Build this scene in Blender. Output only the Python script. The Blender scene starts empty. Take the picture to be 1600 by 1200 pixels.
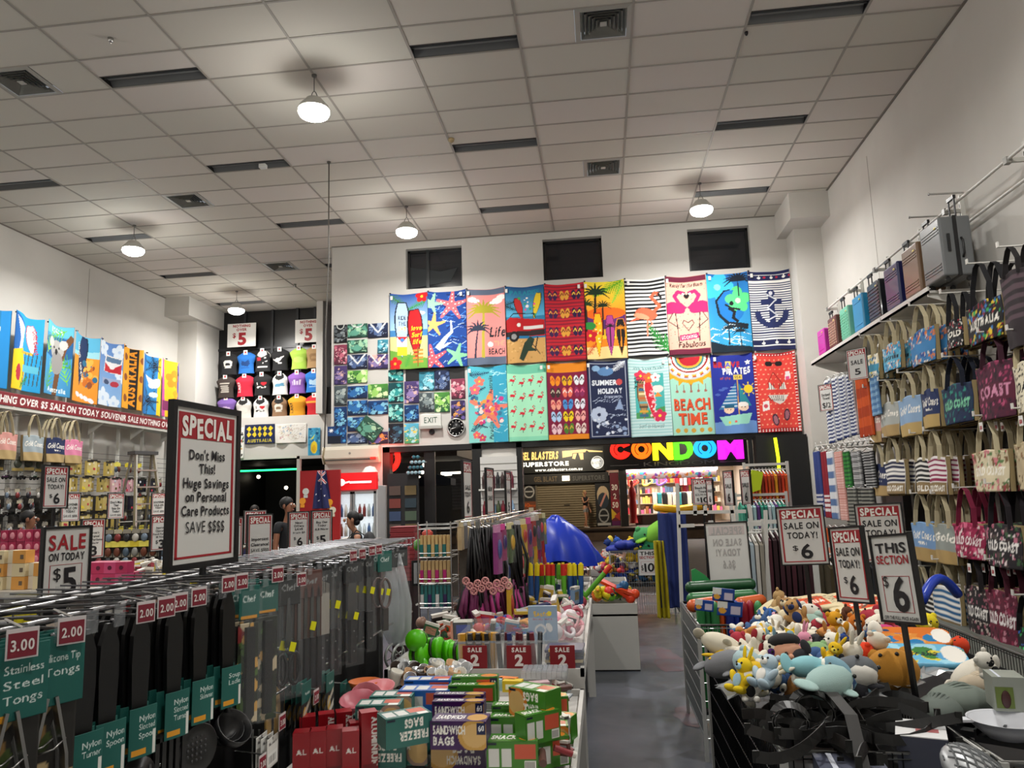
import bpy, math, random
import numpy as np
from mathutils import Matrix, Vector
random.seed(7); RNG = np.random.default_rng(7)
SC = bpy.context.scene; COL = SC.collection
# ---------------------------------------------------------------- camera
F_PX, YAW, PIT, ROL, EYE = 1184.33, 0.113448, 0.149942, -0.0318198, 1.70
def _axes():
    cy, sy, cp, sp = math.cos(YAW), math.sin(YAW), math.cos(PIT), math.sin(PIT)
    f = np.array([-sy*cp, cy*cp, sp]); r = np.array([cy, sy, 0.0]); u = np.cross(r, f)
    c, s = math.cos(ROL), math.sin(ROL)
    return c*r+s*u, -s*r+c*u, f
RX, UX, FX = _axes()
cam = bpy.data.cameras.new('camera'); cam.sensor_fit = 'HORIZONTAL'; cam.sensor_width = 36
cam.lens = F_PX*36/1600; cam.clip_start = .05; cam.clip_end = 200
cam_o = bpy.data.objects.new('camera', cam); COL.objects.link(cam_o)
cam_o.matrix_world = Matrix(((RX[0], UX[0], -FX[0], 0), (RX[1], UX[1], -FX[1], 0), (RX[2], UX[2], -FX[2], EYE), (0, 0, 0, 1)))
SC.camera = cam_o
def A(x, y, **k):                      # a measured image point on a plane X=, Y= or Z= of the shop
    d = RX*((x-800)/F_PX)+UX*((600-y)/F_PX)+FX
    a, v = list(k.items())[0]; i = 'XYZ'.index(a)
    p = d*((v-(EYE if i == 2 else 0))/d[i]); p[2] += EYE
    return Vector(p)
# ---------------------------------------------------------------- world, exposure
W = bpy.data.worlds.new('world'); SC.world = W; W.use_nodes = True
W.node_tree.nodes['Background'].inputs[0].default_value = (.80, .86, .95, 1)
W.node_tree.nodes['Background'].inputs[1].default_value = .30
SC.view_settings.view_transform = 'Standard'; SC.view_settings.look = 'None'
SC.view_settings.gamma = 1; SC.view_settings.exposure = 0.0; SC.view_settings.use_curve_mapping = False
try:
    SC.cycles.use_adaptive_sampling = True; SC.cycles.max_bounces = 8; SC.cycles.transparent_max_bounces = 24
    SC.cycles.sample_clamp_indirect = 6; SC.cycles.caustics_reflective = False; SC.cycles.caustics_refractive = False
except Exception: pass
FLOOR, CEIL, XR, XL, YB, YREC = 0.0, 6.575, 3.93, -9.9, 13.5, 17.75
# the shop's high-bay lamps: (x, y) on the ceiling; the last ones hang behind the photographer
LAMPS = [tuple(A(491, 117, Z=CEIL))[:2], tuple(A(635, 322, Z=CEIL))[:2], tuple(A(210, 352, Z=CEIL))[:2],
         tuple(A(370, 455, Z=CEIL))[:2], tuple(A(1093, 286, Z=CEIL))[:2], (1.74, 4.3), (-3.05, 2.2), (-7.6, 5.0), (1.74, -.4), (-3.05, -2.6), (-7.6, -.5)]
LAMP_W = 128.0
LAMP_K = [1, 1, 1, 1, 1.05, .9, .5, .5, .5, .3, .3]
for lx, ly in LAMPS:
    L = bpy.data.lights.new('high_bay_light', 'AREA'); L.shape = 'DISK'; L.size = .34; L.energy = LAMP_W*LAMP_K[LAMPS.index((lx, ly))]; L.color = (1, .98, .94); L.spread = math.radians(172)
    o = bpy.data.objects.new('high_bay_light', L); COL.objects.link(o); o.location = (lx, ly, CEIL-.56)
    L = bpy.data.lights.new('high_bay_glow', 'POINT'); L.shadow_soft_size = .12; L.energy = LAMP_W*(.22 if ly > 3 else .12); L.color = (1, .98, .94)
    o = bpy.data.objects.new('high_bay_glow', L); COL.objects.link(o); o.location = (lx, ly, CEIL-.66)
# ---------------------------------------------------------------- materials
def lin(h, a=1.0):
    h = h.lstrip('#'); c = [int(h[i:i+2], 16)/255 for i in (0, 2, 4)]
    return tuple((v/12.92 if v <= .04045 else ((v+.055)/1.055)**2.4) for v in c)+(a,)
_mats = {}
def M(h, rough=.55, metal=0.0, emit=0.0, trans=0.0, alpha=1.0, bump=0.0, scale=60.0, coat=0.0):
    k = (h, rough, metal, emit, trans, alpha, bump, scale, coat)
    if k in _mats: return _mats[k]
    m = bpy.data.materials.new('surface_'+h); m.use_nodes = True; nt = m.node_tree; b = nt.nodes['Principled BSDF']
    b.inputs['Base Color'].default_value = lin(h); b.inputs['Roughness'].default_value = rough; b.inputs['Metallic'].default_value = metal
    b.inputs['Transmission Weight'].default_value = trans; b.inputs['Alpha'].default_value = alpha; b.inputs['Coat Weight'].default_value = coat
    if emit: b.inputs['Emission Color'].default_value = lin(h); b.inputs['Emission Strength'].default_value = emit
    if bump:
        n = nt.nodes.new('ShaderNodeTexNoise'); n.inputs['Scale'].default_value = scale
        p = nt.nodes.new('ShaderNodeBump'); p.inputs['Strength'].default_value = bump; p.inputs['Distance'].default_value = .01
        tc = nt.nodes.new('ShaderNodeTexCoord'); nt.links.new(tc.outputs['Object'], n.inputs['Vector'])
        nt.links.new(n.outputs['Fac'], p.inputs['Height']); nt.links.new(p.outputs['Normal'], b.inputs['Normal'])
    _mats[k] = m; return m
def printed(kind='cloth'):             # colours of the printed pattern come with the mesh
    k = ('print', kind)
    if k in _mats: return _mats[k]
    m = bpy.data.materials.new('printed_'+kind); m.use_nodes = True; nt = m.node_tree; b = nt.nodes['Principled BSDF']
    a = nt.nodes.new('ShaderNodeAttribute'); a.attribute_name = 'Col'
    nt.links.new(a.outputs['Color'], b.inputs['Base Color'])
    b.inputs['Roughness'].default_value = {'cloth': .9, 'paper': .6, 'gloss': .25, 'screen': .4}[kind]
    if kind == 'screen':
        nt.links.new(a.outputs['Color'], b.inputs['Emission Color']); b.inputs['Emission Strength'].default_value = 1.0
    _mats[k] = m; return m
def noisy(name, h1, h2, scale, rough=.8, detail=3, bump=0.0, lo=.4, hi=.6, rough2=None):
    m = bpy.data.materials.new(name); m.use_nodes = True; nt = m.node_tree; b = nt.nodes['Principled BSDF']
    tc = nt.nodes.new('ShaderNodeTexCoord'); n = nt.nodes.new('ShaderNodeTexNoise'); r = nt.nodes.new('ShaderNodeValToRGB')
    n.inputs['Scale'].default_value = scale; n.inputs['Detail'].default_value = detail
    r.color_ramp.elements[0].position = lo; r.color_ramp.elements[1].position = hi
    r.color_ramp.elements[0].color = lin(h1); r.color_ramp.elements[1].color = lin(h2)
    nt.links.new(tc.outputs['Object'], n.inputs['Vector']); nt.links.new(n.outputs['Fac'], r.inputs['Fac']); nt.links.new(r.outputs['Color'], b.inputs['Base Color'])
    b.inputs['Roughness'].default_value = rough
    if bump:
        p = nt.nodes.new('ShaderNodeBump'); p.inputs['Strength'].default_value = bump; p.inputs['Distance'].default_value = .01
        nt.links.new(n.outputs['Fac'], p.inputs['Height']); nt.links.new(p.outputs['Normal'], b.inputs['Normal'])
    return m
CHROME = M('c8c8c6', .22, 1.0); STEEL = M('9a9a98', .35, 1.0); WHITEM = M('d9d8d2', .45); BLACK = M('0b0b0c', .45); BLACKP = M('101012', .35)
DARK = M('1a1a1d', .6); WHITE = M('e6e5e0', .6); GREYP = M('8d8f90', .5); CLEAR = M('e8eef0', .12, alpha=.12); FILM = M('eef2f4', .2, alpha=.03)
# ---------------------------------------------------------------- mesh builder
def _frame(d):
    d = Vector(d).normalized(); a = Vector((0, 0, 1)) if abs(d.z) < .9 else Vector((0, 1, 0))
    u = a.cross(d).normalized(); return u, d.cross(u)
class MB:
    def __init__(s, mat=None): s.v = []; s.f = []; s.mi = []; s.sm = []; s.mats = []; s.cur = 0; s.X = None; s.m(mat or WHITE)
    def m(s, mat):
        if mat not in s.mats: s.mats.append(mat)
        s.cur = s.mats.index(mat); return s
    def add(s, vs, fs, smooth=False, mat=None):
        if mat: s.m(mat)
        n = len(s.v); X = s.X
        s.v += [tuple(X @ Vector(p)) for p in vs] if X else [tuple(p) for p in vs]
        s.f += [tuple(i+n for i in f) for f in fs]; s.mi += [s.cur]*len(fs); s.sm += [smooth]*len(fs); return s
    def bx(s, x0, x1, y0, y1, z0, z1, mat=None):
        return s.add([(x0, y0, z0), (x1, y0, z0), (x1, y1, z0), (x0, y1, z0), (x0, y0, z1), (x1, y0, z1), (x1, y1, z1), (x0, y1, z1)],
              [(0, 3, 2, 1), (4, 5, 6, 7), (0, 1, 5, 4), (1, 2, 6, 5), (2, 3, 7, 6), (3, 0, 4, 7)], False, mat)
    def box(s, c, d, mat=None, rz=0, rot=None):
        R = rot or (Matrix.Rotation(rz, 3, 'Z') if rz else Matrix.Identity(3)); c = Vector(c); h = Vector(d)/2
        vs = [c+R @ Vector((sx*h.x, sy*h.y, sz*h.z)) for sz in (-1, 1) for sx, sy in ((-1, -1), (1, -1), (1, 1), (-1, 1))]
        return s.add(vs, [(0, 3, 2, 1), (4, 5, 6, 7), (0, 1, 5, 4), (1, 2, 6, 5), (2, 3, 7, 6), (3, 0, 4, 7)], False, mat)
    def cyl(s, p, q, r, r2=None, n=8, mat=None, cap=True):
        p, q = Vector(p), Vector(q); u, w = _frame(q-p); r2 = r if r2 is None else r2; vs = []
        for c, rr in ((p, r), (q, r2)):
            for i in range(n): t = 2*math.pi*i/n; vs.append(c+u*(rr*math.cos(t))+w*(rr*math.sin(t)))
        s.add(vs, [(i, (i+1) % n, n+(i+1) % n, n+i) for i in range(n)], n > 5, mat)
        if cap: s.add(vs, [tuple(range(n))[::-1], tuple(range(n, 2*n))], False)
        return s
    def tube(s, pts, r, n=6, mat=None, closed=False):
        P = [Vector(p) for p in pts]; N = len(P); vs = []; u = None
        for i in range(N):
            a = P[i-1] if (i or closed) else P[i]; b = P[(i+1) % N] if (i < N-1 or closed) else P[i]; d = (b-a).normalized()
            if u is None: u, _ = _frame(d)
            u = (u-d*u.dot(d)).normalized(); w = d.cross(u); rr = r[i] if isinstance(r, (list, tuple)) else r
            for k in range(n): t = 2*math.pi*k/n; vs.append(P[i]+u*(rr*math.cos(t))+w*(rr*math.sin(t)))
        E = N if closed else N-1
        fs = [(i*n+k, i*n+(k+1) % n, ((i+1) % N)*n+(k+1) % n, ((i+1) % N)*n+k) for i in range(E) for k in range(n)]
        if not closed: fs += [tuple(range(n))[::-1], tuple(range((N-1)*n, N*n))]
        return s.add(vs, fs, n > 4, mat)
    def strap(s, pts, w, t, side, mat=None):   # flat band along pts, its width along side
        P = [Vector(p) for p in pts]; N = len(P); vs = []; sd = Vector(side).normalized()
        for i in range(N):
            d = (P[min(i+1, N-1)]-P[max(i-1, 0)]).normalized(); q = (sd-d*sd.dot(d)).normalized(); nn = d.cross(q)
            for a, b in ((-1, -1), (1, -1), (1, 1), (-1, 1)): vs.append(P[i]+q*(a*w/2)+nn*(b*t/2))
        fs = [(i*4+k, i*4+(k+1) % 4, i*4+4+(k+1) % 4, i*4+4+k) for i in range(N-1) for k in range(4)]
        return s.add(vs, fs+[(3, 2, 1, 0), tuple(range((N-1)*4, N*4))], False, mat)
    def ell(s, c, r, mat=None, nu=12, nv=8, rot=None):
        c = Vector(c); r = (r, r, r) if not isinstance(r, (tuple, list)) else r; vs = []; R = rot or Matrix.Identity(3)
        for j in range(1, nv):
            ph = math.pi*j/nv
            for i in range(nu): t = 2*math.pi*i/nu; vs.append(c+R @ Vector((r[0]*math.sin(ph)*math.cos(t), r[1]*math.sin(ph)*math.sin(t), r[2]*math.cos(ph))))
        vs += [c+R @ Vector((0, 0, r[2])), c+R @ Vector((0, 0, -r[2]))]; T, B = len(vs)-2, len(vs)-1
        fs = [(j*nu+i, (j+1)*nu+i, (j+1)*nu+(i+1) % nu, j*nu+(i+1) % nu) for j in range(nv-2) for i in range(nu)]
        fs += [(T, i, (i+1) % nu) for i in range(nu)]+[(B, (nv-2)*nu+(i+1) % nu, (nv-2)*nu+i) for i in range(nu)]
        return s.add(vs, fs, True, mat)
    def lathe(s, prof, c=(0, 0, 0), n=16, mat=None, axis=(0, 0, 1), smooth=True, sx=1.0):
        c = Vector(c); u, w = _frame(axis); d = Vector(axis).normalized(); vs = []
        for r, z in prof:
            for i in range(n): t = 2*math.pi*i/n; vs.append(c+u*(r*math.cos(t)*sx)+w*(r*math.sin(t))+d*z)
        fs = [(j*n+i, j*n+(i+1) % n, (j+1)*n+(i+1) % n, (j+1)*n+i) for j in range(len(prof)-1) for i in range(n)]
        if prof[0][0] > 1e-4: fs.append(tuple(range(n))[::-1])
        if prof[-1][0] > 1e-4: fs.append(tuple(range((len(prof)-1)*n, len(prof)*n)))
        return s.add(vs, fs, smooth, mat)
    def prism(s, poly, o, u, v, t, mat=None):  # polygon drawn on the plane o+u,v and thickened by t along u x v
        o, u, v = Vector(o), Vector(u), Vector(v); n = u.cross(v).normalized()*t; k = len(poly)
        vs = [o+u*a+v*b for a, b in poly]; vs += [p+n for p in vs]
        return s.add(vs, [tuple(range(k))[::-1], tuple(range(k, 2*k))]+[(i, (i+1) % k, k+(i+1) % k, k+i) for i in range(k)], False, mat)
    def text(s, body, o, u, v, h, mat, w=None, al='c', st='b', shear=0.0, depth=0.0, jig=0.0):
        o, u, v = Vector(o), Vector(u).normalized(), Vector(v).normalized(); n = u.cross(v)
        vs, fs, W = text_tris(body, st, shear, jig); k = h/.72; kx = k if w is None else w/max(W, 1e-6)
        x0 = {'c': -W/2, 'l': 0, 'r': -W}[al]
        base = [o+u*((x+x0)*kx)+v*(y*k) for x, y in vs]
        if depth:
            N = len(base); top = [p+n*depth for p in base]; edge = {}
            for f in fs:
                for a, b in ((f[0], f[1]), (f[1], f[2]), (f[2], f[0])): edge[(a, b)] = 1
            side = [(a, b, b+N, a+N) for a, b in edge if (b, a) not in edge]
            return s.add(base+top, [tuple(i+N for i in f) for f in fs]+side, False, mat)
        return s.add(base, fs, False, mat)
    def mesh(s, name):
        me = bpy.data.meshes.new(name); me.from_pydata(s.v, [], s.f)
        for m in s.mats: me.materials.append(m)
        me.polygons.foreach_set('material_index', s.mi); me.polygons.foreach_set('use_smooth', s.sm); me.update(); return me
    def build(s, name, parent=None, loc=None, rot=None, bevel=0.0, **kw):
        o = bpy.data.objects.new(name, s.mesh(name)); return place(o, parent, loc, rot, bevel, **kw)
def place(o, parent=None, loc=None, rot=None, bevel=0.0, **kw):
    COL.objects.link(o)
    if parent: o.parent = parent
    if loc is not None: o.location = loc
    if rot is not None: o.rotation_euler = rot if not isinstance(rot, (int, float)) else (0, 0, rot)
    if bevel:
        b = o.modifiers.new('bevel', 'BEVEL'); b.width = bevel; b.segments = 2; b.limit_method = 'ANGLE'; b.angle_limit = math.radians(40)
    return tag(o, **kw)
def tag(o, label=None, cat=None, group=None, kind=None):
    if label: o['label'] = label
    if cat: o['category'] = cat
    if group: o['group'] = group
    if kind: o['kind'] = kind
    return o
def T(name, label, cat, loc=(0, 0, 0), rz=0, group=None):
    o = bpy.data.objects.new(name, None); o.empty_display_size = .05; return place(o, None, loc, rz, 0, label=label, cat=cat, group=group)
_kids = {}
def dup(root, loc, rot=None, label=None, group=None, scale=None):
    def cp(o, par):
        c = o.copy(); COL.objects.link(c)
        if par: c.parent = par
        for ch in o.children: cp(ch, c)
        return c
    r = cp(root, None); r.location = loc
    if rot is not None: r.rotation_euler = rot if not isinstance(rot, (int, float)) else (0, 0, rot)
    if scale: r.scale = (scale,)*3 if isinstance(scale, (int, float)) else scale
    if label: r['label'] = label
    if group: r['group'] = group
    return r
# ---------------------------------------------------------------- lettering
_gl = {}
def _glyph(ch, st):
    k = (ch, st)
    if k in _gl: return _gl[k]
    cu = bpy.data.curves.new('g', 'FONT'); cu.body = ch; cu.size = 1; cu.resolution_u = 3
    cu.offset = {'r': 0.0, 'b': .024, 'x': .045}[st]
    ob = bpy.data.objects.new('g', cu); COL.objects.link(ob)
    dg = bpy.context.evaluated_depsgraph_get(); ev = ob.evaluated_get(dg); me = ev.to_mesh(); me.calc_loop_triangles()
    vs = np.array([v.co[:2] for v in me.vertices]) if len(me.vertices) else np.zeros((0, 2)); fs = [tuple(t.vertices) for t in me.loop_triangles]
    ev.to_mesh_clear(); bpy.data.objects.remove(ob); bpy.data.curves.remove(cu)
    if len(vs): x0, x1 = vs[:, 0].min(), vs[:, 0].max(); vs = vs-[x0, 0]; w = x1-x0
    else: w = .22
    _gl[k] = (vs, fs, w); return _gl[k]
for _c in 'ABCDEFGHIJKLMNOPQRSTUVWXYZabcdefghijklmnopqrstuvwxyz0123456789$.,!\'&+-:%/ ':
    for _s in 'rbx': _glyph(_c, _s)
def text_tris(body, st='b', shear=0.0, jig=0.0):
    V, Fs, x = [], [], 0.0
    for i, ch in enumerate(body):
        vs, fs, w = _glyph(ch, st); n = len(V); dy = jig*math.sin(i*2.3); ro = jig*1.5*math.sin(i*3.7+1); c, s_ = math.cos(ro), math.sin(ro)
        for a, b in vs:
            a2 = a-w/2; b2 = b-.35; X_, Y_ = a2*c-b2*s_+w/2, a2*s_+b2*c+.35+dy
            V.append((x+X_+shear*Y_, Y_))
        Fs += [tuple(k+n for k in f) for f in fs]; x += w+.09
    return V, Fs, max(x-.09, .01)
# ---------------------------------------------------------------- printed sheets
class Cv:                                   # a printed pattern; x runs 0..1, y runs 0..s.H upwards
    def __init__(s, w, H, bg='ffffff'):
        s.w = w; s.h = max(2, int(round(w*H))); s.H = H
        s.c = np.zeros((s.h, s.w, 4), np.float32); s.c[...] = lin(bg)
        s.xs = np.linspace(0, 1, s.w); s.ys = np.linspace(0, H, s.h)
    def _box(s, x0, y0, x1, y1):
        i0 = max(0, int(x0*(s.w-1))); i1 = min(s.w, int(x1*(s.w-1))+2); j0 = max(0, int(y0/s.H*(s.h-1))); j1 = min(s.h, int(y1/s.H*(s.h-1))+2)
        return (i0, i1, j0, j1) if i1 > i0 and j1 > j0 else None
    def poly(s, P, c):
        P = np.asarray(P, float); b = s._box(P[:, 0].min(), P[:, 1].min(), P[:, 0].max(), P[:, 1].max())
        if not b: return s
        i0, i1, j0, j1 = b; X, Y = np.meshgrid(s.xs[i0:i1], s.ys[j0:j1]); ins = np.zeros(X.shape, bool)
        Q = np.roll(P, -1, 0)
        for (ax, ay), (bx, by) in zip(P, Q):
            if ay == by: continue
            t = ((ay > Y) != (by > Y)) & (X < (bx-ax)*(Y-ay)/(by-ay)+ax); ins ^= t
        s.c[j0:j1, i0:i1][ins] = lin(c) if c else (0, 0, 0, 0); return s
    def rect(s, x0, y0, x1, y1, c): return s.poly([(x0, y0), (x1, y0), (x1, y1), (x0, y1)], c)
    def ell(s, x, y, rx, ry=None, c='000000', rot=0.0, n=22):
        ry = rx if ry is None else ry; cr, sr = math.cos(rot), math.sin(rot)
        return s.poly([(x+rx*math.cos(t)*cr-ry*math.sin(t)*sr, y+rx*math.cos(t)*sr+ry*math.sin(t)*cr) for t in np.linspace(0, 2*math.pi, n, endpoint=False)], c)
    def line(s, P, w, c, w2=None):
        w2 = w if w2 is None else w2; P = [np.array(p, float) for p in P]; n = len(P)-1
        for i in range(n):
            a, b = P[i], P[i+1]; d = b-a; L = math.hypot(*d) or 1e-6; q = np.array([-d[1], d[0]])/L
            wa = w+(w2-w)*i/n; wb = w+(w2-w)*(i+1)/n; e = d/L*min(wa, wb)*.25
            s.poly([a-e+q*wa/2, a-e-q*wa/2, b+e-q*wb/2, b+e+q*wb/2], c)
        return s
    def star(s, x, y, r, c, n=5, k=.42, rot=0.0):
        return s.poly([(x+(r if i % 2 == 0 else r*k)*math.sin(math.pi*i/n+rot), y+(r if i % 2 == 0 else r*k)*math.cos(math.pi*i/n+rot)) for i in range(2*n)], c)
    def arm(s, x, y, r, c, n=5, rot=0.0, dots=None):      # a starfish
        for i in range(n):
            t = rot+2*math.pi*i/n; e = (x+r*math.sin(t), y+r*math.cos(t)); s.line([(x, y), e], r*.46, c, r*.16); s.ell(e[0], e[1], r*.09, None, c)
        if dots:
            for i in range(n):
                t = rot+2*math.pi*i/n
                for q in (.25, .5, .75): s.ell(x+r*q*math.sin(t), y+r*q*math.cos(t), r*.05, None, dots, n=6)
        return s
    def flower(s, x, y, r, c, mid='ffd23a', n=5, rot=0.0):
        for i in range(n): t = rot+2*math.pi*i/n; s.ell(x+r*.55*math.sin(t), y+r*.55*math.cos(t), r*.42, r*.5, c, -t)
        return s.ell(x, y, r*.22, None, mid)
    def palm(s, x, y, h, c, tr=None, lean=0.15, r=None, n=9):
        r = r or h*.42; top = (x+lean*h, y+h)
        s.line([(x, y), (x+lean*h*.35, y+h*.5), top], h*.075, tr or c, h*.045)
        for i in range(n):
            t = math.pi*(-.62+1.24*i/(n-1)); e = (top[0]+r*math.sin(t)*1.05, top[1]+r*math.cos(t)*.75-r*.18*abs(math.sin(t)))
            m_ = ((top[0]+e[0])/2+r*.05*math.sin(t), (top[1]+e[1])/2+r*.17); s.line([top, m_, e], r*.22, c, r*.03)
        return s
    def frond(s, x, y, L, ang, c, n=9, w=.3):
        dx, dy = math.cos(ang), math.sin(ang)
        for i in range(n):
            q = (i+1)/n; bx_, by_ = x+dx*L*q, y+dy*L*q; l = L*w*(1.15-q)
            for sg in (-1, 1): a2 = ang+sg*.85; s.line([(bx_-dx*L*.05, by_-dy*L*.05), (bx_+math.cos(a2)*l, by_+math.sin(a2)*l)], L*.055, c, L*.012)
        return s.line([(x, y), (x+dx*L, y+dy*L)], L*.03, c)
    def flam(s, x, y, h, c, leg='5a1a28', d=1):             # a flamingo standing at x, y
        s.line([(x, y), (x+.02*h*d, y+.42*h)], h*.035, leg); s.line([(x+.04*h*d, y+.42*h), (x+.12*h*d, y+.28*h), (x+.03*h*d, y+.2*h)], h*.03, leg)
        s.ell(x, y+.5*h, .24*h, .13*h, c, -.25*d); s.poly([(x-.1*h*d, y+.5*h), (x-.38*h*d, y+.34*h), (x-.05*h*d, y+.4*h)], c)
        s.line([(x+.16*h*d, y+.55*h), (x+.3*h*d, y+.66*h), (x+.2*h*d, y+.78*h), (x+.12*h*d, y+.88*h), (x+.2*h*d, y+.97*h), (x+.28*h*d, y+.93*h)], h*.07, c)
        return s.line([(x+.28*h*d, y+.94*h), (x+.33*h*d, y+.84*h)], h*.05, '1a1014')
    def flops(s, x, y, h, c, st, gap=None):                 # a pair of thongs
        g = gap or h*.3
        for sg in (-1, 1):
            xx = x+sg*g; s.ell(xx, y, h*.22, h*.5, c, -sg*.12); s.line([(xx-h*.15, y-.02*h), (xx, y+.25*h), (xx+h*.15, y-.02*h)], h*.09, st)
        return s
    def board(s, x, y, w, h, c, edge='15233a', rot=0.0):
        P = [];
        for sg in (1, -1):
            for q in (np.linspace(0, 1, 9) if sg == 1 else np.linspace(1, 0, 9)): P.append((sg*w/2*math.sin(math.pi*min(1, .12+q*.88)**.75), h*(1-q)) )
        cr, sr = math.cos(rot), math.sin(rot); P = np.array(P); P = np.stack([x+P[:, 0]*cr-P[:, 1]*sr, y+P[:, 0]*sr+P[:, 1]*cr], 1)
        c0 = P.mean(0); s.poly(c0+(P-c0)*[1.2, 1.04], edge); return s.poly(P, c)
    def stripes(s, y0, y1, n, c, x0=0, x1=1):
        d = (y1-y0)/(2*n)
        for i in range(n): s.rect(x0, y0+2*i*d, x1, y0+(2*i+1)*d, c)
        return s
    def dots(s, n, r, cols, box=None, seed=1):
        g = np.random.default_rng(seed); x0, y0, x1, y1 = box or (0, 0, 1, s.H)
        for i in range(n):
            q = r*(.6+.8*g.random()); s.ell(x0+(x1-x0)*g.random(), y0+(y1-y0)*g.random(), q, q*(.6+.6*g.random()), cols[int(g.integers(len(cols)))], g.random()*3, 8)
        return s
    def waves(s, n, c, w, box=None, seed=2):
        g = np.random.default_rng(seed); x0, y0, x1, y1 = box or (0, 0, 1, s.H)
        for i in range(n):
            x, y = x0+(x1-x0)*g.random(), y0+(y1-y0)*g.random(); L = .1+.2*g.random(); a = g.random()*.8-.4
            s.line([(x, y), (x+L*.5, y+L*(.12+a)), (x+L, y+L*a)], w, c, w*.2)
        return s
    def text(s, body, x, y, h, c, w=None, al='c', st='b', shear=0.0, rot=0.0, jig=0.0):
        vs, fs, W_ = text_tris(body, st, shear, jig); k = h/.72; kx = k if w is None else w/W_; x0 = {'c': -W_/2, 'l': 0, 'r': -W_}[al]; cr, sr = math.cos(rot), math.sin(rot)
        P = [((a+x0)*kx, b*k) for a, b in vs]; P = [(x+a*cr-b*sr, y+a*sr+b*cr) for a, b in P]
        for f in fs: s.poly([P[i] for i in f], c)
        return s
    def grad(s, y0, y1, c0, c1):                            # a printed sky
        a, b = np.array(lin(c0)), np.array(lin(c1)); m_ = (s.ys >= y0) & (s.ys <= y1); t = ((s.ys[m_]-y0)/max(y1-y0, 1e-6))[:, None]
        s.c[m_] = (a+(b-a)*t)[:, None, :]; return s
def sheet_mesh(name, cv, fn, mat, flip=False):
    w, h = cv.w, cv.h; U, V = np.meshgrid(np.linspace(0, 1, w), np.linspace(0, 1, h)); X, Y, Z = fn(U, V)
    co = np.stack([np.broadcast_to(a, U.shape) for a in (X, Y, Z)], -1).reshape(-1, 3).astype(np.float32)
    i = np.arange(h*w).reshape(h, w); q = np.stack([i[:-1, :-1], i[:-1, 1:], i[1:, 1:], i[1:, :-1]], -1)
    al = cv.c[..., 3]; ok = (al[:-1, :-1] > 0) & (al[:-1, 1:] > 0) & (al[1:, 1:] > 0) & (al[1:, :-1] > 0); q = q[ok].reshape(-1, 4)
    if flip: q = q[:, ::-1]
    me = bpy.data.meshes.new(name); me.vertices.add(len(co)); me.vertices.foreach_set('co', co.ravel())
    me.loops.add(len(q)*4); me.polygons.add(len(q)); me.loops.foreach_set('vertex_index', q.ravel().astype(np.int32))
    me.polygons.foreach_set('loop_start', np.arange(0, len(q)*4, 4, dtype=np.int32)); me.polygons.foreach_set('loop_total', np.full(len(q), 4, np.int32))
    a = me.attributes.new('Col', 'FLOAT_COLOR', 'POINT'); a.data.foreach_set('color', cv.c.reshape(-1, 4).ravel())
    me.materials.append(mat); me.update(); me.validate(); me.polygons.foreach_set('use_smooth', [True]*len(me.polygons)); return me
def sheet(name, cv, fn, parent=None, mat=None, thick=0.003, flip=False, **kw):
    o = bpy.data.objects.new(name, sheet_mesh(name, cv, fn, mat or printed(), flip)); place(o, parent, **kw)
    if thick: md = o.modifiers.new('thickness', 'SOLIDIFY'); md.thickness = thick; md.offset = -1
    return o
def flat(o, u, v, amp=0.0, fx=1.0, fy=0.0, ph=0.0, n=None):
    o, u, v = Vector(o), Vector(u), Vector(v); nn = Vector(n) if n else u.cross(v).normalized()
    def fn(U, V):
        d = amp*np.sin(2*np.pi*(fx*U+fy*V)+ph)
        return tuple(o[k]+u[k]*U+v[k]*V+nn[k]*d for k in range(3))
    return fn
# ================================================================ the room
def struct(mb, name, bevel=0): return mb.build(name, kind='structure', bevel=bevel)
WALLM = noisy('wall_paint', 'c9c6c0', 'd2cfc9', .6, .75, 4, 0)
GX0, GDX, GY0, GDY = .5433, 1.2, 7.6427, .58905
TROF = [(-5, 0), (-2, 0), (1, 0), (-8, 4), (-5, 4), (-2, 4), (1, 4), (-8, 8), (-5, 8), (-2, 8), (1, 8), (-8, 12), (-5, 12), (-8, 16), (-5, 16), (1, -4), (-2, -4), (-5, -4), (-8, 0), (-8, -4)]
VENT = [(-1, 0, 1), (-1, 6, 1), (-6, 0, 0), (-6, 6, 0), (-6, 12, 0)]      # column, far row line, which half of the tile
tiles = [M('d4cfc6', .85, bump=.08, scale=220), M('cecac0', .85, bump=.08, scale=220), M('d6d0c9', .85, bump=.08, scale=220), M('d0cdc3', .85, bump=.08, scale=220)]
c = MB(tiles[0]); g = MB(M('a19c94', .6)); i0, i1 = -9, 3; j0, j1 = -19, 18
def cellquad(x0, x1, y0, y1):
    x0, x1 = max(x0, XL), min(x1, XR); ym = YREC if x1 <= -4.0 else YB+.05; y1 = min(y1, ym)
    if x1-x0 > .01 and y1-y0 > .01: c.add([(x0, y0, CEIL), (x0, y1, CEIL), (x1, y1, CEIL), (x1, y0, CEIL)], [(0, 1, 2, 3)], False, tiles[random.randrange(4)])
for i in range(i0, i1):
    for j in range(j0, j1):
        x0, x1, y0, y1 = GX0+GDX*i, GX0+GDX*(i+1), GY0+GDY*j, GY0+GDY*(j+1)
        v = [q for q in VENT if q[0] == i and q[1] == j+1]
        if (i, j+1) in TROF: cellquad(x0, x1, y0, y1-.25)
        elif v: cellquad(*((x0, x0+.6) if v[0][2] else (x0+.6, x1)), y0, y1)
        else: cellquad(x0, x1, y0, y1)
struct(c, 'ceiling')
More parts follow.
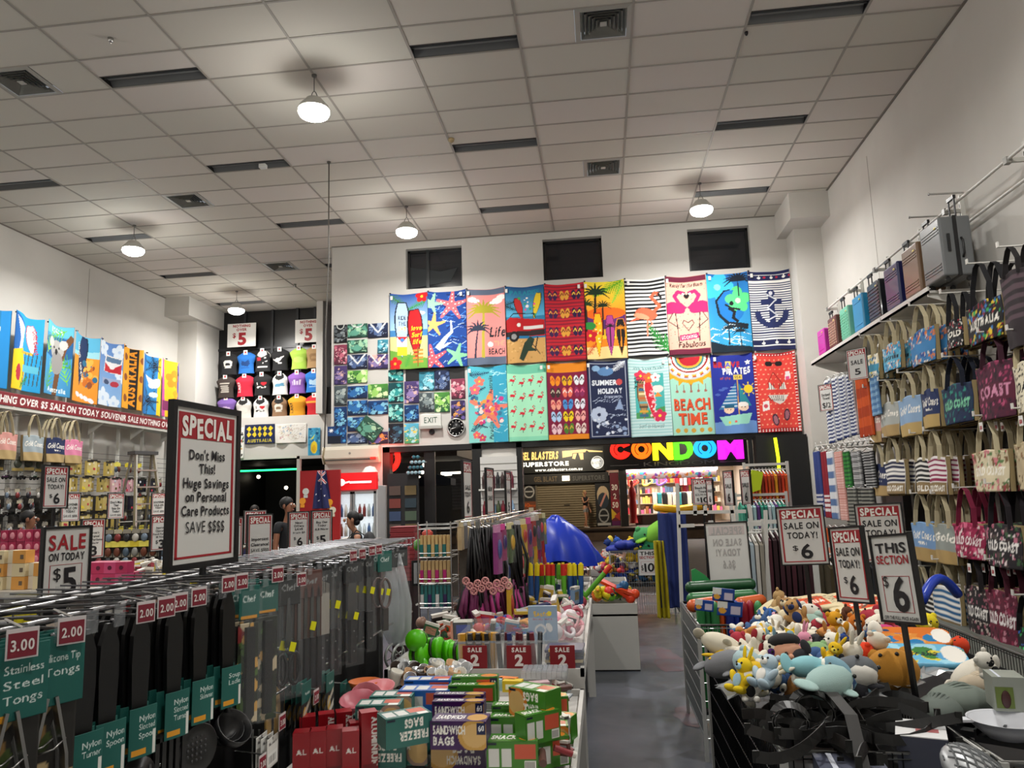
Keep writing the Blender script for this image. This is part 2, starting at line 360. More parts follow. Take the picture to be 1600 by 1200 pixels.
for i in range(i0, i1+1):
    x = GX0+GDX*i
    if XL < x < XR: g.bx(x-.013, x+.013, GY0+GDY*j0, YREC if x < -4.95 else YB, CEIL-.006, CEIL+.002)
for j in range(j0, j1):
    y = GY0+GDY*j
    if y < YREC: g.bx(XL, XR if y < YB else -4.9, y-.012, y+.012, CEIL-.005, CEIL+.002)
g.bx(XR-.03, XR, -3, YB, CEIL-.012, CEIL, M('7c766f', .6)); g.bx(XL, XL+.03, -3, YREC, CEIL-.012, CEIL); g.bx(-4.93, XR, YB-.03, YB, CEIL-.012, CEIL)
struct(g, 'trim_1')
# recessed light fittings, switched off
def rel(mb, name, par, **k): return mb.build(name, par, **k)
t0 = None
rowname = {-4: 'overhead', 0: 'nearest', 4: 'second', 8: 'third', 12: 'fourth', 16: 'farthest'}; colname = {-8: 'left-hand', -5: 'centre-left', -2: 'centre', 1: 'right-hand'}
for (i, j) in TROF:
    x, y = GX0+GDX*i+.6, GY0+GDY*j-.125
    lb = 'recessed fluorescent light fitting, switched off, in the %s column, %s row from the camera' % (colname[i], rowname[j])
    if t0: dup(t0, (x, y, CEIL), label=lb); continue
    t0 = T('ceiling_light_fitting', lb, 'light fitting', (x, y, CEIL), 0, 'recessed ceiling lights')
    h = MB(M('67696a', .5)); X_, Y_, D_ = .585, .12, .07
    h.add([(-X_, -Y_, 0), (X_, -Y_, 0), (X_, Y_, 0), (-X_, Y_, 0), (-X_, -.05, D_), (X_, -.05, D_), (X_, .05, D_), (-X_, .05, D_)], [(0, 4, 5, 1), (2, 6, 7, 3), (4, 7, 6, 5)])
    h.add([(-X_, -Y_, 0), (-X_, Y_, 0), (-X_, .05, D_), (-X_, -.05, D_), (X_, -Y_, 0), (X_, Y_, 0), (X_, .05, D_), (X_, -.05, D_)], [(0, 1, 2, 3), (4, 7, 6, 5)], False, BLACK)
    h.bx(-.6, .6, -.126, -.115, -.004, .02, BLACK); h.bx(-.6, .6, .115, .126, -.004, .02); rel(h, 'housing', t0)
    h = MB(M('7d8080', .4)); h.cyl((-.56, 0, .045), (.56, 0, .045), .016, n=8); rel(h, 'fluorescent_tube', t0)
    h = MB(M('84888a', .4, .4)); h.bx(-.585, .585, -.04, -.036, .02, .06); rel(h, 'reflector', t0)
v0 = None
for n_, (i, j, hf) in enumerate(VENT):
    x, y = GX0+GDX*i+(.9 if hf else .3), GY0+GDY*(j-.5)
    lb = ['square air diffuser nearest the camera, right of the ceiling centre', 'square air diffuser further back in the same line as the big one at top centre', 'square air diffuser at the left edge of the photo', 'square air diffuser in mid ceiling on the left side', 'small far square air diffuser towards the left rear of the ceiling'][n_]
    if v0: dup(v0, (x, y, CEIL), label=lb); continue
    v0 = T('air_vent', lb, 'air vent', (x, y, CEIL), 0, 'ceiling air vents')
    f = MB(M('a8a7a0', .5))
    for k, (r0, r1) in enumerate(((.295, .24),)):
        for a in range(4):
            R = Matrix.Rotation(a*math.pi/2, 4, 'Z'); f.X = R; f.add([(-r0, -r0, -.004), (r0, -r0, -.004), (r1, -r1, -.012), (-r1, -r1, -.012)], [(3, 2, 1, 0)])
    f.X = None; rel(f, 'frame', v0)
    f = MB(BLACK); f.bx(-.25, .25, -.25, .25, .09, .1); rel(f, 'duct', v0)
    for r in (.235, .195, .155, .115, .075):
        f = MB(M('a3a39c', .45))
        for a in range(4):
            f.X = Matrix.Rotation(a*math.pi/2, 4, 'Z'); f.add([(-r, -r, -.012), (r, -r, -.012), (r-.034, -r+.034, .03), (-r+.034, -r+.034, .03)], [(0, 1, 2, 3), (3, 2, 1, 0)])
        f.X = None; f.build('louvre', v0)
    f = MB(M('b4b3ac', .5)); f.bx(-.035, .035, -.035, .035, -.01, 0); rel(f, 'core_plate', v0)
# high-bay lamps
l0 = None
for n_, (x, y) in enumerate(LAMPS):
    lb = ['bright round high-bay lamp nearest the camera, upper left of centre', 'bright round high-bay lamp above the left end of the towel wall', 'bright round high-bay lamp below a switched-off fitting on the left', 'small far high-bay lamp at the rear left above the T-shirt display', 'bright round high-bay lamp on the right above the towel wall'][n_] if n_ < 5 else 'round high-bay lamp hanging out of view near the camera'
    if l0: dup(l0, (x, y, CEIL), label=lb); continue
    l0 = T('high_bay_lamp', lb, 'ceiling lamp', (x, y, CEIL), 0, 'high-bay lamps')
    b = MB(M('6f6f6c', .4, .5)); b.cyl((0, 0, -.2), (0, 0, 0), .006, n=6); b.cyl((0, 0, -.02), (0, 0, 0), .03, n=10); b.tube([(-.05, 0, -.3), (-.02, 0, -.22), (0, 0, -.2), (.02, 0, -.22), (.05, 0, -.3)], .006); b.build('hanger', l0)
    b = MB(M('c4c3bd', .5)); b.lathe([(.04, -.28), (.09, -.3), (.12, -.34), (.165, -.39), (.175, -.42), (.17, -.445), (.155, -.445)], n=24); b.build('housing', l0)  # pale colour carries the lamp's glare, the real body is darker
    b = MB(M('fff8ea', .3, emit=28.0)); b.lathe([(.175, -.435), (.178, -.46), (.16, -.5), (.1, -.532), (.05, -.545), (0.0005, -.55)], n=24); b.build('lens', l0)
# small fixtures on the ceiling
def puck(name, lb, cat, p, r, h, m):
    b = MB(m); b.lathe([(r, 0), (r*.9, -h*.6), (r*.5, -h), (.0005, -h)], n=12); b.build(name, loc=p, label=lb, cat=cat)
puck('sprinkler_head', 'small chrome sprinkler head in a tile at the upper left', 'sprinkler', A(173, 60, Z=CEIL), .03, .05, CHROME)
puck('sprinkler_head', 'small dark sprinkler head with sooty halo near the upper right fitting', 'sprinkler', A(1166, 50, Z=CEIL), .02, .04, DARK)
puck('sprinkler_head', 'small sprinkler head near the far left rear fittings', 'sprinkler', A(461, 444, Z=CEIL), .03, .07, STEEL)
puck('smoke_detector', 'small beige detector beside the left end of a central fitting', 'detector', A(705, 217, Z=CEIL), .045, .05, M('b09a72', .6))
b = MB(WHITE); b.bx(-.05, .05, -.04, .04, -.06, 0); b.build('sensor_box', loc=A(411, 257, Z=CEIL), label='small white sensor box hanging under a fitting on the left', cat='sensor', bevel=.006)
# floor: painted concrete with patches of older paint
fm = bpy.data.materials.new('painted_concrete'); fm.use_nodes = True; nt = fm.node_tree; bs = nt.nodes['Principled BSDF']
tc = nt.nodes.new('ShaderNodeTexCoord'); N1 = nt.nodes.new('ShaderNodeTexNoise'); N1.inputs['Scale'].default_value = 1.1; N1.inputs['Detail'].default_value = 6
R1 = nt.nodes.new('ShaderNodeValToRGB'); R1.color_ramp.elements[0].color = lin('484d55'); R1.color_ramp.elements[1].color = lin('5f626d'); R1.color_ramp.elements[0].position = .38; R1.color_ramp.elements[1].position = .62
N2 = nt.nodes.new('ShaderNodeTexVoronoi'); N2.distance = 'CHEBYCHEV'; N2.inputs['Scale'].default_value = 1.5
MX = nt.nodes.new('ShaderNodeMix'); MX.data_type = 'RGBA'; MX.blend_type = 'MIX'; S2 = nt.nodes.new('ShaderNodeSeparateColor')
mr = nt.nodes.new('ShaderNodeMapRange'); mr.inputs[1].default_value = .62; mr.inputs[2].default_value = .68; mr.inputs[3].default_value = 0; mr.inputs[4].default_value = .6
nt.links.new(tc.outputs['Object'], N1.inputs['Vector']); nt.links.new(tc.outputs['Object'], N2.inputs['Vector']); nt.links.new(N1.outputs['Fac'], R1.inputs['Fac'])
nt.links.new(N2.outputs['Color'], S2.inputs['Color']); nt.links.new(S2.outputs[0], mr.inputs[0]); nt.links.new(mr.outputs[0], MX.inputs['Factor'])
nt.links.new(R1.outputs['Color'], MX.inputs[6]); MX.inputs[7].default_value = lin('3e434a'); nt.links.new(MX.outputs[2], bs.inputs['Base Color'])
N3 = nt.nodes.new('ShaderNodeTexNoise'); N3.inputs['Scale'].default_value = 4; R3 = nt.nodes.new('ShaderNodeMapRange'); R3.inputs[3].default_value = .22; R3.inputs[4].default_value = .5
nt.links.new(tc.outputs['Object'], N3.inputs['Vector']); nt.links.new(N3.outputs['Fac'], R3.inputs[0]); nt.links.new(R3.outputs[0], bs.inputs['Roughness'])
f = MB(fm); f.bx(XL-.2, XR+.2, -3, YB+.3, -.1, 0); f.bx(XL-.2, -4.4, YB+.3, YREC-.2, -.1, 0); struct(f, 'floor')
# worn patches of dark red under-paint on the aisle floor
def blob(cx, cy, rx, ry, seed, name, m, lb):
    g = np.random.default_rng(seed); b = MB(m); n = 26; k = 1+.22*np.convolve(g.normal(size=n+4), np.ones(5)/5, 'valid')*2
    b.add([(rx*k[i]*math.cos(2*math.pi*i/n), ry*k[i]*math.sin(2*math.pi*i/n), 0) for i in range(n)], [tuple(range(n))]); b.build(name, loc=(cx, cy, .002), label=lb, cat='floor stain')
STN = noisy('red_under_paint', '6a4d57', '61606b', 5, .4, 5, 0, .35, .65)
p = A(1045, 1030, Z=0); blob(p.x, p.y, .17, .5, 3, 'floor_stain', STN, 'faded reddish worn patch on the grey aisle floor beside the white bin')
p = A(1075, 1120, Z=0); blob(p.x, p.y, .12, .28, 5, 'floor_stain', STN, 'darker red worn patch on the aisle floor beside the wire basket')
# walls
w = MB(WALLM); w.bx(XR, XR+.2, -3, YB+.3, 0, CEIL+.2); struct(w, 'wall_right')
w = MB(M('8d8880', .8)); w.bx(XR-.002, XR, A(1360, 300, X=XR).y-.006, A(1360, 300, X=XR).y+.006, 3.9, CEIL-.25); struct(w, 'trim_2')
w = MB(WALLM); w.bx(XL-.2, XL, -3, YREC+.3, 0, CEIL+.2); struct(w, 'wall_left')
w = MB(M('8d8880', .8)); y_ = A(139, 440, X=XL).y; w.bx(XL, XL+.002, y_-.006, y_+.006, 3.2, CEIL-.1); struct(w, 'trim_3')
w = MB(WALLM); w.bx(XL-.2, XR+.2, -3.2, -3, 0, CEIL+.2); struct(w, 'wall_rear')
WINS = [(-3.48, -2.41), (-.89, .2), (1.75, 2.84)]; WZ0, WZ1 = 5.645, 6.43
w = MB(WALLM); T_ = .28; xs = [-4.93]+[q for a in WINS for q in a]+[XR]
w.bx(-4.93, XR, YB, YB+T_, 2.7, WZ0); w.bx(-4.93, XR, YB, YB+T_, WZ1, CEIL+.1)
for k in range(0, len(xs), 2): w.bx(xs[k], xs[k+1], YB, YB+T_, WZ0, WZ1)
w.bx(-5.05, -3.9, YB, YB+T_, 0, 2.7); w.bx(3.45, XR, YB, YB+T_, 0, 2.7); w.bx(-2.13, -1.5, YB+.02, YB+.12, 0, 2.7)
struct(w, 'wall_back')
for k, (a, b_) in enumerate(WINS):
    q = MB(M('171b22', .15, coat=.3)); q.bx(a, b_, YB+.16, YB+.175, WZ0, WZ1); o = struct(q, 'window_%d' % (k+1))
    q = MB(BLACK); fw = .045
    q.bx(a, a+fw, YB+.13, YB+.18, WZ0, WZ1); q.bx(b_-fw, b_, YB+.13, YB+.18, WZ0, WZ1); q.bx(a, b_, YB+.13, YB+.18, WZ0, WZ0+fw); q.bx(a, b_, YB+.13, YB+.18, WZ1-fw, WZ1); q.build('window_frame', o)
    if k == 0:
        q = MB(M('23282a', .4)); q.bx(a+.36, a+.42, YB+.12, YB+.155, WZ0, WZ1); q.build('mullion', o)
        q = MB(M('2c3134', .7)); q.prism([(0, 0), (.78, .1), (.92, .36), (.6, .3), (0, .42)], (a+.04, YB+.158, WZ0+.05), (1, 0, 0), (0, 0, 1), .01); q.build('shade_sail', o)
w = MB(WALLM); w.bx(3.47, XR, 13.0, YB, 0, 6.15); w.bx(3.3, XR, 12.45, YB, 6.13, CEIL); struct(w, 'trim_4')
w = MB(WALLM); w.bx(XL, -9.42, 16.7, YREC, 0, 6.15); w.bx(XL, -9.3, 16.1, YREC, 6.13, CEIL); struct(w, 'trim_5')
# recessed far wall on the left: dark windows above, white band, dark opening below
rw = MB(M('141416', .35)); rw.bx(-9.42, -4.9, YREC, YREC+.2, 3.84, CEIL+.1); struct(rw, 'wall_recess')
rw = MB(M('25262a', .4))
for x in (-8.72, -8.0, -7.35, -6.9): rw.bx(x-.03, x+.03, YREC-.05, YREC, 3.84, CEIL)
rw.bx(-9.42, -4.9, YREC-.03, YREC, 5.58, 5.64)
for k in range(16): rw.bx(-8.05, -6.95, YREC-.03, YREC, 3.95+k*.1, 3.965+k*.1, M('303136', .4))
struct(rw, 'trim_6')
rw = MB(WALLM); rw.bx(-9.42, -4.9, YREC-.35, YREC+.2, 2.82, 3.84); struct(rw, 'wall_band')
rw = MB(WALLM); rw.bx(-6.66, -6.5, YREC-.55, YREC, 3.84, CEIL); struct(rw, 'trim_7')
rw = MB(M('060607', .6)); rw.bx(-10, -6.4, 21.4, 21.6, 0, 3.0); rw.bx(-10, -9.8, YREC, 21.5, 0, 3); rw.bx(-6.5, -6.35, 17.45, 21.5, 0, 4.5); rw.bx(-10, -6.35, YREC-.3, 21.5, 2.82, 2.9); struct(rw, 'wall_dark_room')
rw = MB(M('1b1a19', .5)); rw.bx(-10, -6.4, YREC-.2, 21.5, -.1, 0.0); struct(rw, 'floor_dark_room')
# black shop-front frame under the towel wall
w = MB(BLACK)
for a, b_ in ((-3.95, -3.82), (-2.3, -2.13), (-1.5, -1.4)): w.bx(a, b_, YB-.02, YB+.2, 0, 2.7)
w.bx(-3.95, 3.45, YB-.02, YB+.26, 2.6, 2.7); struct(w, 'trim_8')
w = MB(M('0d0d0f', .5)); w.bx(2.62, 3.45, YB-.25, YB+.1, 0, 2.62); w.bx(2.53, 2.6, YB-.02, YB+.1, 0, 2.6); struct(w, 'door_1')
w = MB(M('0c0e10', .04, alpha=.12)); w.bx(-3.82, -2.3, YB+.08, YB+.09, 0, 2.6); o = struct(w, 'window_4')
w = MB(BLACK); w.bx(-3.2, -3.0, YB+.05, YB+.12, 0, 2.6); w.build('mullion', o)
# ================================================================ the arcade outside the shop
w=MB(noisy('arcade_floor','1f1410','2c1d17',3,.65,5));w.bx(-4.2,14,YB+.3,21.7,-.1,0);w.bx(-6.35,-4.2,YREC-.2,21.7,-.1,0);w.bx(-16,14,21.7,30.0,-.1,0);struct(w,'floor_arcade')
w=MB(noisy('platform_timber','4a3a2b','5a4837',2,.5,5));w.bx(-16,14,30.0,33,0,.45);w.bx(-16,14,29.94,30.0,.38,.45,M('2c221a',.5));struct(w,'trim_9')
w=MB(M('3a2a1e',.7));w.bx(-4.2,14,YB+.35,21.7,4.35,4.45);w.bx(-6.35,-4.2,YREC+.2,21.7,4.35,4.45);w.bx(-16,14,21.7,38,4.35,4.45);struct(w,'ceiling_arcade')
w=MB(M('0e0d0d',.6));w.bx(-16,.15,31.6,31.8,.45,4.35);w.bx(.15,6.0,31.4,31.6,2.72,4.35);w.bx(6.0,14,31.4,31.6,.45,4.35);w.bx(.68,.98,31.3,31.7,.45,2.75)
w.bx(-16.2,-16,21.7,33,0,4.4);w.bx(14,14.2,YB,33,0,4.4);struct(w,'wall_arcade')
for x,y,e in((-6.5,22,110),(-1.5,27.5,480),(4,26,120)):  # unseen fill lights added to brighten the arcade, no fittings
 L=bpy.data.lights.new('arcade_fill_light','POINT');L.energy=e;L.color=(1,.86,.66);L.shadow_soft_size=.1
 o=bpy.data.objects.new('arcade_fill_light',L);COL.objects.link(o);o.location=(x,y,4.1)
t=T('shop_sign','dark lit fascia sign with gold and white lettering above the roller door','sign',(-1.58,31.35,2.71))
b=MB(M('15160f',.4));b.bx(-1.77,1.72,0,.12,0,.98);b.bx(.2,1.6,-.004,0,.5,.95,M('20251b',.4));b.build('panel',t)
b=MB(M('e8c06a',.4,emit=1.3));b.text('GEL BLASTERS',(-1.76,-.01,.56),(1,0,0),(0,0,1),.3,b.mats[0],w=1.58,al='l',st='x',shear=.18,depth=.01);b.build('lettering',t)
b=MB(M('efece0',.4,emit=1.5));b.text('SUPERSTORE',(-1.7,-.01,.27),(1,0,0),(0,0,1),.17,b.mats[0],w=1.95,al='l',st='x',depth=.01)
b.text('www.csblasters.com.au',(-1.15,-.01,.06),(1,0,0),(0,0,1),.12,b.mats[0],w=1.95,al='l',st='b',depth=.01);b.build('lettering',t)
b=MB(M('d8b878',.4,emit=1.1));k=.1
b.prism([(0,.62),(.4,.68),(.42,.8),(.95,.82),(1.0,.9),(1.1,.82),(1.65,.8),(1.65,.84),(1.1,.9),(.95,.94),(0,.9)],(0,-.002,-.04),(1,0,0),(0,0,1),.012)
b.prism([(.45,.78),(.6,.78),(.52,.55),(.4,.58)],(0,-.002,-.04),(1,0,0),(0,0,1),.012);b.prism([(.66,.8),(.86,.8),(.86,.52),(.74,.52)],(0,-.002,-.04),(1,0,0),(0,0,1),.012);b.build('gun_emblem',t)
def ringlogo(par,x,y,z,r,m):
 b=MB(m);b.lathe([(r*.88,0),(r,0),(r,.012),(r*.88,.012),(r*.88,0)],(x,y,z),28,axis=(0,-1,0),smooth=False)
 b.lathe([(r*.68,0),(r*.74,0),(r*.74,.012),(r*.68,.012),(r*.68,0)],(x,y,z),28,axis=(0,-1,0),smooth=False)
 for s in(-1,1):b.box((x+s*r*.25,y-.006,z+r*.2),(r*.3,.012,r*.16))
 b.tube([(x+r*.5*math.sin(a),y-.006,z-r*.5*math.cos(a)+r*.08)for a in np.linspace(-1.1,1.1,9)],r*.05,5)
 b.bx(x-r*.55,x+r*.55,y-.012,y,z-r*.08,z+r*.02);return b.build('emblem',par)
ringlogo(t,1.42,0,.34,.26,M('e8e6de',.4,emit=.7))
t=T('roller_door','closed beige ribbed roller door across the arcade','roller door',(-1.48,31.5,.45))
b=MB(M('8a7d63',.5))
for k in range(23):b.add([(-1.2,.02,k*.095),(1.2,.02,k*.095),(1.2,-.02,k*.095+.03),(-1.2,-.02,k*.095+.03),(1.2,-.02,k*.095+.075),(-1.2,-.02,k*.095+.075),(1.2,.02,k*.095+.095),(-1.2,.02,k*.095+.095)],[(0,1,2,3),(3,2,4,5),(5,4,6,7)])
b.build('curtain',t);b=MB(M('3a342b',.5));b.bx(-.12,.12,-.05,-.02,.9,.94);b.build('handle',t)
b=MB(M('6d624e',.5));b.bx(-1.27,-1.2,-.06,.06,0,2.19);b.bx(1.2,1.27,-.06,.06,0,2.19);b.build('guide_rail',t)
t=T('shop_sign','dim lower name board with a small lit lamp between its words above the roller door','sign',(-1.48,31.3,2.25))
b=MB(M('191713',.5));b.bx(-1.75,1.75,0,.06,0,.4);b.build('panel',t)
b=MB(M('6b5a3e',.5));b.text('GEL BLAST',(-1.3,-.01,.1),(1,0,0),(0,0,1),.2,b.mats[0],w=.95,al='l',st='x');b.text('SUPERSTORE',(.28,-.01,.1),(1,0,0),(0,0,1),.18,M('55534e',.5),w=1.3,al='l',st='x');b.build('lettering',t)
b=MB(M('ffe9c0',.4,emit=3));b.bx(-.14,.16,-.1,-.02,.1,.3);b.build('lamp',t)
def poster(name,lb,x,z,w_,h_,y,cv,cat='poster',em=0.0):
 t=T(name,lb,cat,(x,y,z));b=MB(BLACK);b.bx(-w_/2-.02,w_/2+.02,.004,.03,-.02,h_+.02);b.build('backing_board',t)
 sheet('print',cv,flat((-w_/2,0,0),(w_,0,0),(0,0,h_)),t,printed('paper'),0);return t
cv=Cv(40,2.4,'24211e');cv.ell(.5,1.9,.36,.36,'b9b6ae');cv.ell(.5,1.9,.28,.28,'24211e');cv.rect(.25,1.88,.75,1.95,'b9b6ae');cv.rect(0,.55,1,1.35,'7a4224');cv.text('NO',.3,1.05,.2,'e2641c',st='x');cv.text('minor',.68,1.05,.14,'e2641c');cv.rect(.45,.62,.75,1.0,'d8d4c8');cv.rect(0,0,1,.4,'5a3a2a');cv.dots(14,.09,['8a5a3a','c9a583','2a1a14'],(0,0,1,.4))
poster('wall_poster','dark poster board with round emblem and orange notice left of the roller door',-3.02,.6,.62,1.7,31.45,cv)
cv=Cv(40,2.5,'121212');cv.ell(.5,1.5,.42,.5,'c8b08c');cv.ell(.5,1.25,.38,.4,'22303c');cv.line([(.3,1.0),(.7,1.6)],.12,'c98a7a');cv.ell(.5,.5,.36,.36,'9c9c98');cv.ell(.5,.5,.28,.28,'121212');cv.rect(.2,.46,.8,.54,'9c9c98');cv.rect(.05,.02,.95,.15,'b0b0aa');cv.rect(.1,2.2,.9,2.4,'4a7a2a');cv.text('GEL',.5,2.23,.13,'d0d0c8')
poster('wall_poster','black poster with a figure and round emblem right of the roller door',0,.5,.58,2.0,31.4,cv)
cv=Cv(30,4.6,'6a1626');cv.poly([(0,2.6),(1,2.2),(1,1.2),(0,1.6)],'8c1f2a');cv.poly([(0,1.5),(.7,.9),(0,.5)],'d8b02a');cv.poly([(1,1.2),(.3,.8),(1,.4)],'b8362a');cv.text('30',.5,3.1,.5,'efe6d8');cv.text('2',.5,2.3,.5,'efe6d8');cv.text('50',.5,1.55,.5,'efe6d8');cv.rect(0,0,1,.4,'5a1050')
poster('price_banner','tall red and yellow banner with numbers 30, 2 and 50 beside the lit shop',.48,.5,.34,2.1,31.35,cv,'banner')
t=T('neon_sign','black fascia with huge glowing rainbow letters reading CONDOM KINGDOM','sign',(3.05,31.2,2.72))
b=MB(M('08080a',.3));b.bx(-2.95,3.0,0,.15,0,1.6);b.build('fascia',t)
xs_=[(952,'C','ff1d12'),(985,'O','ff6a10'),(1018,'N','fff01c'),(1051,'D','5cf01c'),(1082,'O','12a8ff'),(1120,'M','ff22f4')]
for k,(px,ch,cl)in enumerate(xs_):
 x0=A(px+1,700,Y=31.2).x-3.05;x1=A((px+34,px+33,px+33,px+32,px+37,px+41)[k],700,Y=31.2).x-3.05;zc=A(px+16,718-.4*k*1.2,Y=31.2).z-2.72
 mm=M(cl,.4,emit=1.6);b=MB(mm);h_=.8
 if ch in 'CO':
  cx,cz,ro,ri=(x0+x1)/2,zc+h_/2,h_/2,h_*.17;a0,a1=((-.62,.62)if ch=='C' else(0,0));n=30;P=[]
  th=[a for a in np.linspace(.42,2*math.pi-.42,n)]if ch=='C' else list(np.linspace(0,2*math.pi,n,endpoint=False))
  o_=[(cx+ro*(x1-x0)/h_*math.cos(a),cz+ro*math.sin(a))for a in th];i_=[(cx+ri*math.cos(a),cz+ri*math.sin(a))for a in th]
  for q in range(len(th)-(1 if ch=='C' else 0)):
   r_=(q+1)%len(th);b.prism([o_[q],i_[q],i_[r_],o_[r_]],(0,-.09,0),(1,0,0),(0,0,1),-.08)if False else b.add([(o_[q][0],-.1,o_[q][1]),(i_[q][0],-.1,i_[q][1]),(i_[r_][0],-.1,i_[r_][1]),(o_[r_][0],-.1,o_[r_][1]),(o_[q][0],0,o_[q][1]),(i_[q][0],0,i_[q][1]),(i_[r_][0],0,i_[r_][1]),(o_[r_][0],0,o_[r_][1])],[(0,1,2,3),(0,3,7,4),(1,5,6,2)])
  b.tube([(cx+ro*.66*math.cos(a),-.105,cz+ro*.66*math.sin(a))for a in np.linspace(2.2,4.2,8)],.014,4,M('2a0c04',.4))
  if ch=='O':b.tube([(cx+ro*.66*math.cos(a),-.105,cz+ro*.66*math.sin(a))for a in np.linspace(-.9,1.0,8)],.014,4)
 else:
  b.text(ch,(x0+.05,-.02,zc),(1,0,0),(0,0,1),h_,mm,w=(x1-x0)-.1,al='l',st='x',depth=.09)
  b.text(ch,(x0+.0,-.02,zc+.0),(1,0,0),(0,0,1),h_,mm,w=(x1-x0),al='l',st='x',depth=.085)
 b.build('letter',t)
b=MB(M('5a5a5e',.5));b.text('KINGDOM',(.05,-.01,.1),(1,0,0),(0,0,1),.17,b.mats[0],w=2.8,st='r');b.bx(-2.7,-1.55,-.01,0,.16,.18);b.bx(1.65,2.75,-.01,0,.16,.18);b.build('lettering',t)
w=MB(M('d9cdbf',.7));w.bx(.2,6,35.4,35.6,.45,3.2);w.bx(.1,.2,31.8,35.5,.45,3.2);w.bx(5.9,6.1,31.6,35.5,.45,3.2);w.bx(.2,6,31.6,35.5,2.95,3.05);w.bx(.2,6,31.6,35.5,.35,.46,M('5a4d42',.5));struct(w,'wall_lit_shop')
for x in(2,4.2):
 L=bpy.data.lights.new('shop_light','AREA');L.energy=120;L.size=1.2;L.color=(1,.93,.85);o=bpy.data.objects.new('shop_light',L);COL.objects.link(o);o.location=(x,33.4,2.9)
b=MB(M('fff6ea',.4,emit=6));b.bx(.98,4.6,31.2,31.26,2.6,2.7);b.build('light_strip',label='white glowing light strip under the rainbow-lettered fascia',cat='light')
cv=Cv(120,.085,'f4d8e0');cv.dots(90,.018,['ff6aa8','5ad0f0','f8d84a','c83a8a','f08a3a','e8e4f0','8a4ac8'],seed=5);sheet('balloon_banner',cv,flat((.98,31.28,2.3),(3.6,0,0),(0,0,.3)),None,printed('paper'),.01,label='colourful balloon-print banner strip below the light strip',cat='banner')
g_=np.random.default_rng(11)
for k in range(5):
 x0=1.15+k*.92;t=T('display_shelf','bay of small bright packets at the back of the lit shop, %s'%('far left','second from the left','middle one','second from the right','far right')[k],'shelf',(x0,35.2,.46),group='shelves in the lit shop')
 b=MB(M('b9a892',.6));b.bx(-.42,.42,.1,.18,0,2.3)
 for z in(.35,.8,1.25,1.7):b.bx(-.42,.42,-.2,.15,z,z+.03)
 b.build('frame',t)
 for z in(.38,.83,1.28,1.73):
  x=-.4
  while x<.36:q=.06+.09*g_.random();b=MB(M(['d83a4a','f0b8a0','e8e0d0','2a2a30','e070a8','b06a40','6a8ab0','f0d060','f4f0e8'][int(g_.integers(9))],.6));b.bx(0,q,-.15,0,0,.15+.2*g_.random());b.build('shop_packet',loc=(x0+x,35.2,.46+z),label='bright packet on the shelves at the back of the lit shop',cat='packet',group='packets in the lit shop');x+=q+.012
def clothes(name,lb,x,y,z,w_,n,cols,drop=.5,group=None,cat='clothes',parts=True):
 t=T(name,lb,cat,(x,y,z),group=group);b=MB(CHROME);b.cyl((-w_/2,0,0),(w_/2,0,0),.012,n=6);b.build('rail',t)
 for k in range(n):
  b=MB(M(cols[k%len(cols)],.9));xx=-w_/2+(k+.5)*w_/n;wd=w_/n*.8
  b.prism([(-.2,-.06),(0,-.01),(.2,-.06),(.17,-drop),(-.17,-drop)],(xx-wd/2,0,0),(0,1,0),(0,0,1),wd);b.build('garment',t)
 return t
clothes('hanging_clothes','row of red and pink garments hung high in the lit shop',3.9,34.6,2.5,1.4,8,['c8202a','e8909a','d8c8c0','7a1a22'],.45,cat='clothes')
clothes('hanging_clothes','row of white, teal and black tops hung low in the lit shop',3.1,34.2,1.75,1.9,9,['e8e4dc','2f8a94','1a1a1e','d8d4cc'],.55)
b=MB(M('c01a1c',.45));b.lathe([(.0005,1.75),(.08,1.7),(.1,1.6),(.07,1.5),(.16,1.38),(.2,1.2),(.16,.95),(.2,.7),(.17,.3),(.22,.02),(.24,0)],n=14,sx=.8);b.build('red_gown',loc=(1.2,31.9,.55),label='tall red gown on a stand at the entrance of the lit shop',cat='gown')
b=MB(M('f0c018',.4));b.tube([(.95*math.cos(a),.35*math.sin(a),.12*abs(math.cos(a)))for a in np.linspace(0,2*math.pi,24,endpoint=False)],.16,8,closed=True);b.bx(-.8,.8,-.3,.3,-.1,-.05);b.build('inflatable_boat',loc=(3.15,32.6,1.02),label='yellow inflatable ring on the counter of the lit shop',cat='inflatable')
w=MB(M('3a2c28',.6));w.bx(1.3,4.5,32.2,33.0,.47,.86);w.build('shop_counter',label='dark counter at the front of the lit shop',cat='counter')
for k,(x,z,cl,s_)in enumerate(((1.3,2.1,'e8503a','OPEN'),(1.9,2.1,'f0f060',''),(2.5,2.1,'8a5ad8',''))):
 b=MB(M(cl,.4,emit=1.0));b.tube([(.2*math.cos(a)*(1+.25*math.cos(3*a)),0,.16*math.sin(a)*(1+.2*math.sin(2*a)))for a in np.linspace(0,2*math.pi,20,endpoint=False)],.035,6,closed=True)
 b.build('neon_shape',loc=(x,33.4,z+.15),label='small glowing %s neon shape in the lit shop'%('red','yellow','violet')[k],cat='neon light')
for k,(px,py,r)in enumerate(((664,726,.09),(660,738,.06),(669,746,.1),(682,746,.06),(655,746,.05))):
 b=MB(M('ffe9c8',.4,emit=12));b.ell((0,0,0),r);p=A(px,py,Y=26);b.build('pendant_light',loc=p,label='small warm point of light seen through the dark shop window, %s'%('highest','second highest','beside the tube light','furthest right','lowest left')[k],cat='lamp',group='lights across the arcade')
p=A(708,740,Y=26);b=MB(M('fff4e0',.4,emit=7));b.bx(-.42,.42,-.05,.05,-.06,.06);b.build('tube_light',loc=p,label='bright white tube light seen through the dark shop window',cat='lamp')
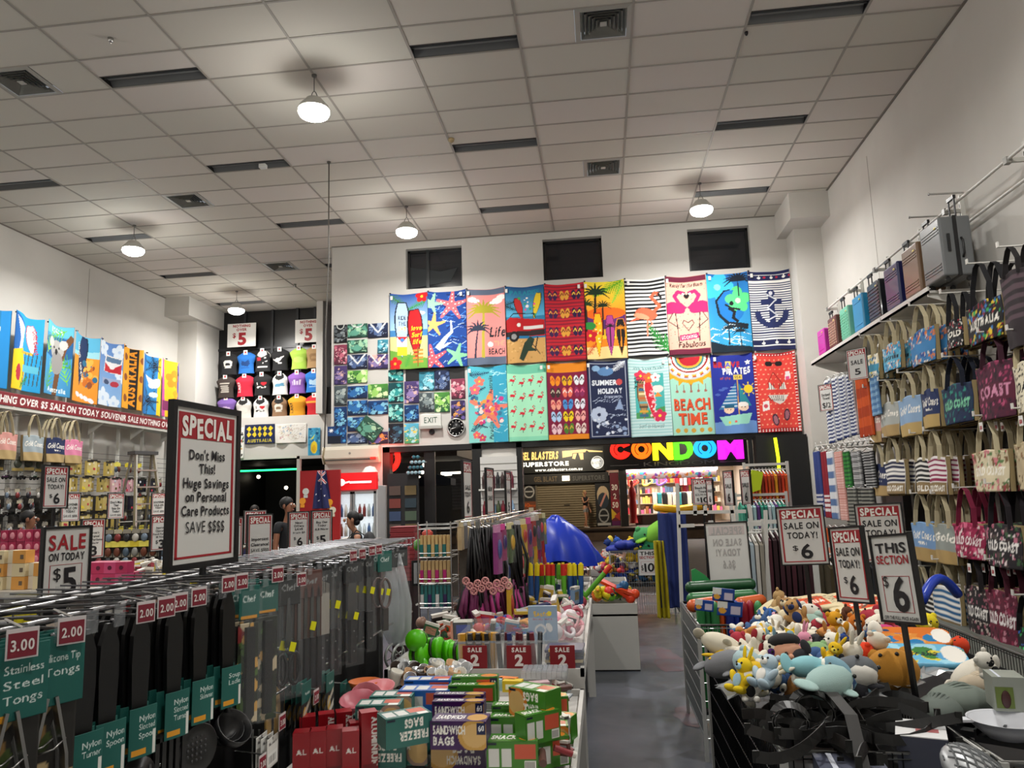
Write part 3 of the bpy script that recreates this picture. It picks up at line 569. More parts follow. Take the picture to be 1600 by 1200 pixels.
p=A(676,752,Y=24);b=MB(M('16223c',.8));b.prism([(-.7,-.15),(-.2,.12),(.3,.2),(.75,.05),(.75,-.15)],p,(1,0,0),(0,0,1),.8);b.build('awning',label='dark blue awning across the arcade seen through the glass',cat='awning')
p=A(716,770,Y=25);b=MB(M('aaa79e',.6))
for k in range(12):b.bx(-.2,.2,-.03,0,-.55+k*.1,-.47+k*.1)
b.build('shop_partition',loc=p,label='pale slatted panel across the arcade behind the glass',cat='panel')
w=MB(M('4a3120',.7));w.bx(-9,-4.2,22,25,3.0,3.7);w.build('bulkhead',label='brown bulkhead across the arcade above the tube light',cat='bulkhead')
p=A(610,716,Y=13.8);b=MB(M('ff1810',.4,emit=5));b.tube([(p.x-.02+.16*math.cos(a),13.82,p.z+.21*math.sin(a))for a in np.linspace(-1.6,1.9,14)],.05,8);b.tube([(p.x-.02,13.82,p.z-.2),(p.x-.02,13.82,p.z+.2)],.05,8);b.build('neon_letter',label='glowing red neon letter in the window by the black post',cat='neon light')
L=bpy.data.lights.new('neon_glow','POINT');L.energy=14;L.color=(1,.1,.06);L.shadow_soft_size=.2;o=bpy.data.objects.new('neon_glow',L);COL.objects.link(o);o.location=(p.x+.02,13.3,p.z)
# ================================================================ people
def skin_mesh(name,nodes,links,mat,parent,sub=2):
 names=list(nodes);idx={n:i for i,n in enumerate(names)}
 me=bpy.data.meshes.new(name);me.from_pydata([nodes[n][0]for n in names],[(idx[a],idx[b])for a,b in links],[]);me.update()
 o=bpy.data.objects.new(name,me);place(o,parent);md=o.modifiers.new('skin','SKIN');md.use_smooth_shade=True
 for i,n in enumerate(names):
  r=nodes[n][1];me.skin_vertices[0].data[i].radius=r if isinstance(r,tuple)else(r,r);me.skin_vertices[0].data[i].use_root=(i==0)
 sb=o.modifiers.new('subdivision','SUBSURF');sb.levels=sub;sb.render_levels=sub;me.materials.append(mat);return o
def human(name,lb,loc,rz,h,J,skin,hair,top,low,shoes='1a1a1c',hairstyle='bun',sleeve=.5,leglen=1.0):
 """J overrides joints given as fractions of the height; the figure faces -y."""
 t=T(name,lb,'person',loc,rz)
 j=dict(pel=(0,0,.53),waist=(0,0,.6),chest=(0,.005,.72),nk=(0,.005,.815),nk2=(0,-.004,.855),jaw=(0,-.02,.885),head=(0,-.008,.935),crown=(0,0,.972),shR=(-.1,.005,.805),elR=(-.125,.01,.63),wrR=(-.13,-.04,.49),haR=(-.128,-.06,.45),shL=(.1,.005,.805),elL=(.125,.01,.63),wrL=(.13,-.04,.49),haL=(.128,-.06,.45),hipR=(-.05,0,.51),knR=(-.055,-.012,.285),anR=(-.055,.01,.045),toR=(-.06,-.07,.018),hipL=(.05,0,.51),knL=(.055,-.012,.285),anL=(.055,.01,.045),toL=(.06,-.07,.018))
 j.update(J);P={k:Vector(v)*h for k,v in j.items()};H_=h/1.65
 R=dict(pel=(.085,.07),waist=(.098,.075),chest=(.108,.075),nk=.04,nk2=.036,jaw=(.045,.05),head=(.062,.075),crown=(.05,.06),sh=.043,el=.032,wr=.022,ha=(.022,.03),hip=.082,kn=.052,an=.034,to=.026)
 nd={k:(P[k],tuple(q*H_ for q in((R[k]if k in R else R[k[:2]]if k[:2]in R else R[k[:3]]),)[0])if isinstance((R[k]if k in R else R[k[:2]]if k[:2]in R else R[k[:3]]),tuple)else(R[k]if k in R else R[k[:2]]if k[:2]in R else R[k[:3]])*H_)for k in P}
 L=[('pel','waist'),('waist','chest'),('chest','nk'),('nk','nk2'),('nk2','jaw'),('jaw','head'),('head','crown')]
 for s in 'RL':L+=[('chest','sh'+s),('sh'+s,'el'+s),('el'+s,'wr'+s),('wr'+s,'ha'+s),('pel','hip'+s),('hip'+s,'kn'+s),('kn'+s,'an'+s),('an'+s,'to'+s)]
 for s,sg in(('R',-1),('L',1)):
  base=P['ha'+s];d=(P['ha'+s]-P['wr'+s]).normalized();side=Vector((0,1,0));side=(side-d*side.dot(d)).normalized()
  for q,(off,ln)in enumerate(((-.028,.055),(-.01,.075),(.009,.07),(.026,.055))):
   a=base+side*off*H_+d*.03*H_;nd['f%s%da'%(s,q)]=(a,.0085*H_);nd['f%s%db'%(s,q)]=(a+d*ln*H_+Vector((-sg*.012,0,0)),.0075*H_);L+=[('ha'+s,'f%s%da'%(s,q)),('f%s%da'%(s,q),'f%s%db'%(s,q))]
  a=base-side*.04*H_-d*.005;nd['t'+s]=(a-side*.015*H_+d*.03*H_,.009*H_);L.append(('ha'+s,'t'+s))
 skin_mesh('body',nd,L,M(skin,.5),t)
 hd=P['head'];fw=(P['jaw']-P['nk2']);
 b=MB(M(skin,.5));b.ell(hd+Vector((0,-.088,-.012))*H_,(.014*H_,.02*H_,.024*H_),nu=8,nv=6);b.build('nose',t)
 for sg in(-1,1):
  b=MB(M('f0ece4',.3));c_=hd+Vector((sg*.028,-.064,.012))*H_;b.ell(c_,.010*H_,nu=8,nv=6);b.ell(c_+Vector((0,-.006,0))*H_,.006*H_,M('1a1210',.2),6,4);b.build('eye',t)
  b=MB(M(skin,.5));b.ell(hd+Vector((sg*.07,.01,-.01))*H_,(.01*H_,.02*H_,.032*H_),nu=8,nv=6);b.build('ear',t)
 b=MB(M('8a4a44',.5));b.ell(hd+Vector((0,-.07,-.055))*H_,(.024*H_,.012*H_,.008*H_),nu=8,nv=6);b.build('mouth',t)
 b=MB(M(hair,.6));cp=hd+Vector((0,.014,.024))*H_
 b.ell(cp+Vector((0,.014,.008))*H_,(.08*H_,.085*H_,.076*H_),nu=16,nv=10,rot=Matrix.Rotation(-.5,3,'X'))
 if hairstyle=='bun':b.ell(cp+Vector((0,.1,.0))*H_,(.045*H_,.045*H_,.05*H_));b.ell(cp+Vector((0,.05,-.06))*H_,(.06*H_,.05*H_,.05*H_))
 if hairstyle=='long':
  b.ell(cp+Vector((0,.05,-.1))*H_,(.075*H_,.05*H_,.13*H_));b.ell(cp+Vector((0,.05,-.2))*H_,(.065*H_,.035*H_,.1*H_))
 b.build('hair',t)
 cl={k:(P[k],tuple(q+.012 for q in nd[k][1])if isinstance(nd[k][1],tuple)else nd[k][1]+.012)for k in('pel','waist','chest','shR','shL')}
 Lc=[('pel','waist'),('waist','chest'),('chest','shR'),('chest','shL')]
 if sleeve:
  for s in 'RL':cl['sl'+s]=(P['sh'+s].lerp(P['el'+s],sleeve),nd['el'+s][1]+.018);Lc.append(('sh'+s,'sl'+s))
 cl['pel']=(P['pel']-Vector((0,0,.025))*h,cl['pel'][1]);cl['chest']=(P['chest']+Vector((0,0,.03))*h,cl['chest'][1]);skin_mesh('top',cl,Lc,M(top,.85),t)
 cl={'pel':(P['pel'],tuple(q+.014 for q in nd['pel'][1])),'wb':(P['pel'].lerp(P['waist'],.6),tuple(q+.006 for q in nd['waist'][1]))};Lc=[('pel','wb')]
 for s in 'RL':
  cl['hip'+s]=(P['hip'+s],nd['hip'+s][1]+.014);e=P['hip'+s].lerp(P['kn'+s],min(1,leglen*2));cl['kn'+s]=(e,nd['kn'+s][1]+.014);Lc+=[('pel','hip'+s),('hip'+s,'kn'+s)]
  if leglen>.5:cl['an'+s]=(P['kn'+s].lerp(P['an'+s],leglen*2-1),nd['an'+s][1]+.016);Lc.append(('kn'+s,'an'+s))
 skin_mesh('shorts' if leglen<.6 else 'trousers',cl,Lc,M(low,.85),t)
 for s in 'RL':
  b=MB(M(shoes,.6));m_=(P['an'+s]+P['to'+s])/2;b.ell((m_.x,m_.y-.02*H_,.035*H_),(.045*H_,.125*H_,.035*H_),nu=10,nv=6);b.build('shoe',t)
 return t
SK1,SK2='a8765a','8a5a42'
human('person','person with long fair hair, dark top and grey shorts, walking past the roller door',(A(916,823,Y=30.7).x,30.7,.45),math.radians(50),1.5,dict(knR=(-.055,-.06,.29),anR=(-.055,-.06,.05),toR=(-.06,-.135,.02),knL=(.055,-.0,.285),anL=(.055,.11,.06),toL=(.06,.05,.02),elR=(-.12,-.05,.66),wrR=(-.04,-.1,.7),haR=(-.02,-.11,.735)),SK1,'a98a5e','1c1a1e','7d7f80','b9b4aa','long',.0,.28)
P_=A(556,796,Y=9.6)
wm=human('person','dark-haired woman with hair in a bun looking down, black top and black backpack',(P_.x,9.6,0),math.radians(-68),P_.z,dict(jaw=(0,-.045,.873),head=(0,-.035,.925),crown=(0,-.024,.962),nk2=(0,-.015,.85),elR=(-.12,-.01,.64),wrR=(-.08,-.12,.6),haR=(-.07,-.155,.6),elL=(.12,-.0,.64),wrL=(.09,-.12,.6),haL=(.08,-.155,.6)),SK1,'0e0b0c','17161a','202228','1a1a1c','bun',.0,1.0)
b=MB(M('15161a',.7));b.ell((0,.17,1.12),(.15,.1,.22),nu=18,nv=12);b.ell((0,.25,1.04),(.11,.05,.11),nu=14,nv=8);b.bx(-.1,.1,.268,.276,1.18,1.2,M('3a3b40',.4));bp=b.build('backpack',loc=(P_.x,9.6,0),rot=math.radians(-68),label='black backpack worn by the woman with the bun',cat='backpack')
for s in(-1,1):b=MB(M('101114',.7));b.strap([(s*.08,.1,1.3),(s*.1,.0,1.365),(s*.105,-.1,1.25),(s*.12,-.06,1.05),(s*.11,.1,.97)],.045,.01,(1,0,0));b.build('strap',bp)
P_=A(449,776,Y=9.9)
human('person','dark-haired person in dark clothes before the dark opening, seen in profile',(P_.x,9.9,0),math.radians(78),P_.z,{},SK2,'0b0a0b','1a1c20','16171a','111111','short',.45,1.0)
P_=A(398,789,Y=14.2)
human('person','shadowy person in a tan top at the left of the dark opening',(P_.x,14.2,0),math.radians(30),P_.z,{},SK2,'1a1210','6a5440','16171a','111111','long',.45,1.0)
P_=A(45,797,Y=9.2)
human('person','person with dark hair and blue top among the displays at the left edge',(P_.x,9.2,0),math.radians(120),P_.z,{},SK2,'0d0b0b','1f3f66','16171a','111111','short',.45,1.0)
# ================================================================ beach towels on the back wall
TW=.725
def tcv(bg,w=72):return Cv(w,2.0,bg)
D=[]
c=tcv('2f66b0');c.grad(1.0,2.0,'9cc4e0','1f4a9a');c.rect(0,.82,1,1.02,'3a7ab0');c.rect(0,0,1,.84,'d9c88a');c.poly([(0,0),(1,0),(1,.25),(0,.5)],'6aa03a');c.frond(.95,1.75,.55,3.5,'2f8a3a');c.frond(.0,1.95,.6,-.6,'3f7a3a');c.flower(.85,1.9,.16,'c8141c');c.ell(.8,1.45,.14,.05,'e8f0f4')
c.board(.32,.3,.33,1.45,'a8c4e4','141a2a');c.rect(.19,.58,.45,.85,'e8e8e4');c.poly([(.18,.85),(.32,.68),(.46,.85)],'c01c1c');c.ell(.32,.76,.05,.05,'3a7ac0');c.rect(.2,.36,.44,.58,'f0e02a');c.text('RIDE',.32,1.3,.11,'3a3f4a',w=.2);c.text('THE',.32,1.15,.11,'3a3f4a',w=.18);c.text('WAVE',.32,1.0,.11,'d8c81a',w=.2)
c.board(.7,.22,.36,1.32,'b5121a','3a0a10',.04);c.text('love',.7,1.0,.13,'f4d02a',w=.28,shear=.2);c.text('Surf',.71,.82,.13,'f4d02a',w=.28,shear=.2);c.text('life',.72,.64,.13,'f4d02a',w=.24,shear=.2)
for k in range(4):c.rect(.6,.14+k*.1,.88,.2+k*.1,'c98a3a')
c.rect(.72,.05,.76,.55,'8a5a22');c.flower(.14,.14,.17,'c8141c','f0a02a');c.frond(.4,.05,.4,1.2,'4a9a3a');D.append(('beach towel with two surfboards reading RIDE THE WAVE and love Surf life',c))
c=tcv('16418f');c.waves(46,'3a7ad0',.03,seed=3);c.waves(24,'bcd4f0',.02,seed=9);c.waves(20,'0e2860',.04,seed=4);c.arm(.62,1.62,.4,'d86a72',5,.1,'f4f0ec');c.arm(.1,1.68,.28,'9adfae',5,.3);c.arm(.14,1.12,.3,'f0b46a',5,.1);c.arm(.12,.22,.36,'d85a66',5,-.2,'f4ecec');c.arm(.75,.28,.3,'8ad8a0',5,.25)
c.line([(.25,.5),(.45,.75),(.62,.9),(.6,1.2)],.16,'c4d4ea',.03);c.poly([(.2,.48),(.5,.62),(.62,.62),(.4,.5)],'e8eef4');D.append(('blue ocean beach towel with coral, green and orange starfish',c))
c=tcv('e8918c');c.rect(0,0,1,.2,'5d6a80');c.rect(0,1.84,1,2,'5d6a80');[c.ell(x,y,r,r*.6,'f2eeea')for x,y,r in((.15,1.72,.12),(.26,1.68,.09),(.8,1.66,.14),(.9,1.74,.12),(.68,1.62,.08))]
c.palm(.42,.2,1.2,'a99f2c','b8a83a',.02,.42,11);c.palm(.2,.2,.72,'2c3448','2c3448',.12,.34,9);c.text('Life',.78,.72,.26,'1d222c',w=.4,shear=.25);c.ell(.6,.52,.07,.07,'f6ece8');c.text('THE',.82,.48,.13,'f0b088',w=.28,st='r');c.text('BEACH',.76,.26,.15,'1d222c',w=.42);D.append(('pink beach towel with olive palm reading Life THE BEACH between grey bands',c))
c=tcv('1b6f9e');c.grad(1.1,2,'5ab4d8','164a80');c.rect(0,1.05,1,1.2,'2a7aa0');c.rect(0,0,1,.62,'c89a5a');c.dots(40,.02,['b08448','d8ae70'],(0,0,1,.6),4);c.text('PARADISE',.5,1.78,.12,'1f8aa0',w=.75);c.frond(-.05,1.5,.4,.3,'12343a');c.frond(-.05,1.5,.4,-.4,'12343a');c.board(.42,1.1,.17,.6,'c02a2a','3a1a1a',.22);c.board(.72,1.12,.17,.68,'e0c02a','3a3a1a',-.2);c.dots(14,.03,['f4e8e0','e84a8a','3aa05a'],(.35,1.2,.8,1.7),6)
c.poly([(0,1.1),(.1,1.18),(.55,1.14),(1,1.08),(1,.66),(0,.72)],'b3141c');c.poly([(0,.8),(1,.84),(1,.7),(0,.68)],'2a1a1c');c.ell(.2,.68,.13,.14,'141416');c.ell(.2,.68,.07,.07,'8a8a8a');c.line([(.12,1.2),(.2,1.28),(.72,1.27),(.75,1.15)],.025,'14181c');c.rect(.45,.86,.95,.95,'d8d4d0');c.ell(.33,.98,.05,.05,'e8e8e0');c.poly([(.32,.1),(.45,.5),(.6,.68),(.72,.6),(.64,.4),(.8,.3),(.55,.3),(.42,.05)],'22382a');c.line([(.72,.3),(.8,.65)],.03,'14181c');c.line([(.62,.55),(.85,.2)],.02,'14181c');D.append(('blue and sand beach towel with a red convertible carrying surfboards',c))
c=tcv('c8202f');c.stripes(0,2,22,'8f1a2e')
for j in range(4):
 y=.26+j*.48
 for i,(a,b_)in enumerate((('3a1a4a','e89a3a'),('e0a03a','7a2a1a'),('2a1440','f0c03a'))):c.flops(.2+.3*i,y,.26,a,b_,.062)
D.append(('red striped beach towel printed with rows of dark and gold thongs',c))
c=tcv('f08a1a');c.grad(.9,2,'ff7a1a','f8e03a');c.grad(.5,1.1,'f6d02a','e8501a');c.rect(0,0,1,.3,'f4d890');c.rect(0,.75,1,1.1,'5a2a70');c.ell(.5,1.15,.5,.16,'f06a14');c.frond(.95,1.98,.8,3.6,'6aa81a',11);c.frond(.98,1.95,.6,4.2,'8ac83a',9);c.palm(.22,.6,1.1,'14301a','2a1a14',.05,.36);c.palm(.02,.5,.9,'1a3a1a','2a1a14',.0,.26);c.palm(.42,.6,.75,'1a2a14','3a2014',.03,.22)
c.board(.3,.06,.2,1.1,'f4c01a','c8201a');c.dots(12,.03,['e8641a','fff0a0'],(.22,.2,.38,1.0),3);c.board(.6,.06,.2,1.02,'b0408a','6a1a5a');c.palm(.6,.3,.5,'1a1a20',None,.0,.14);c.board(.86,.08,.22,.9,'1a1410','f08a1a');c.palm(.86,.3,.45,'e88a1a',None,.0,.12);c.flower(.1,.6,.17,'c81a2a');c.ell(.1,.85,.15,.1,'2a8a3a');c.frond(0,.1,.4,.9,'c8341a');D.append(('orange sunset beach towel with palms and three surfboards',c))
c=tcv('f4f3ee');c.stripes(0,2,20,'15161a');c.frond(1.02,.1,.85,2.2,'2f8a3a',10,.34);c.frond(1.0,.05,.5,1.7,'3fa04a',8);c.flam(.5,.5,1.15,'f26a4a','e8886a');c.ell(.38,1.02,.2,.07,'f8a07a',-.3);D.append(('black and white striped beach towel with one orange flamingo',c))
c=tcv('f4b9a4');c.dots(150,.012,['d8887a'],seed=8);c.rect(0,1.86,1,2,'6f1f3a');c.rect(0,0,1,.13,'6f1f3a');c.text('Ready for the Beach',.5,1.72,.1,'2a1418',w=.8,shear=.2)
for d in(-1,1):
 c.ell(.5+d*.28,1.18,.24,.14,'e0246a',d*.35);c.poly([(.5+d*.25,1.25),(.5+d*.55,1.3),(.5+d*.5,1.02),(.5+d*.2,1.05)],'e0246a');c.line([(.5+d*.05,1.17),(.5+d*.2,1.3),(.5+d*.3,1.48),(.5+d*.2,1.6),(.5+d*.06,1.56)],.09,'e0246a');c.line([(.5+d*.07,1.55),(.5,1.44)],.07,'1a1216');c.ell(.5+d*.08,1.54,.035,.03,'f4eeee');c.line([(.5+d*.3,1.05),(.5+d*.27,.75),(.5+d*.25,.32)],.02,'2a1a20');c.line([(.5+d*.36,1.05),(.5+d*.48,.85),(.5+d*.22,.65)],.02,'2a1a20')
c.line([(.5,.6),(.36,.78),(.4,.86),(.5,.8),(.6,.86),(.64,.78),(.5,.6)],.018,'3a1c22');c.poly([(.28,.34),(.74,.4),(.74,.54),(.28,.48)],'e0246a');c.text('LOOKING',.51,.4,.08,'f8e8e4',w=.38,rot=.12);c.text('Fabulous',.55,.18,.15,'2a1418',w=.65,shear=.25,rot=.04);D.append(('pink beach towel with two flamingos facing each other',c))
c=tcv('1c82c8');c.grad(.0,2,'38a8dc','1a6ab8');c.flower(.25,1.66,.38,'3ab8e8','8ae0f0',5,.3);c.flower(.68,1.3,.34,'5ad07a','c8f0c0',5,.1);c.ell(.55,1.15,.33,.42,'1a74c0');c.flower(.72,1.28,.3,'5ad888','d8f4c8');c.palm(.75,1.4,.42,'0e1a2a',None,.0,.34,11)
c.line([(.9,.6),(.5,.68),(.25,.95),(.2,1.3),(.4,1.55),(.55,1.58)],.1,'101c28',.02);c.line([(.5,1.1),(.62,1.0),(.58,.85),(.68,.75)],.07,'101418');c.line([(.42,1.2),(.55,1.1),(.75,1.05)],.045,'101418');c.ell(.56,1.22,.05,.06,'101418');c.poly([(.5,.76),(.95,.68),(.9,.62),(.45,.72)],'101c28');c.waves(26,'e0f0f8',.025,(0,.15,.8,.6),5);c.palm(.45,.2,.4,'12202a',None,.02,.18);c.palm(.72,.08,.42,'12202a',None,.0,.2);c.poly([(0,0),(1,0),(1,.12),(.4,.18),(0,.28)],'0e2230');D.append(('blue beach towel with a surfer silhouette inside a curling wave',c))
c=tcv('f2f1ec');c.stripes(.3,1.72,24,'232a58');c.rect(0,1.76,1,2,'1d2350');c.rect(0,1.9,1,1.915,'f2f1ec');c.rect(0,.0,1,.26,'1d2350');c.rect(0,.11,1,.13,'f2f1ec')
for i in range(3):
 for y in(.18,1.83):c.ell(.25+.3*i,y,.04,.03,'f2f1ec');c.rect(.24+.3*i,y,.26+.3*i,y+.07,'f2f1ec')
 c.ell(.38+.3*i,1.84,.03,.03,'b0203a')
c.line([(.5,.62),(.5,1.3)],.13,'1d2858');c.rect(.26,1.16,.76,1.28,'1d2858');c.ell(.5,1.42,.1,.1,'1d2858');c.ell(.5,1.42,.05,.05,'d8d8e0');c.line([(.16,.95),(.2,.78),(.36,.64),(.5,.6),(.64,.64),(.8,.78),(.84,.95)],.13,'1d2858');c.poly([(.08,.82),(.16,1.02),(.28,.82)],'1d2858');c.poly([(.72,.82),(.84,1.02),(.92,.82)],'1d2858');c.line([(.4,1.4),(.62,1.25),(.4,1.05),(.62,.85),(.35,.72)],.03,'d4d6e0');D.append(('navy and white striped beach towel with a large anchor',c))
c=tcv('6fc8c8');c.grad(0,2,'8ad8d0','4ab4c8');c.rect(.62,0,1,2,'38a4c4');c.waves(30,'a8e4e8',.03,(.5,0,1,2),7);c.frond(.05,1.75,.5,.2,'2a4a6a');c.frond(.0,1.2,.5,.5,'1a3a5a');c.frond(.05,.3,.45,.5,'1f4a6a');c.frond(.1,.5,.4,-.3,'16324a');c.flower(.3,1.6,.13,'e87a6a');c.flower(.18,1.38,.14,'e06a7a');c.flower(.16,1.12,.1,'3a5a8a');c.arm(.52,.85,.5,'e8806a',5,.15);c.dots(60,.045,['d84a6a','f0a04a','f4d8d0','3a7a9a','c83a8a'],(.2,.5,.85,1.2),9);c.flower(.2,.2,.1,'e86a6a');c.flower(.35,.12,.1,'c84a6a');c.text('Australia',.62,1.5,.1,'2a4a5a',w=.5,rot=1.57,shear=.2);c.text('Paradise',.62,.3,.1,'2a4a5a',w=.45,rot=1.57,shear=.2);D.append(('turquoise beach towel with one big floral starfish',c))
c=tcv('a6e6c0');c.rect(0,1.76,1,2,'6fc4a4');c.rect(0,0,1,.12,'8ad8b4')
for j in range(4):
 for i in range(4):c.flam(.13+.23*i,.24+.4*j-(.06 if i%2 else 0),.27,'d02438','3a1a24')
D.append(('mint beach towel printed with rows of little red flamingos',c))
c=tcv('7f1238');c.rect(0,1.74,1,2,'e88a1a');c.rect(0,0,1,.13,'e88a1a');cols=[('f0901a','d85a1a'),('e8b01a','2a2a30'),('e8ecf0','1a1a20'),('3a2a2a','c8b8a0'),('e8705a','f0e0d8'),('8a2a5a','e86a8a'),('f0a08a','c83a4a'),('4a90d0','1a4a8a'),('e8e4f0','3a2a30'),('b0d0f0','2a3a5a'),('f0d01a','1a1a1a'),('f0a8a0','6a1a2a'),('f0c8d0','8a3a5a'),('4a7a2a','c8a83a'),('e8d0c8','7a2a2a')]
for j in range(5):
 for i in range(3):a=cols[(4-j)*3+i];c.flops(.2+.3*i,.28+.31*j,.27,a[0],a[1],.068)
D.append(('maroon beach towel with orange ends and rows of colourful thongs',c))
c=tcv('1d2648');c.line([(.05,.06),(.95,.06),(.95,1.93),(.05,1.93),(.05,.06)],.015,'c8d0e0');c.frond(.95,1.95,.5,3.7,'e4e8ee',9);c.ell(.45,1.72,.2,.12,'5a84b4');c.ell(.22,1.8,.1,.08,'8ab0d4');c.star(.5,1.82,.06,'c8d4e4');c.text('SUMMER',.42,1.36,.13,'e8ecf2',w=.62,st='x');c.ell(.78,1.42,.08,.08,'c84a4a');c.text('HOLIDAY',.55,1.14,.13,'dfe4ee',w=.6,st='x');c.text('Departure',.6,1.02,.07,'aab4cc',w=.4);c.waves(30,'aebad2',.015,(.1,.1,.8,1.0),12);c.flower(.25,.6,.2,'b8c4da','1d2648',8);c.poly([(.65,.72),(.85,.72),(.78,1.0)],'8ea2c4');c.dots(22,.04,['dfe4ee','8ea2c4','b8c4da'],(.12,.1,.9,.5),14);c.ell(.3,.2,.07,.1,'1d2648');D.append(('navy beach towel covered in white holiday sketches reading SUMMER HOLIDAY',c))
c=tcv('cfe8e6');c.stripes(0,2,26,'a8d4d4');c.rect(.15,.45,.85,1.6,'4ab4b0');c.poly([(.15,.45),(.85,.45),(.85,.75),(.15,.6)],'4a9a5a');c.ell(.7,1.2,.14,.1,'e8e8e0');c.poly([(.6,1.0),(.8,1.0),(.7,1.12)],'e8963a');c.board(.34,.45,.26,1.0,'b08a5a','6a4a2a');[c.rect(.23,.5+k*.11,.45,.56+k*.11,q)for k,q in enumerate(('3a6a8a','d8a83a','5a4a3a','6ab0b0','c86a3a','e8d8a0','3a6a8a','b04a3a'))];c.board(.58,.42,.2,1.0,'d8283a','f0e8e0',.12);c.dots(30,.025,['f4d8d8','f08a9a'],(.5,.5,.66,1.3),5);c.flower(.3,1.55,.15,'e0385a');c.flower(.5,1.5,.14,'f06a3a');c.flower(.66,1.5,.12,'f4f0ec','d8303a');c.flower(.72,.52,.16,'d82a5a');c.text('Aloha Summer Paradise',.5,1.72,.08,'7aa8a8',w=.75,shear=.2);c.text('Surf in Hawaii',.5,.22,.1,'8aa8a8',w=.6,shear=.2);c.waves(10,'1a2a2a',.02,(.12,1.2,.2,1.5),2);D.append(('pale striped beach towel with two patterned surfboards and hibiscus',c))
c=tcv('a5dcc8');[c.ell(.5,1.98,r*1.15,r,q)for r,q in((.66,'e8b028'),(.58,'c8ccd0'),(.53,'c0281e'),(.5,'e8b83a'),(.46,'f2efe8'),(.4,'a82a2a'),(.36,'f2efe8'),(.31,'3a8a8a'),(.27,'e8b03a'),(.22,'c02030'))]
for k in range(9):t_=-1.35+2.7*k/8;c.ell(.5+.5*1.15*math.sin(t_),1.98-.5*math.cos(t_),.05,.05,'f6f2ea');c.poly([(.5+.6*math.sin(t_-.12)*1.15,1.98-.6*math.cos(t_-.12)),(.5+.78*math.sin(t_)*1.15,1.98-.78*math.cos(t_)),(.5+.6*math.sin(t_+.12)*1.15,1.98-.6*math.cos(t_+.12))],'e0a820')
for k in range(5):c.line([(.16+.17*k,1.28),(.16+.17*k,1.12)],.015,'8a5a4a');c.ell(.16+.17*k,1.1,.035,.035,'a86a5a')
c.text('BEACH',.5,.62,.28,'8a3a2a',w=.86,st='x');c.text('BEACH',.49,.635,.28,'e0522a',w=.86,st='b');c.text('TIME',.5,.26,.28,'8a3a2a',w=.68,st='x');c.text('TIME',.49,.275,.28,'e0522a',w=.68,st='b');[c.ell(.12+.19*k,.12,.055,.055,'d0a03a')or c.ell(.12+.19*k,.12,.03,.03,'f0e0b0')for k in range(5)];D.append(('mint beach towel with a mandala top reading BEACH TIME',c))
c=tcv('1f2f96');c.poly([(0,0),(1,0),(1,.3),(.5,.36),(0,.28)],'6a94d0');c.text('BRAVE',.38,1.68,.14,'c02a2a',w=.62,st='x');c.rect(.34,1.66,.47,1.84,'e8d060');c.text('A',.405,1.69,.12,'5a6ad0',st='x');c.text('PiRATES',.6,1.5,.16,'f2f2f0',w=.66,st='x',jig=.05);c.star(.88,1.78,.08,'f2f2f0');c.text('of the',.32,1.36,.08,'a84a3a',w=.24);c.rect(.52,1.35,.72,1.47,'e8d060');c.text('SEA',.62,1.375,.07,'7a5a2a',w=.16)
c.line([(.58,.45),(.6,1.4)],.025,'c8a04a');c.poly([(.56,.62),(.56,1.28),(.12,.6)],'3a7aa8');[c.line([(.2+.04*k,.68+.08*k),(.55,.68+.08*k)],.02,'d8e4ec')for k in range(7)];c.poly([(.63,.7),(.63,1.25),(.9,.68)],'2a8a9a');c.ell(.85,1.1,.11,.11,'f4d028',n=12);[c.line([(.85+.13*math.cos(a),1.1+.13*math.sin(a)),(.85+.18*math.cos(a),1.1+.18*math.sin(a))],.02,'f4d028')for a in np.linspace(0,6.28,9)];[c.ell(x,y,.07,.03,'4a64b8')for x,y in((.22,1.1),(.3,1.14),(.12,.98))];c.poly([(.12,.42),(.9,.5),(.8,.24),(.25,.2)],'9adcc8');c.ell(.36,.6,.12,.1,'f0cdb0');c.rect(.26,.64,.48,.72,'1a5a7a');c.ell(.7,.66,.13,.11,'f0d4bc');c.ell(.7,.72,.12,.06,'f4f0ec');[c.ell(x,y,.014,.014,'1a1a1a')for x,y in((.33,.6),(.4,.6),(.66,.65),(.74,.65))];c.ell(.5,.3,.03,.03,'e05a5a');c.ell(.36,.28,.03,.03,'f0c83a');D.append(('royal blue beach towel with a sailing boat reading BRAVE PiRATES of the SEA',c))
c=tcv('e2453c');g_=np.random.default_rng(3)
for j in range(16):
 for i in range(9):c.ell(.06+.11*i+(.055 if j%2 else 0),.07+.125*j,.018,.018,'f6b08a')
for a,b_,e,f_ in((0,0,1,.1),(0,1.92,1,2),(0,0,.07,2),(.93,0,1,2)):c.rect(a,b_,e,f_,'b0141e')
for k in range(26):[c.ell(x,.04+k*.077,.016,.016,'f8ece6',n=8)for x in(.02,.05,.95,.98)]
for k in range(14):[c.ell(.05+k*.07,y,.016,.016,'f8ece6',n=8)for y in(.03,.07,1.95)]
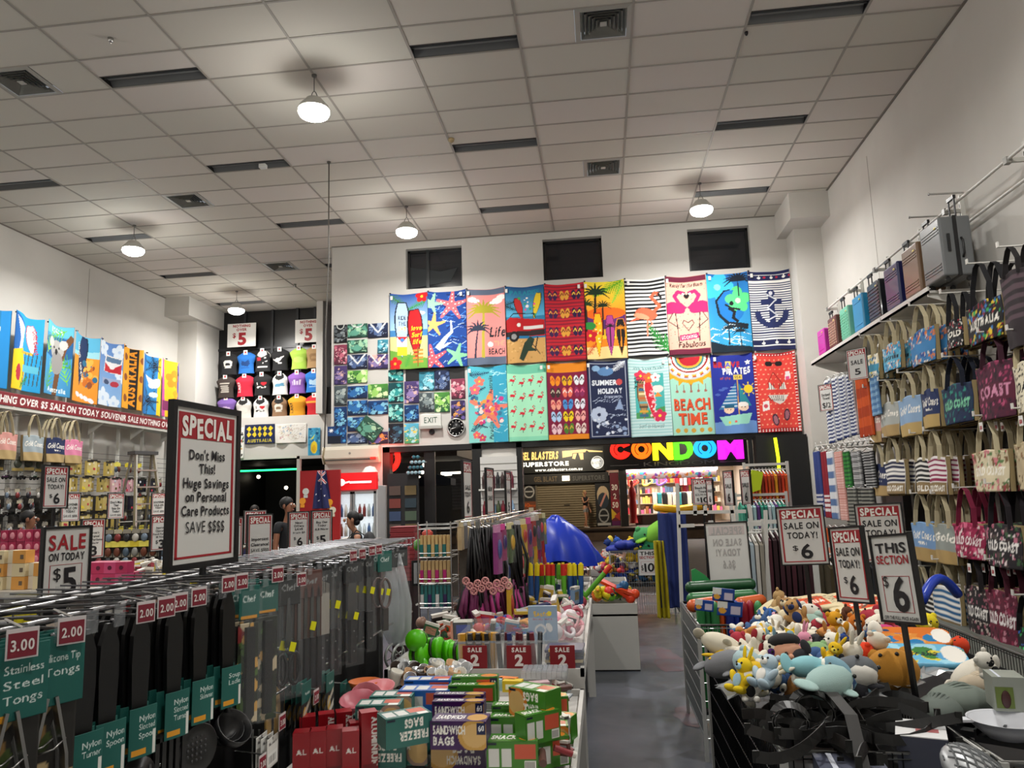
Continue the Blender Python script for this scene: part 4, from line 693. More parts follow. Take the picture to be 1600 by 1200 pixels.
[c.ell(x,1.72,.09,.07,'141214')for x in(.36,.6)];c.rect(.4,1.73,.58,1.76,'141214');c.line([(.3,1.2),(.45,1.5),(.65,1.2)],.015,'7a1a1a');c.poly([(.3,1.05),(.48,1.05),(.34,1.25)],'e8e4dc');c.poly([(.55,1.05),(.74,1.05),(.7,1.25)],'e8e4dc');c.poly([(.28,.92),(.78,.92),(.66,.74),(.55,.68),(.4,.76)],'e8e4dc');[c.line([(.3+.05*k,.9),(.36+.04*k,.76)],.016,'1a1818')for k in range(8)];[c.line([(.33+.05*k,1.2),(.33+.05*k,1.06)],.014,'1a1818')for k in range(8)if k not in(3,4)];c.poly([(.14,.52),(.3,.56),(.3,.78),(.16,.76)],'ece8e4');c.ell(.22,.65,.05,.05,'d04a5a');c.poly([(.72,1.28),(.86,1.32),(.84,1.5),(.74,1.5)],'ece4e4');c.rect(.74,1.3,.83,1.38,'e0508a');[c.ell(x,y,.075,.15,'3a2a3a',r_)for x,y,r_ in((.42,.3,.15),(.7,.42,-.1))];[c.ell(x,y,.05,.11,'a86a7a',r_)for x,y,r_ in((.42,.3,.15),(.7,.42,-.1))];D.append(('red polka-dot beach towel printed with bikini, sunglasses and thongs',c))
tagm=M('e9e7e0',.6)
for k,(lb,cv)in enumerate(D):
 up=k<10;x0=(-3.785+TW*k)if up else(-2.345+.722*(k-10));z0=4.115 if up else 2.705-.003*(k-10);hh=1.45 if up else 1.41;yb=YB-.05-(.012 if up else 0)
 ph=k*1.7
 def fn(U,V,x0=x0,z0=z0,hh=hh,yb=yb,ph=ph):
  return x0+.004+.717*U,yb-.012*np.sin(2*np.pi*(1.5*U+.25*V)+ph)-.014*(1-V)*(1+np.sin(9*U+ph)),z0+hh*V-.035*4*U*(1-U)*V**3
 t=T('beach_towel',lb,'beach towel',(0,0,0),0,'beach towels on the back wall')
 sheet('towel_cloth',cv,fn,t,printed('cloth'),.004)
 b=MB(tagm);ux=(.06,.9,.06,.04,.9,.04,.1,.05,.08,.08)[k%10];b.bx(x0+ux*.7-.02,x0+ux*.7+.025,yb-.034,yb-.031,z0+hh-.13,z0+hh-.06);b.build('price_tag',t)
 b=MB(BLACK);b.bx(x0+.0,x0+.03,yb-.025,yb-.0,z0+hh-.012,z0+hh+.006);b.build('clip',t)
ART=dict(grey='4a565a 7d8c8e a9b4b0 232b30',green='2f5a4a 5fa08a a8d4b0 1a3a30',lime='4a8a3a 9ad06a d4ecb0 2a5a3a',blue='123a6e 2f6fb0 7fc0dc 0a2040',teal='0f4a50 2f9a98 9ae0d4 06282e',navy='1e2a4c 4a5f8a 98a8c4 10162c',pink='8a3a50 c86a80 e8b8bc 4a2030',purple='4a3a6e 8a78ac d8b0a8 2a2048',cyan='3a8aa0 7ac4d4 c8e8ec 1f4a5a',black='202326 565d62 8f979a 0c0d0f',dusk='3a2f5c 6a5a9a e0a05a 1c1a24',sky='58b4d4 a8dce4 e8d868 4a9a5a',dark='141c26 2a4a60 4a8aa0 0a0e14')
def shirt_art(key,seed,H=1.15,w=34,neck=None):
 p=ART[key].split();g=np.random.default_rng(seed);c=Cv(w,H,p[0]);c.grad(0,H,p[3],p[0]);c.dots(16,.13,p[:3],(0,.1,1,H*.9),seed);c.waves(12,p[2],.04,(.05,.1,.8,H*.8),seed+1);c.dots(10,.06,[p[2],p[1],p[3]],(.2,.2,.8,H*.75),seed+2);c.waves(8,p[3],.035,(.1,.2,.7,H*.7),seed+3)
 x,y=.3+.4*g.random(),H*(.35+.2*g.random());c.ell(x,y,.24,.16,p[1],g.random());c.ell(x+.18,y+.16,.12,.1,p[2]);c.poly([(x-.2,y),(x-.42,y+.16),(x-.3,y-.08)],p[1])
 if neck=='v':c.line([(.12,H),(.5,H*.35),(.88,H)],.07,'e4e6e6')
 if neck=='u':c.line([(.2,H),(.28,H*.84),(.5,H*.76),(.72,H*.84),(.8,H)],.06,'d8dcd8')
 return c
SH=[(522,507,543,537,'black','u','black print with pale collar'),(522,538,543,571,'pink','','rose red print'),(522,571,543,602,'purple','','blue and red print'),(522,602,543,635,'grey','','grey animal print'),(522,635,543,667,'blue','','deep sea print'),(543,505,575,529,'green','u','grey green motorbike print with round collar'),(543,530,575,553,'green','','green bottle print'),(543,553,575,578,'navy','v','navy print with white V collar, second column'),(543,578,575,600,'lime','','bright green print'),(543,602,575,624,'blue','','blue turtle print'),(543,625,575,650,'blue','','blue dolphin print'),(543,651,575,675,'blue','','blue whale print'),(543,676,575,695,'navy','','small dark blue print in the bottom row'),(575,504,607,529,'navy','v','navy print with white V collar at the top'),(590,530,607,553,'cyan','','half-hidden blue print beside a bare patch of wall'),(575,553,607,578,'purple','v','purple print with white V collar'),(575,599,607,624,'lime','','green lion print'),(575,625,607,649,'blue','','blue reef print'),(575,674,607,695,'dusk','','dark dusk print in the bottom row'),(607,577,631,597,'teal','','short teal print at the top of its column'),(607,597,631,630,'teal','','teal print with white sails'),(607,630,631,661,'teal','','teal hillside print'),(607,661,631,694,'dark','','dark turtle print'),(632,595,655,631,'purple','','violet whale print'),(632,632,655,660,'blue','','blue print with figures'),(632,661,655,694,'sky','','sunny sky print'),(655,580,679,612,'cyan','','pale cyan print'),(655,613,679,645,'grey','','grey wolf print'),(679,578,703,611,'navy','','navy wolf print'),(679,612,703,645,'lime','','green portrait print'),(705,591,727,624,'pink','','pinkish creature print'),(705,625,727,657,'dusk','','violet bridge print')]
for k,(x0,y0,x1,y1,key,nk,d_)in enumerate(SH):
 p0,p1=A(x0,y1,Y=YB),A(x1,y0,Y=YB);W_,H_=p1.x-p0.x-.012,p1.z-p0.z-.01
 cv=shirt_art(key,20+k,H_/W_,30,nk);yb=YB-.012
 sheet('folded_shirt',cv,flat((0,0,0),(W_,0,0),(0,0,H_),.006,1.0,.5,k),None,printed('cloth'),.01,loc=(p0.x+.006,yb-.006,p0.z+.005),label='folded T-shirt pinned to the back wall, '+d_,cat='T-shirt',group='pinned T-shirts')
cv=shirt_art('green',90,.8,40);o=sheet('folded_shirt',cv,flat((0,0,0),(.42,0,0),(0,0,.34),.006),None,printed('cloth'),.01,loc=(A(556,672,Y=YB).x,YB-.045,A(560,672,Y=YB).z),rot=(0,math.radians(38),0),label='tilted dark green T-shirt hanging askew over its neighbours',cat='T-shirt',group='pinned T-shirts')
cv=Cv(40,.95,'123a6e');cv.star(.2,.72,.14,'e8ecf0',7);cv.rect(0,0,.7,.42,'101828');cv.dots(20,.07,['2f6fb0','4a9ad0','0a2040'],(.4,.1,1,.9),3)
sheet('folded_shirt',cv,flat((0,0,0),(.36,0,0),(0,0,.32),.006),None,printed('cloth'),.01,loc=(A(511,694,Y=YB-.05).x,YB-.03,A(511,694,Y=YB).z),label='blue starred T-shirt at the lower left corner of the pinned shirts',cat='T-shirt',group='pinned T-shirts')
p0,p1=A(634,596,Y=YB),A(726,567,Y=YB);b=MB(BLACK);b.bx(p0.x,p1.x,YB-.008,YB-.002,p0.z+.0,p1.z);b.build('black_strip',label='black strip on the wall under the blue starfish towel',cat='panel')  # flat black strip on the wall below the towel
p=A(674,657,Y=YB);t=T('exit_sign','white EXIT sign box on the back wall under the T-shirts','exit sign',(p.x,YB,p.z))
b=MB(M('d9dad4',.45));b.bx(-.19,.19,-.06,0,-.1,.11);b.bx(-.21,.21,-.09,0,-.16,-.1,M('aaaaa4',.5));b.build('housing',t,bevel=.008)
b=MB(M('1d4a34',.5));b.text('EXIT',(0,-.062,-.05),(1,0,0),(0,0,1),.11,b.mats[0],w=.24,st='r');b.build('lettering',t)
p=A(675,675,Y=YB);b=MB(DARK);b.lathe([(.05,0),(.05,.04),(.035,.045),(.02,.03),(.0005,.03)],n=18,axis=(0,-1,0));b.build('round_sensor',loc=(p.x,YB,p.z),label='round black sensor below the EXIT sign',cat='sensor')
p=A(713,668,Y=YB);t=T('wall_clock','round black wall clock with white marks right of the EXIT sign','clock',(p.x,YB-.0,p.z))
b=MB(M('b9b9b7',.3,.6));b.lathe([(.165,0),(.168,.04),(.15,.045),(.148,.02)],n=32,axis=(0,-1,0));b.build('rim',t)
b=MB(M('0c0c0e',.4));b.lathe([(.15,.02),(.0005,.021)],n=32,axis=(0,-1,0));b.build('dial',t)
b=MB(WHITE)
for k in range(12):a=k*math.pi/6;b.box((.12*math.sin(a),-.024,.12*math.cos(a)),(.012,.003,.024),rot=Matrix.Rotation(a,3,'Y'))
tag(b.build('hour_marks',t),kind=None)
for L_,a,w_ in((.08,-1.75,.008),(.115,-1.85,.006)):b=MB(WHITE);b.box((L_/2*math.sin(a),-.028,L_/2*math.cos(a)),(w_,.003,L_),rot=Matrix.Rotation(a,3,'Y'));b.build('clock_hand',t)
p=A(514,253,Z=CEIL);q=A(508,700,Y=p.y);b=MB(M('5a5650',.5));b.lathe([(.03,0),(.03,-.02),(.0005,-.022)],p,10)
b.tube([p,p+Vector((0,0,-1.2)),(q.x+.04,p.y,5.2),(q.x,p.y,4.0),(q.x+.01,p.y,3.2),(q.x-.01,p.y,q.z)],.009,6);b.tube([(q.x-.01,p.y,q.z),(q.x-.03,p.y,q.z-.12),(q.x,p.y,q.z-.22)],.014,6,M('8a7a5a',.5));b.build('ceiling_rope',label='long thin cord hanging from a ceiling hook left of the towel wall',cat='rope')
t=T('air_conditioner','beige wall-mounted split air conditioner left of the dark shop window','air conditioner',(-4.5,YB,2.42))
b=MB(M('cfc9b8',.4));b.lathe([(.0,0)],n=4)if False else b.prism([(0,0),(-.16,.0),(-.22,.1),(-.22,.25),(-.2,.31),(0,.31)],(-.53,0,0),(0,1,0),(0,0,1),1.06);b.build('casing',t,bevel=.012)
b=MB(M('3a3a36',.5));b.bx(-.48,.48,-.215,-.19,.055,.075);b.build('air_outlet',t);b=MB(M('8c8880',.4));b.cyl((0,-.223,.18),(0,-.22,.18),.022,n=14);b.build('emblem',t);b=MB(M('e02a20',.4,emit=1.0));b.bx(.38,.48,-.226,-.216,.06,.1);b.build('indicator',t)
t=T('drinks_fridge','tall drinks fridge with glowing red header behind the woman with the backpack','fridge',(A(552,740,Y=12.6).x,12.6,0))
b=MB(M('c9cacb',.4));b.bx(-.42,.42,0,.6,0,2.0);b.build('cabinet',t,bevel=.01)
b=MB(M('c8161c',.4,emit=.9));b.bx(-.42,.42,-.04,.05,1.93,2.22);b.build('header',t)
b=MB(M('f4e8e8',.4,emit=1.2));b.bx(-.05,.33,-.046,-.04,2.04,2.075);b.ell((-.2,-.04,2.06),(.07,.012,.06));b.tube([(-.28,-.046,2.04),(-.2,-.046,2.09),(-.14,-.046,2.05),(-.05,-.046,2.07)],.014,5);b.build('lettering',t)
for s in(-1,1):
 b=MB(M('8f9294',.4));x0=-.4 if s<0 else.01;b.bx(x0,x0+.03,-.05,0,.1,1.9);b.bx(x0+.36,x0+.39,-.05,0,.1,1.9);b.bx(x0,x0+.39,-.05,0,.1,.14);b.bx(x0,x0+.39,-.05,0,1.86,1.9);d_=b.build('door',t)
 b=MB(M('cfdde6',.06,alpha=.25));b.bx(x0+.03,x0+.36,-.03,-.025,.14,1.86);b.build('glass',d_);b=MB(M('eef4f8',.4,emit=.75));b.bx(x0+.03,x0+.36,-.006,-.002,.14,1.86);b.build('lit_interior',d_)
g_=np.random.default_rng(4)
for j_,z in enumerate((.2,.52,.84,1.16,1.48)):
 for k in range(10):b=MB(M(['7a2a2a','c8d4da','3a5a8a','a8b4b8','8a4a3a','d8d8d0'][int(g_.integers(6))],.3));b.lathe([(.03,0),(.03,.13),(.014,.18),(.014,.21),(.0005,.21)],n=8);b.build('drink_bottle',loc=(t.location.x-.36+.08*k,12.584,z),label='drink bottle behind the glass of the drinks fridge, %s shelf'%('lowest','second lowest','middle','second highest','top')[j_],cat='bottle',group='bottles on fridge shelf %d'%(j_+1))
b=MB(M('e6e4dc',.5));b.lathe([(.12,0),(.16,.1),(.15,.22),(.08,.32),(.0005,.34)],n=14);b.build('white_bag',loc=(t.location.x+.2,12.9,2.0),label='round white bag lying on top of the drinks fridge',cat='bag')
p0,p1=A(469,736,Y=12.2),A(531,850,Y=12.2);t=T('red_display_stand','red display board with souvenir pins behind the flag','display stand',((p0.x+p1.x)/2,12.2,0));W_=(p1.x-p0.x)/2
b=MB(M('9c1018',.45));b.bx(-W_,W_,0,.05,.2,p0.z);b.build('board',t)
b=MB(M('b9b6ae',.4));b.bx(-W_-.05,-W_,-.03,.05,0,p0.z+.25);b.bx(-W_-.05,W_*.1,-.03,.03,p0.z+.2,p0.z+.25);b.build('pole',t)
g_=np.random.default_rng(8)
for k,(px,py)in enumerate(((515,785),(515,808),(478,768),(473,783),(520,797))):b=MB(M(['e8a020','e0b83a','c8ccc8','e8982a','d8d4c0'][k],.5));q=A(px,py,Y=12.2);b.cyl((q.x-t.location.x,-.012,q.z),(q.x-t.location.x,0,q.z),.055,n=14);b.box((q.x-t.location.x,-.006,q.z-.08),(.07,.008,.05));b.build('souvenir_card',t)
cv=Cv(40,2.4,'1d2352');cv.rect(0,1.9,1,2.4,'1d2352');cv.line([(.1,2.38),(.8,1.6)],.14,'e8e4e4');cv.line([(.1,2.38),(.8,1.6)],.07,'c01828');cv.line([(.8,2.3),(.2,1.75)],.12,'e8e4e4');cv.line([(.8,2.3),(.2,1.75)],.06,'c01828');cv.line([(.5,2.4),(.42,1.55)],.16,'e8e4e4');cv.line([(.5,2.4),(.42,1.55)],.09,'c01828');[cv.star(x,y,.06,'eceaf0',7)for x,y in((.4,1.25),(.7,.8),(.3,.5),(.15,.9))]
p0=A(488,795,Y=12.17);sheet('flag',cv,lambda U,V:(p0.x+.32*U*(1-.55*V)+.09*V,12.17-.03*np.sin(11*U+2*V),p0.z+.62*V),None,printed('cloth'),.003,label='dark blue flag with union emblem and stars hanging before the red board',cat='flag')
# ================================================================ the left wall
c8=[]
def lt(lb,bg):c=Cv(60,1.8,bg);c8.append((lb,c));return c
c=lt('blue beach towel with white GOLD COAST lettering, cut by the left edge of the photo','1f8ac0');c.grad(0,1.8,'38b0d8','1676b0');c.text('Gold Coast',.5,1.3,.17,'f4f4f0',w=.85,st='b');c.text('AUSTRALIA',.55,1.14,.08,'e8ecec',w=.6);c.rect(.0,0,1,.5,'e0b84a');c.dots(30,.06,['6a5a3a','c8b090','3a7a4a','e8dcc0'],(0,.3,.8,1.0),3);c.rect(.75,.0,1,1.8,'1f8ad0')
c=lt('blue and yellow beach towel with a surfer and a curling wave','1f94cc');c.poly([(0,1.8),(.35,1.6),(.3,1.0),(.0,.6)],'1a5fa8');c.poly([(.05,1.7),(.4,1.5),(.3,.9),(.12,.7),(.2,1.2)],'e8f0f0');c.poly([(.0,.9),(.35,1.0),(.5,.5),(.4,0),(0,0)],'ecc41a');c.board(.72,.85,.3,.75,'e8e4e4','b02a3a',.15);c.text('Gold Coast',.74,1.2,.12,'b01c34',w=.6,rot=-1.4);c.line([(.3,.9),(.7,.9)],.06,'c8a83a');[c.line([(.4+.12*k,.15),(.5+.12*k,.9)],.03,'3a4a4a')for k in range(5)];c.ell(.2,.4,.1,.2,'b0283a');c.rect(.4,.45,.9,.62,'58b0c8');c.frond(.3,.05,.4,.8,'3a8a3a')
c=lt('green beach towel with a grey koala on a branch','3f8fc0');c.rect(0,1.5,1,1.8,'5ab0cc');c.text('KOALA',.45,1.58,.15,'e8f4f4',w=.5);c.ell(.5,1.2,.7,.3,'1f5a90');[c.frond(x,y,.7,a,g_,6,.4)for x,y,a,g_ in((.05,1.0,1.2,'8ad03a'),(.1,.1,1.3,'5aa83a'),(.9,.3,1.9,'7ac83a'),(.8,1.7,3.6,'6ab83a'),(.2,.5,1.0,'9ad84a'),(1,.7,2.4,'4a9a3a'))];c.line([(.45,0),(.55,.6),(.75,1.25),(.95,1.5)],.17,'6a4426');c.ell(.48,1.15,.26,.25,'a8a6a2');c.ell(.24,1.32,.13,.13,'c4c2be');c.ell(.72,1.3,.13,.13,'c4c2be');c.ell(.5,.82,.22,.3,'8e8c8a');c.ell(.48,1.1,.05,.08,'1c1a1c');[c.ell(x,1.2,.03,.03,'141214')for x in(.38,.58)];c.text('Australia',.5,.08,.12,'e8f4f0',w=.7)
c=lt('orange sand beach towel with a navy GOLD COAST surfboard','e8932a');c.rect(0,1.3,1,1.8,'5ab0d4');c.poly([(0,1.3),(1,1.4),(1,1.2),(0,1.2)],'9ad4e0');c.board(.32,.45,.32,1.3,'16305a','0e1c34',-.12);[c.text(ch,.22+.025*k,1.48-.105*k,.09,'f0ecdc',rot=.1)for k,ch in enumerate('GOLD COAST')];c.dots(24,.08,['c86a1a','f0b04a','8a4a2a','2a6a8a'],(.5,.4,.95,1.1),4);[c.ell(.25+.18*k,.2-.04*k,.1,.06,'e8e8ec',-.4)or c.ell(.25+.18*k,.2-.04*k,.05,.03,'20304a',-.4)for k in range(4)]
c=lt('pale blue beach towel with a red and white van and white flowers','6a9cd4');c.grad(0,1.8,'8ab4e0','5a84c4');[c.flower(x,y,r,'dce8f4','b8d0ec')for x,y,r in((.2,1.6,.25),(.8,1.55,.22),(.25,.2,.3),(.7,.1,.2),(.9,.85,.2))];c.poly([(.25,.95),(.85,.9),(.95,1.35),(.35,1.45)],'e8e6e4');c.poly([(.3,.95),(.9,.92),(.9,1.2),(.6,1.05),(.32,1.2)],'c0202e');c.ell(.6,1.12,.09,.09,'e8e8e8');c.poly([(.36,1.25),(.85,1.2),(.9,1.33),(.4,1.4)],'5a7a9a');c.rect(.2,.6,.9,.76,'9aa8c8');c.ell(.4,.66,.12,.07,'3a4a6a');c.ell(.7,.62,.14,.08,'b03040')
c=lt('orange beach towel with black AUSTRALIA lettering up its middle','f0a41c');c.rect(.38,0,.68,1.8,'1c1814');c.text('AUSTRALIA',.6,.9,.26,'f0981c',w=1.65,rot=1.57,st='x');[c.ell(x,y,.11,.11,'8a4a14')or c.ell(x,y,.06,.06,'e8c05a')for x,y in((.2,1.5),(.85,1.45),(.2,.9),(.85,.35),(.2,.3),(.84,.9))]
c=lt('blue and yellow beach towel with black palm fronds and a white bird','2f8acc');c.rect(.62,0,1,1.8,'f0cc1c');c.rect(.0,0,.2,1.8,'1a6cb0');[c.frond(x,y,.4,a,'10182a',8)for x,y in((.3,.4),(.5,1.5))for a in np.linspace(0,5.5,7)];c.ell(.55,.95,.25,.14,'eef0f2',.4);c.poly([(.35,.9),(.15,1.2),(.5,1.05)],'f4f4f4');c.ell(.5,.6,.16,.08,'d8e8f0')
c=lt('yellow and purple beach towel with orange flowers at the right end of the row','f2b81c');c.poly([(.6,0),(1,0),(1,1.8),(.7,1.8)],'5a54a8');c.poly([(0,0),(.2,0),(.1,1.8),(0,1.8)],'c84a9a');c.flower(.5,1.2,.3,'f08a1c','f8d83a');c.flower(.7,.7,.24,'f0a01c');c.frond(.6,1.7,.6,-1,'141a3a');c.rect(.05,.2,.5,.5,'7a2a5a');c.palm(.8,.9,.5,'141a34')
for k,(lb,cv)in enumerate(c8):
 y0=10.36+.725*k;ph=k*1.3
 def fn(U,V,y0=y0,ph=ph,k=k):return-9.44+.05*np.sin(2*np.pi*U+.6*k)*(.6+.4*V)-.03*U+.012*np.sin(9*U+ph),y0+.71*U,3.7+1.3*V-.05*4*U*(1-U)*V**3+.02*((k*7)%3)
 t=T('beach_towel',lb,'beach towel',(0,0,0),0,'beach towels on the left wall');sheet('towel_cloth',cv,fn,t,printed('cloth'),.004)
 b=MB(BLACK);b.box((-9.42,y0+.03,4.99),(.03,.03,.02));b.build('clip',t)
cv=Cv(520,.036,'7a1420');cv.text('SALE NOTHING OVER $5 SALE ON TODAY SOUVENIR SALE NOTHING OVER $5',.5,.008,.02,'f4ece8',w=.985,st='b',shear=.15)
o=sheet('sale_banner',cv,flat((-9.36,10.0,3.42),(0,5.95,0),(0,0,.215),.006,9),None,printed('paper'),.004,label='long dark red banner reading SOUVENIR SALE NOTHING OVER $5 under the left towels',cat='banner')
t=T('wall_rack','white wire and upright wall rack covering the left wall','rack',(-9.62,0,0))
for y in(10.2,11.4,12.6,13.4,14.2,15.0,15.9):b=MB(WHITEM);b.bx(-.03,.03,y-.02,y+.02,0,3.9);b.build('upright',t)
b=MB(M('c4c2ba',.5));b.bx(-.03,.3,10.0,15.95,3.36,3.4);b.build('shelf',t)
for y in(10.8,12.0,13.3,14.6,15.7):b=MB(WHITEM);b.prism([(0,0),(.3,0),(.28,-.03),(0,-.22)],(0,y,3.36),(1,0,0),(0,0,1),.015);b.build('bracket',t)
b=MB(M('34353a',.5,.5))
for k in range(24):b.cyl((.06,10.0,.5+k*.1),(.06,16,.5+k*.1),.004,n=4,cap=False)
b.build('grid_wires',t);b=MB(M('45433f',.8));b.bx(-.05,-.02,10,16,.2,2.0);b.build('shade_panel',t)  # panel coloured dark for the shade behind the packed goods
def tote_cv(base,lower,txt,tcol='f0ece2',sub='',stripes=None,floral=None,w=44,H=.9,seed=0):
 c=Cv(w,H,base)
 if floral:c.dots(190,.03,floral,seed=seed)
 if stripes:c.stripes(H*.36,H,5,stripes)
 if lower:c.rect(0,0,1,H*.34,lower)
 if floral:c.rect(.02,H*.33,.98,H*.62,floral[0]if len(floral[0])else base)
 if txt:c.text(txt,.5,H*(.4 if floral else(.1 if stripes else.58)),H*(.2 if floral else(.15 if stripes else.2)),tcol,w=.86,st='x' if floral or stripes else 'b',shear=0 if floral or stripes else.2)
 if sub:c.text(sub,.52,H*.44,H*.09,tcol,w=.34)
 return c
def bag(lb,loc,rz,cv,w=.46,depth=.1,hl=.3,handle='c9bd9c',group=None,gap=.13,both=True,tag_=None):
 """A tote hanging by its handles; the origin is at the hook, the face looks along local -y."""
 h=w*cv.H;t=T('tote_bag',lb,'tote bag',loc,rz,group)
 z1=-hl;z0=z1-h
 def fn(U,V):return(U-.5)*w*(1-.1*(1-V)**2),-.01-depth*.5*np.sin(np.pi*np.clip(U*.9+.05,0,1))*(1-V*.75)-.004*np.sin(13*U+7*V),z0+h*V-.012*np.cos(np.pi*2*U)*V
 sheet('front_panel',cv,fn,t,printed('cloth'),.003)
 b=MB(M('a8946a',.9));b.prism([(-w*.45,z0),(w*.45,z0),(w*.5,z1),(-w*.5,z1)],(0,depth*.35,0),(1,0,0),(0,0,1),.004)
 b.add([(-w*.45,-.01,z0),(-w*.45,depth*.35,z0),(-w*.5,depth*.35,z1),(-w*.5,-.01,z1),(w*.45,-.01,z0),(w*.45,depth*.35,z0),(w*.5,depth*.35,z1),(w*.5,-.01,z1)],[(0,1,2,3),(4,7,6,5),(0,4,5,1)]);b.build('body',t)
 for s in((-.02,.0)if both else(-.02,)):
  b=MB(M(handle,.9));b.strap([(-gap,s-.012,z1-.03),(-gap*.85,s,z1*.55),(-gap*.35,s,-.02),(0,s,.008),(gap*.35,s,-.02),(gap*.85,s,z1*.55),(gap,s-.012,z1-.03)],.024,.005,(0,0,1)if False else(0,1,0));b.build('handle',t)
 if tag_:
  b=MB(WHITE);b.bx(-.03,.03,-.05,-.048,-.13,-.05);b.text(tag_,(0,-.0515,-.11),(1,0,0),(0,0,1),.03,M('b01c2a',.5),w=.04,st='x');b.build('price_tag',t)
 return t
for k,(px,base,sub,lb)in enumerate(((10,'d0938a','','dusty pink and tan tote bag, partly cut by the left edge of the photo'),(53,'9aa6ac','','grey blue and tan tote bag on the left wall'),(88,'1f2b52','Australia','navy and tan tote bag on the left wall'),(116,'d87fa0','','rose pink and tan tote bag, last in the left wall row'))):
 p=A(px,664,X=-9.2);cv=tote_cv(base,'b39a6a','Gold Coast',sub=sub,seed=k);bag(lb,(-9.2,p.y,3.3),math.radians(90),cv,.46,.1,.34,group='tote bags on the left wall')
 for q in range(2):bag('row of tote bags hung behind the front ones on the left wall hooks',(-9.32-.07*q,p.y+.03,3.29),math.radians(90),cv,.44,.05,.33,group='tote bags behind on the left wall')if k!=1 else None
for k,px in enumerate((10,53,88,116)):p=A(px,664,X=-9.2);b=MB(CHROME);b.cyl((-9.6,p.y,3.3),(-9.1,p.y,3.31),.007,n=6);b.build('wall_hook',label='chrome hook holding the %s tote bags on the left wall'%('pink','grey blue','navy','rose')[k],cat='hook',group='hooks on the left wall')
NM=dict(grey='carded_souvenir',glasses='sunglasses',trinket='keyring',yellow='souvenir_box',pink='souvenir_box',dark='souvenir_box',key='carded_trinket')
def packet(kind,seed):
 g=np.random.default_rng(seed);b=MB()
 pal=dict(grey=['6a6a5e','7d7b70','55564e'],glasses=['1c1a1a','2a2422','3a2e2a'],trinket=['5a4a3a','8a7a6a','2a2a2e','a89a80'],yellow=['cdb870','d8c684','b9a35a'],pink=['d8a0a8','c88a98','e0b8bc'],dark=['1e1c2a','2a2636','141420'],key=['e0d040','d4c030','e8dc60'])[kind]
 c0=pal[int(g.integers(len(pal)))];b.m(M(c0,.5))
 if kind in('yellow','pink','dark'):
  b.bx(-.075,.075,-.05,0,-.26,0)
  for q in range(3):x,z=-.05+.1*g.random(),-.22+.17*g.random();b.bx(x-.02,x+.02,-.053,-.05,z-.02,z+.02,M(['1c1a16','e8e0c8','6a5a2a','c83a4a','f0d83a','d8d8e0'][int(g.integers(6))],.5))
  b.bx(-.078,.078,-.056,-.05,-.02,.01,M('2a2622',.5))
 elif kind=='grey':
  b.bx(-.13,.13,-.012,0,-.24,0);b.ell((0,-.012,-.12),(.08,.02,.07),M('3f4438',.4),10,6);b.bx(-.11,.11,-.014,-.012,-.235,-.19,M('a08a4a',.5))
 elif kind=='key':
  b.bx(-.06,.06,-.01,0,-.07,0);b.ell((0,-.02,-.13),(.04,.018,.055),M(['4a5a6a','8a8a86','2a3a4a','6a3a2a'][int(g.integers(4))],.35,.3),8,6)
 elif kind=='glasses':
  for s in(-1,1):b.ell((s*.035,-.02,-.05),(.032,.012,.026),M('0e0e10',.1),8,6)
  b.bx(-.06,.06,-.03,-.02,-.032,-.025);b.bx(-.064,-.06,-.03,.07,-.03,-.022);b.bx(.06,.064,-.03,.07,-.03,-.022);b.bx(-.02,.02,-.012,-.01,-.03,.05,M(['d8d8d4','a8a8a4'][int(g.integers(2))],.5))
 else:
  b.bx(-.045,.045,-.008,0,-.05,0,M(['c8c4b8','b0a890','8a8478'][int(g.integers(3))],.5));b.ell((0,-.018,-.1),(.04,.02,.05),M(['8a5a2a','2a2a30','b8b4ac','6a7a8a','7a2a2a','b09040'][int(g.integers(6))],.35,.2),8,6)
 b.cyl((0,0,0),(0,-.03,.03),.003,n=4,mat=CHROME,cap=False)
 return b.mesh(NM[kind])
PK={k:[packet(k,7*i+len(k))for i in range(4)]for k in('grey','glasses','trinket','yellow','pink','dark','key')}
desc=dict(grey='grey carded souvenir',glasses='pair of dark sunglasses',trinket='small metal keyring on a card',yellow='pale yellow boxed souvenir',pink='pale pink boxed souvenir',dark='dark patterned boxed souvenir',key='yellow-topped carded trinket')
rows=[(2.62,[(10.3,12.2,'grey',.29),(12.35,13.6,'yellow',.17),(13.65,14.5,'key',.12)]),(2.32,[(10.3,12.2,'glasses',.1),(12.3,13.55,'yellow',.15),(13.6,14.35,'pink',.13),(14.4,15.1,'dark',.14),(15.15,15.8,'trinket',.09)]),(2.1,[(10.3,12.2,'trinket',.075),(14.45,15.8,'trinket',.09)]),(1.98,[(12.3,13.7,'yellow',.15),(13.75,14.3,'dark',.14),(14.4,15.1,'yellow',.16),(15.1,15.8,'dark',.15)]),(1.92,[(10.3,12.2,'trinket',.08)]),(1.74,[(10.3,12.2,'glasses',.1)]),(1.66,[(12.3,13.9,'yellow',.15),(14,15.8,'trinket',.09)]),(1.54,[(10.3,12.3,'trinket',.085)]),(1.38,[(12.4,14.2,'key',.1),(14.25,15.8,'key',.1)]),(1.34,[(10.3,12.3,'trinket',.1)]),(1.2,[(12.4,14.2,'key',.12),(14.25,15.8,'key',.12)]),(1.02,[(12.4,14.2,'key',.14),(14.25,15.8,'yellow',.18)]),(.82,[(11,15.8,'key',.19)])]
rn=['top','second','third','fourth','fifth','sixth','seventh','eighth','ninth','tenth','eleventh','twelfth','lowest']
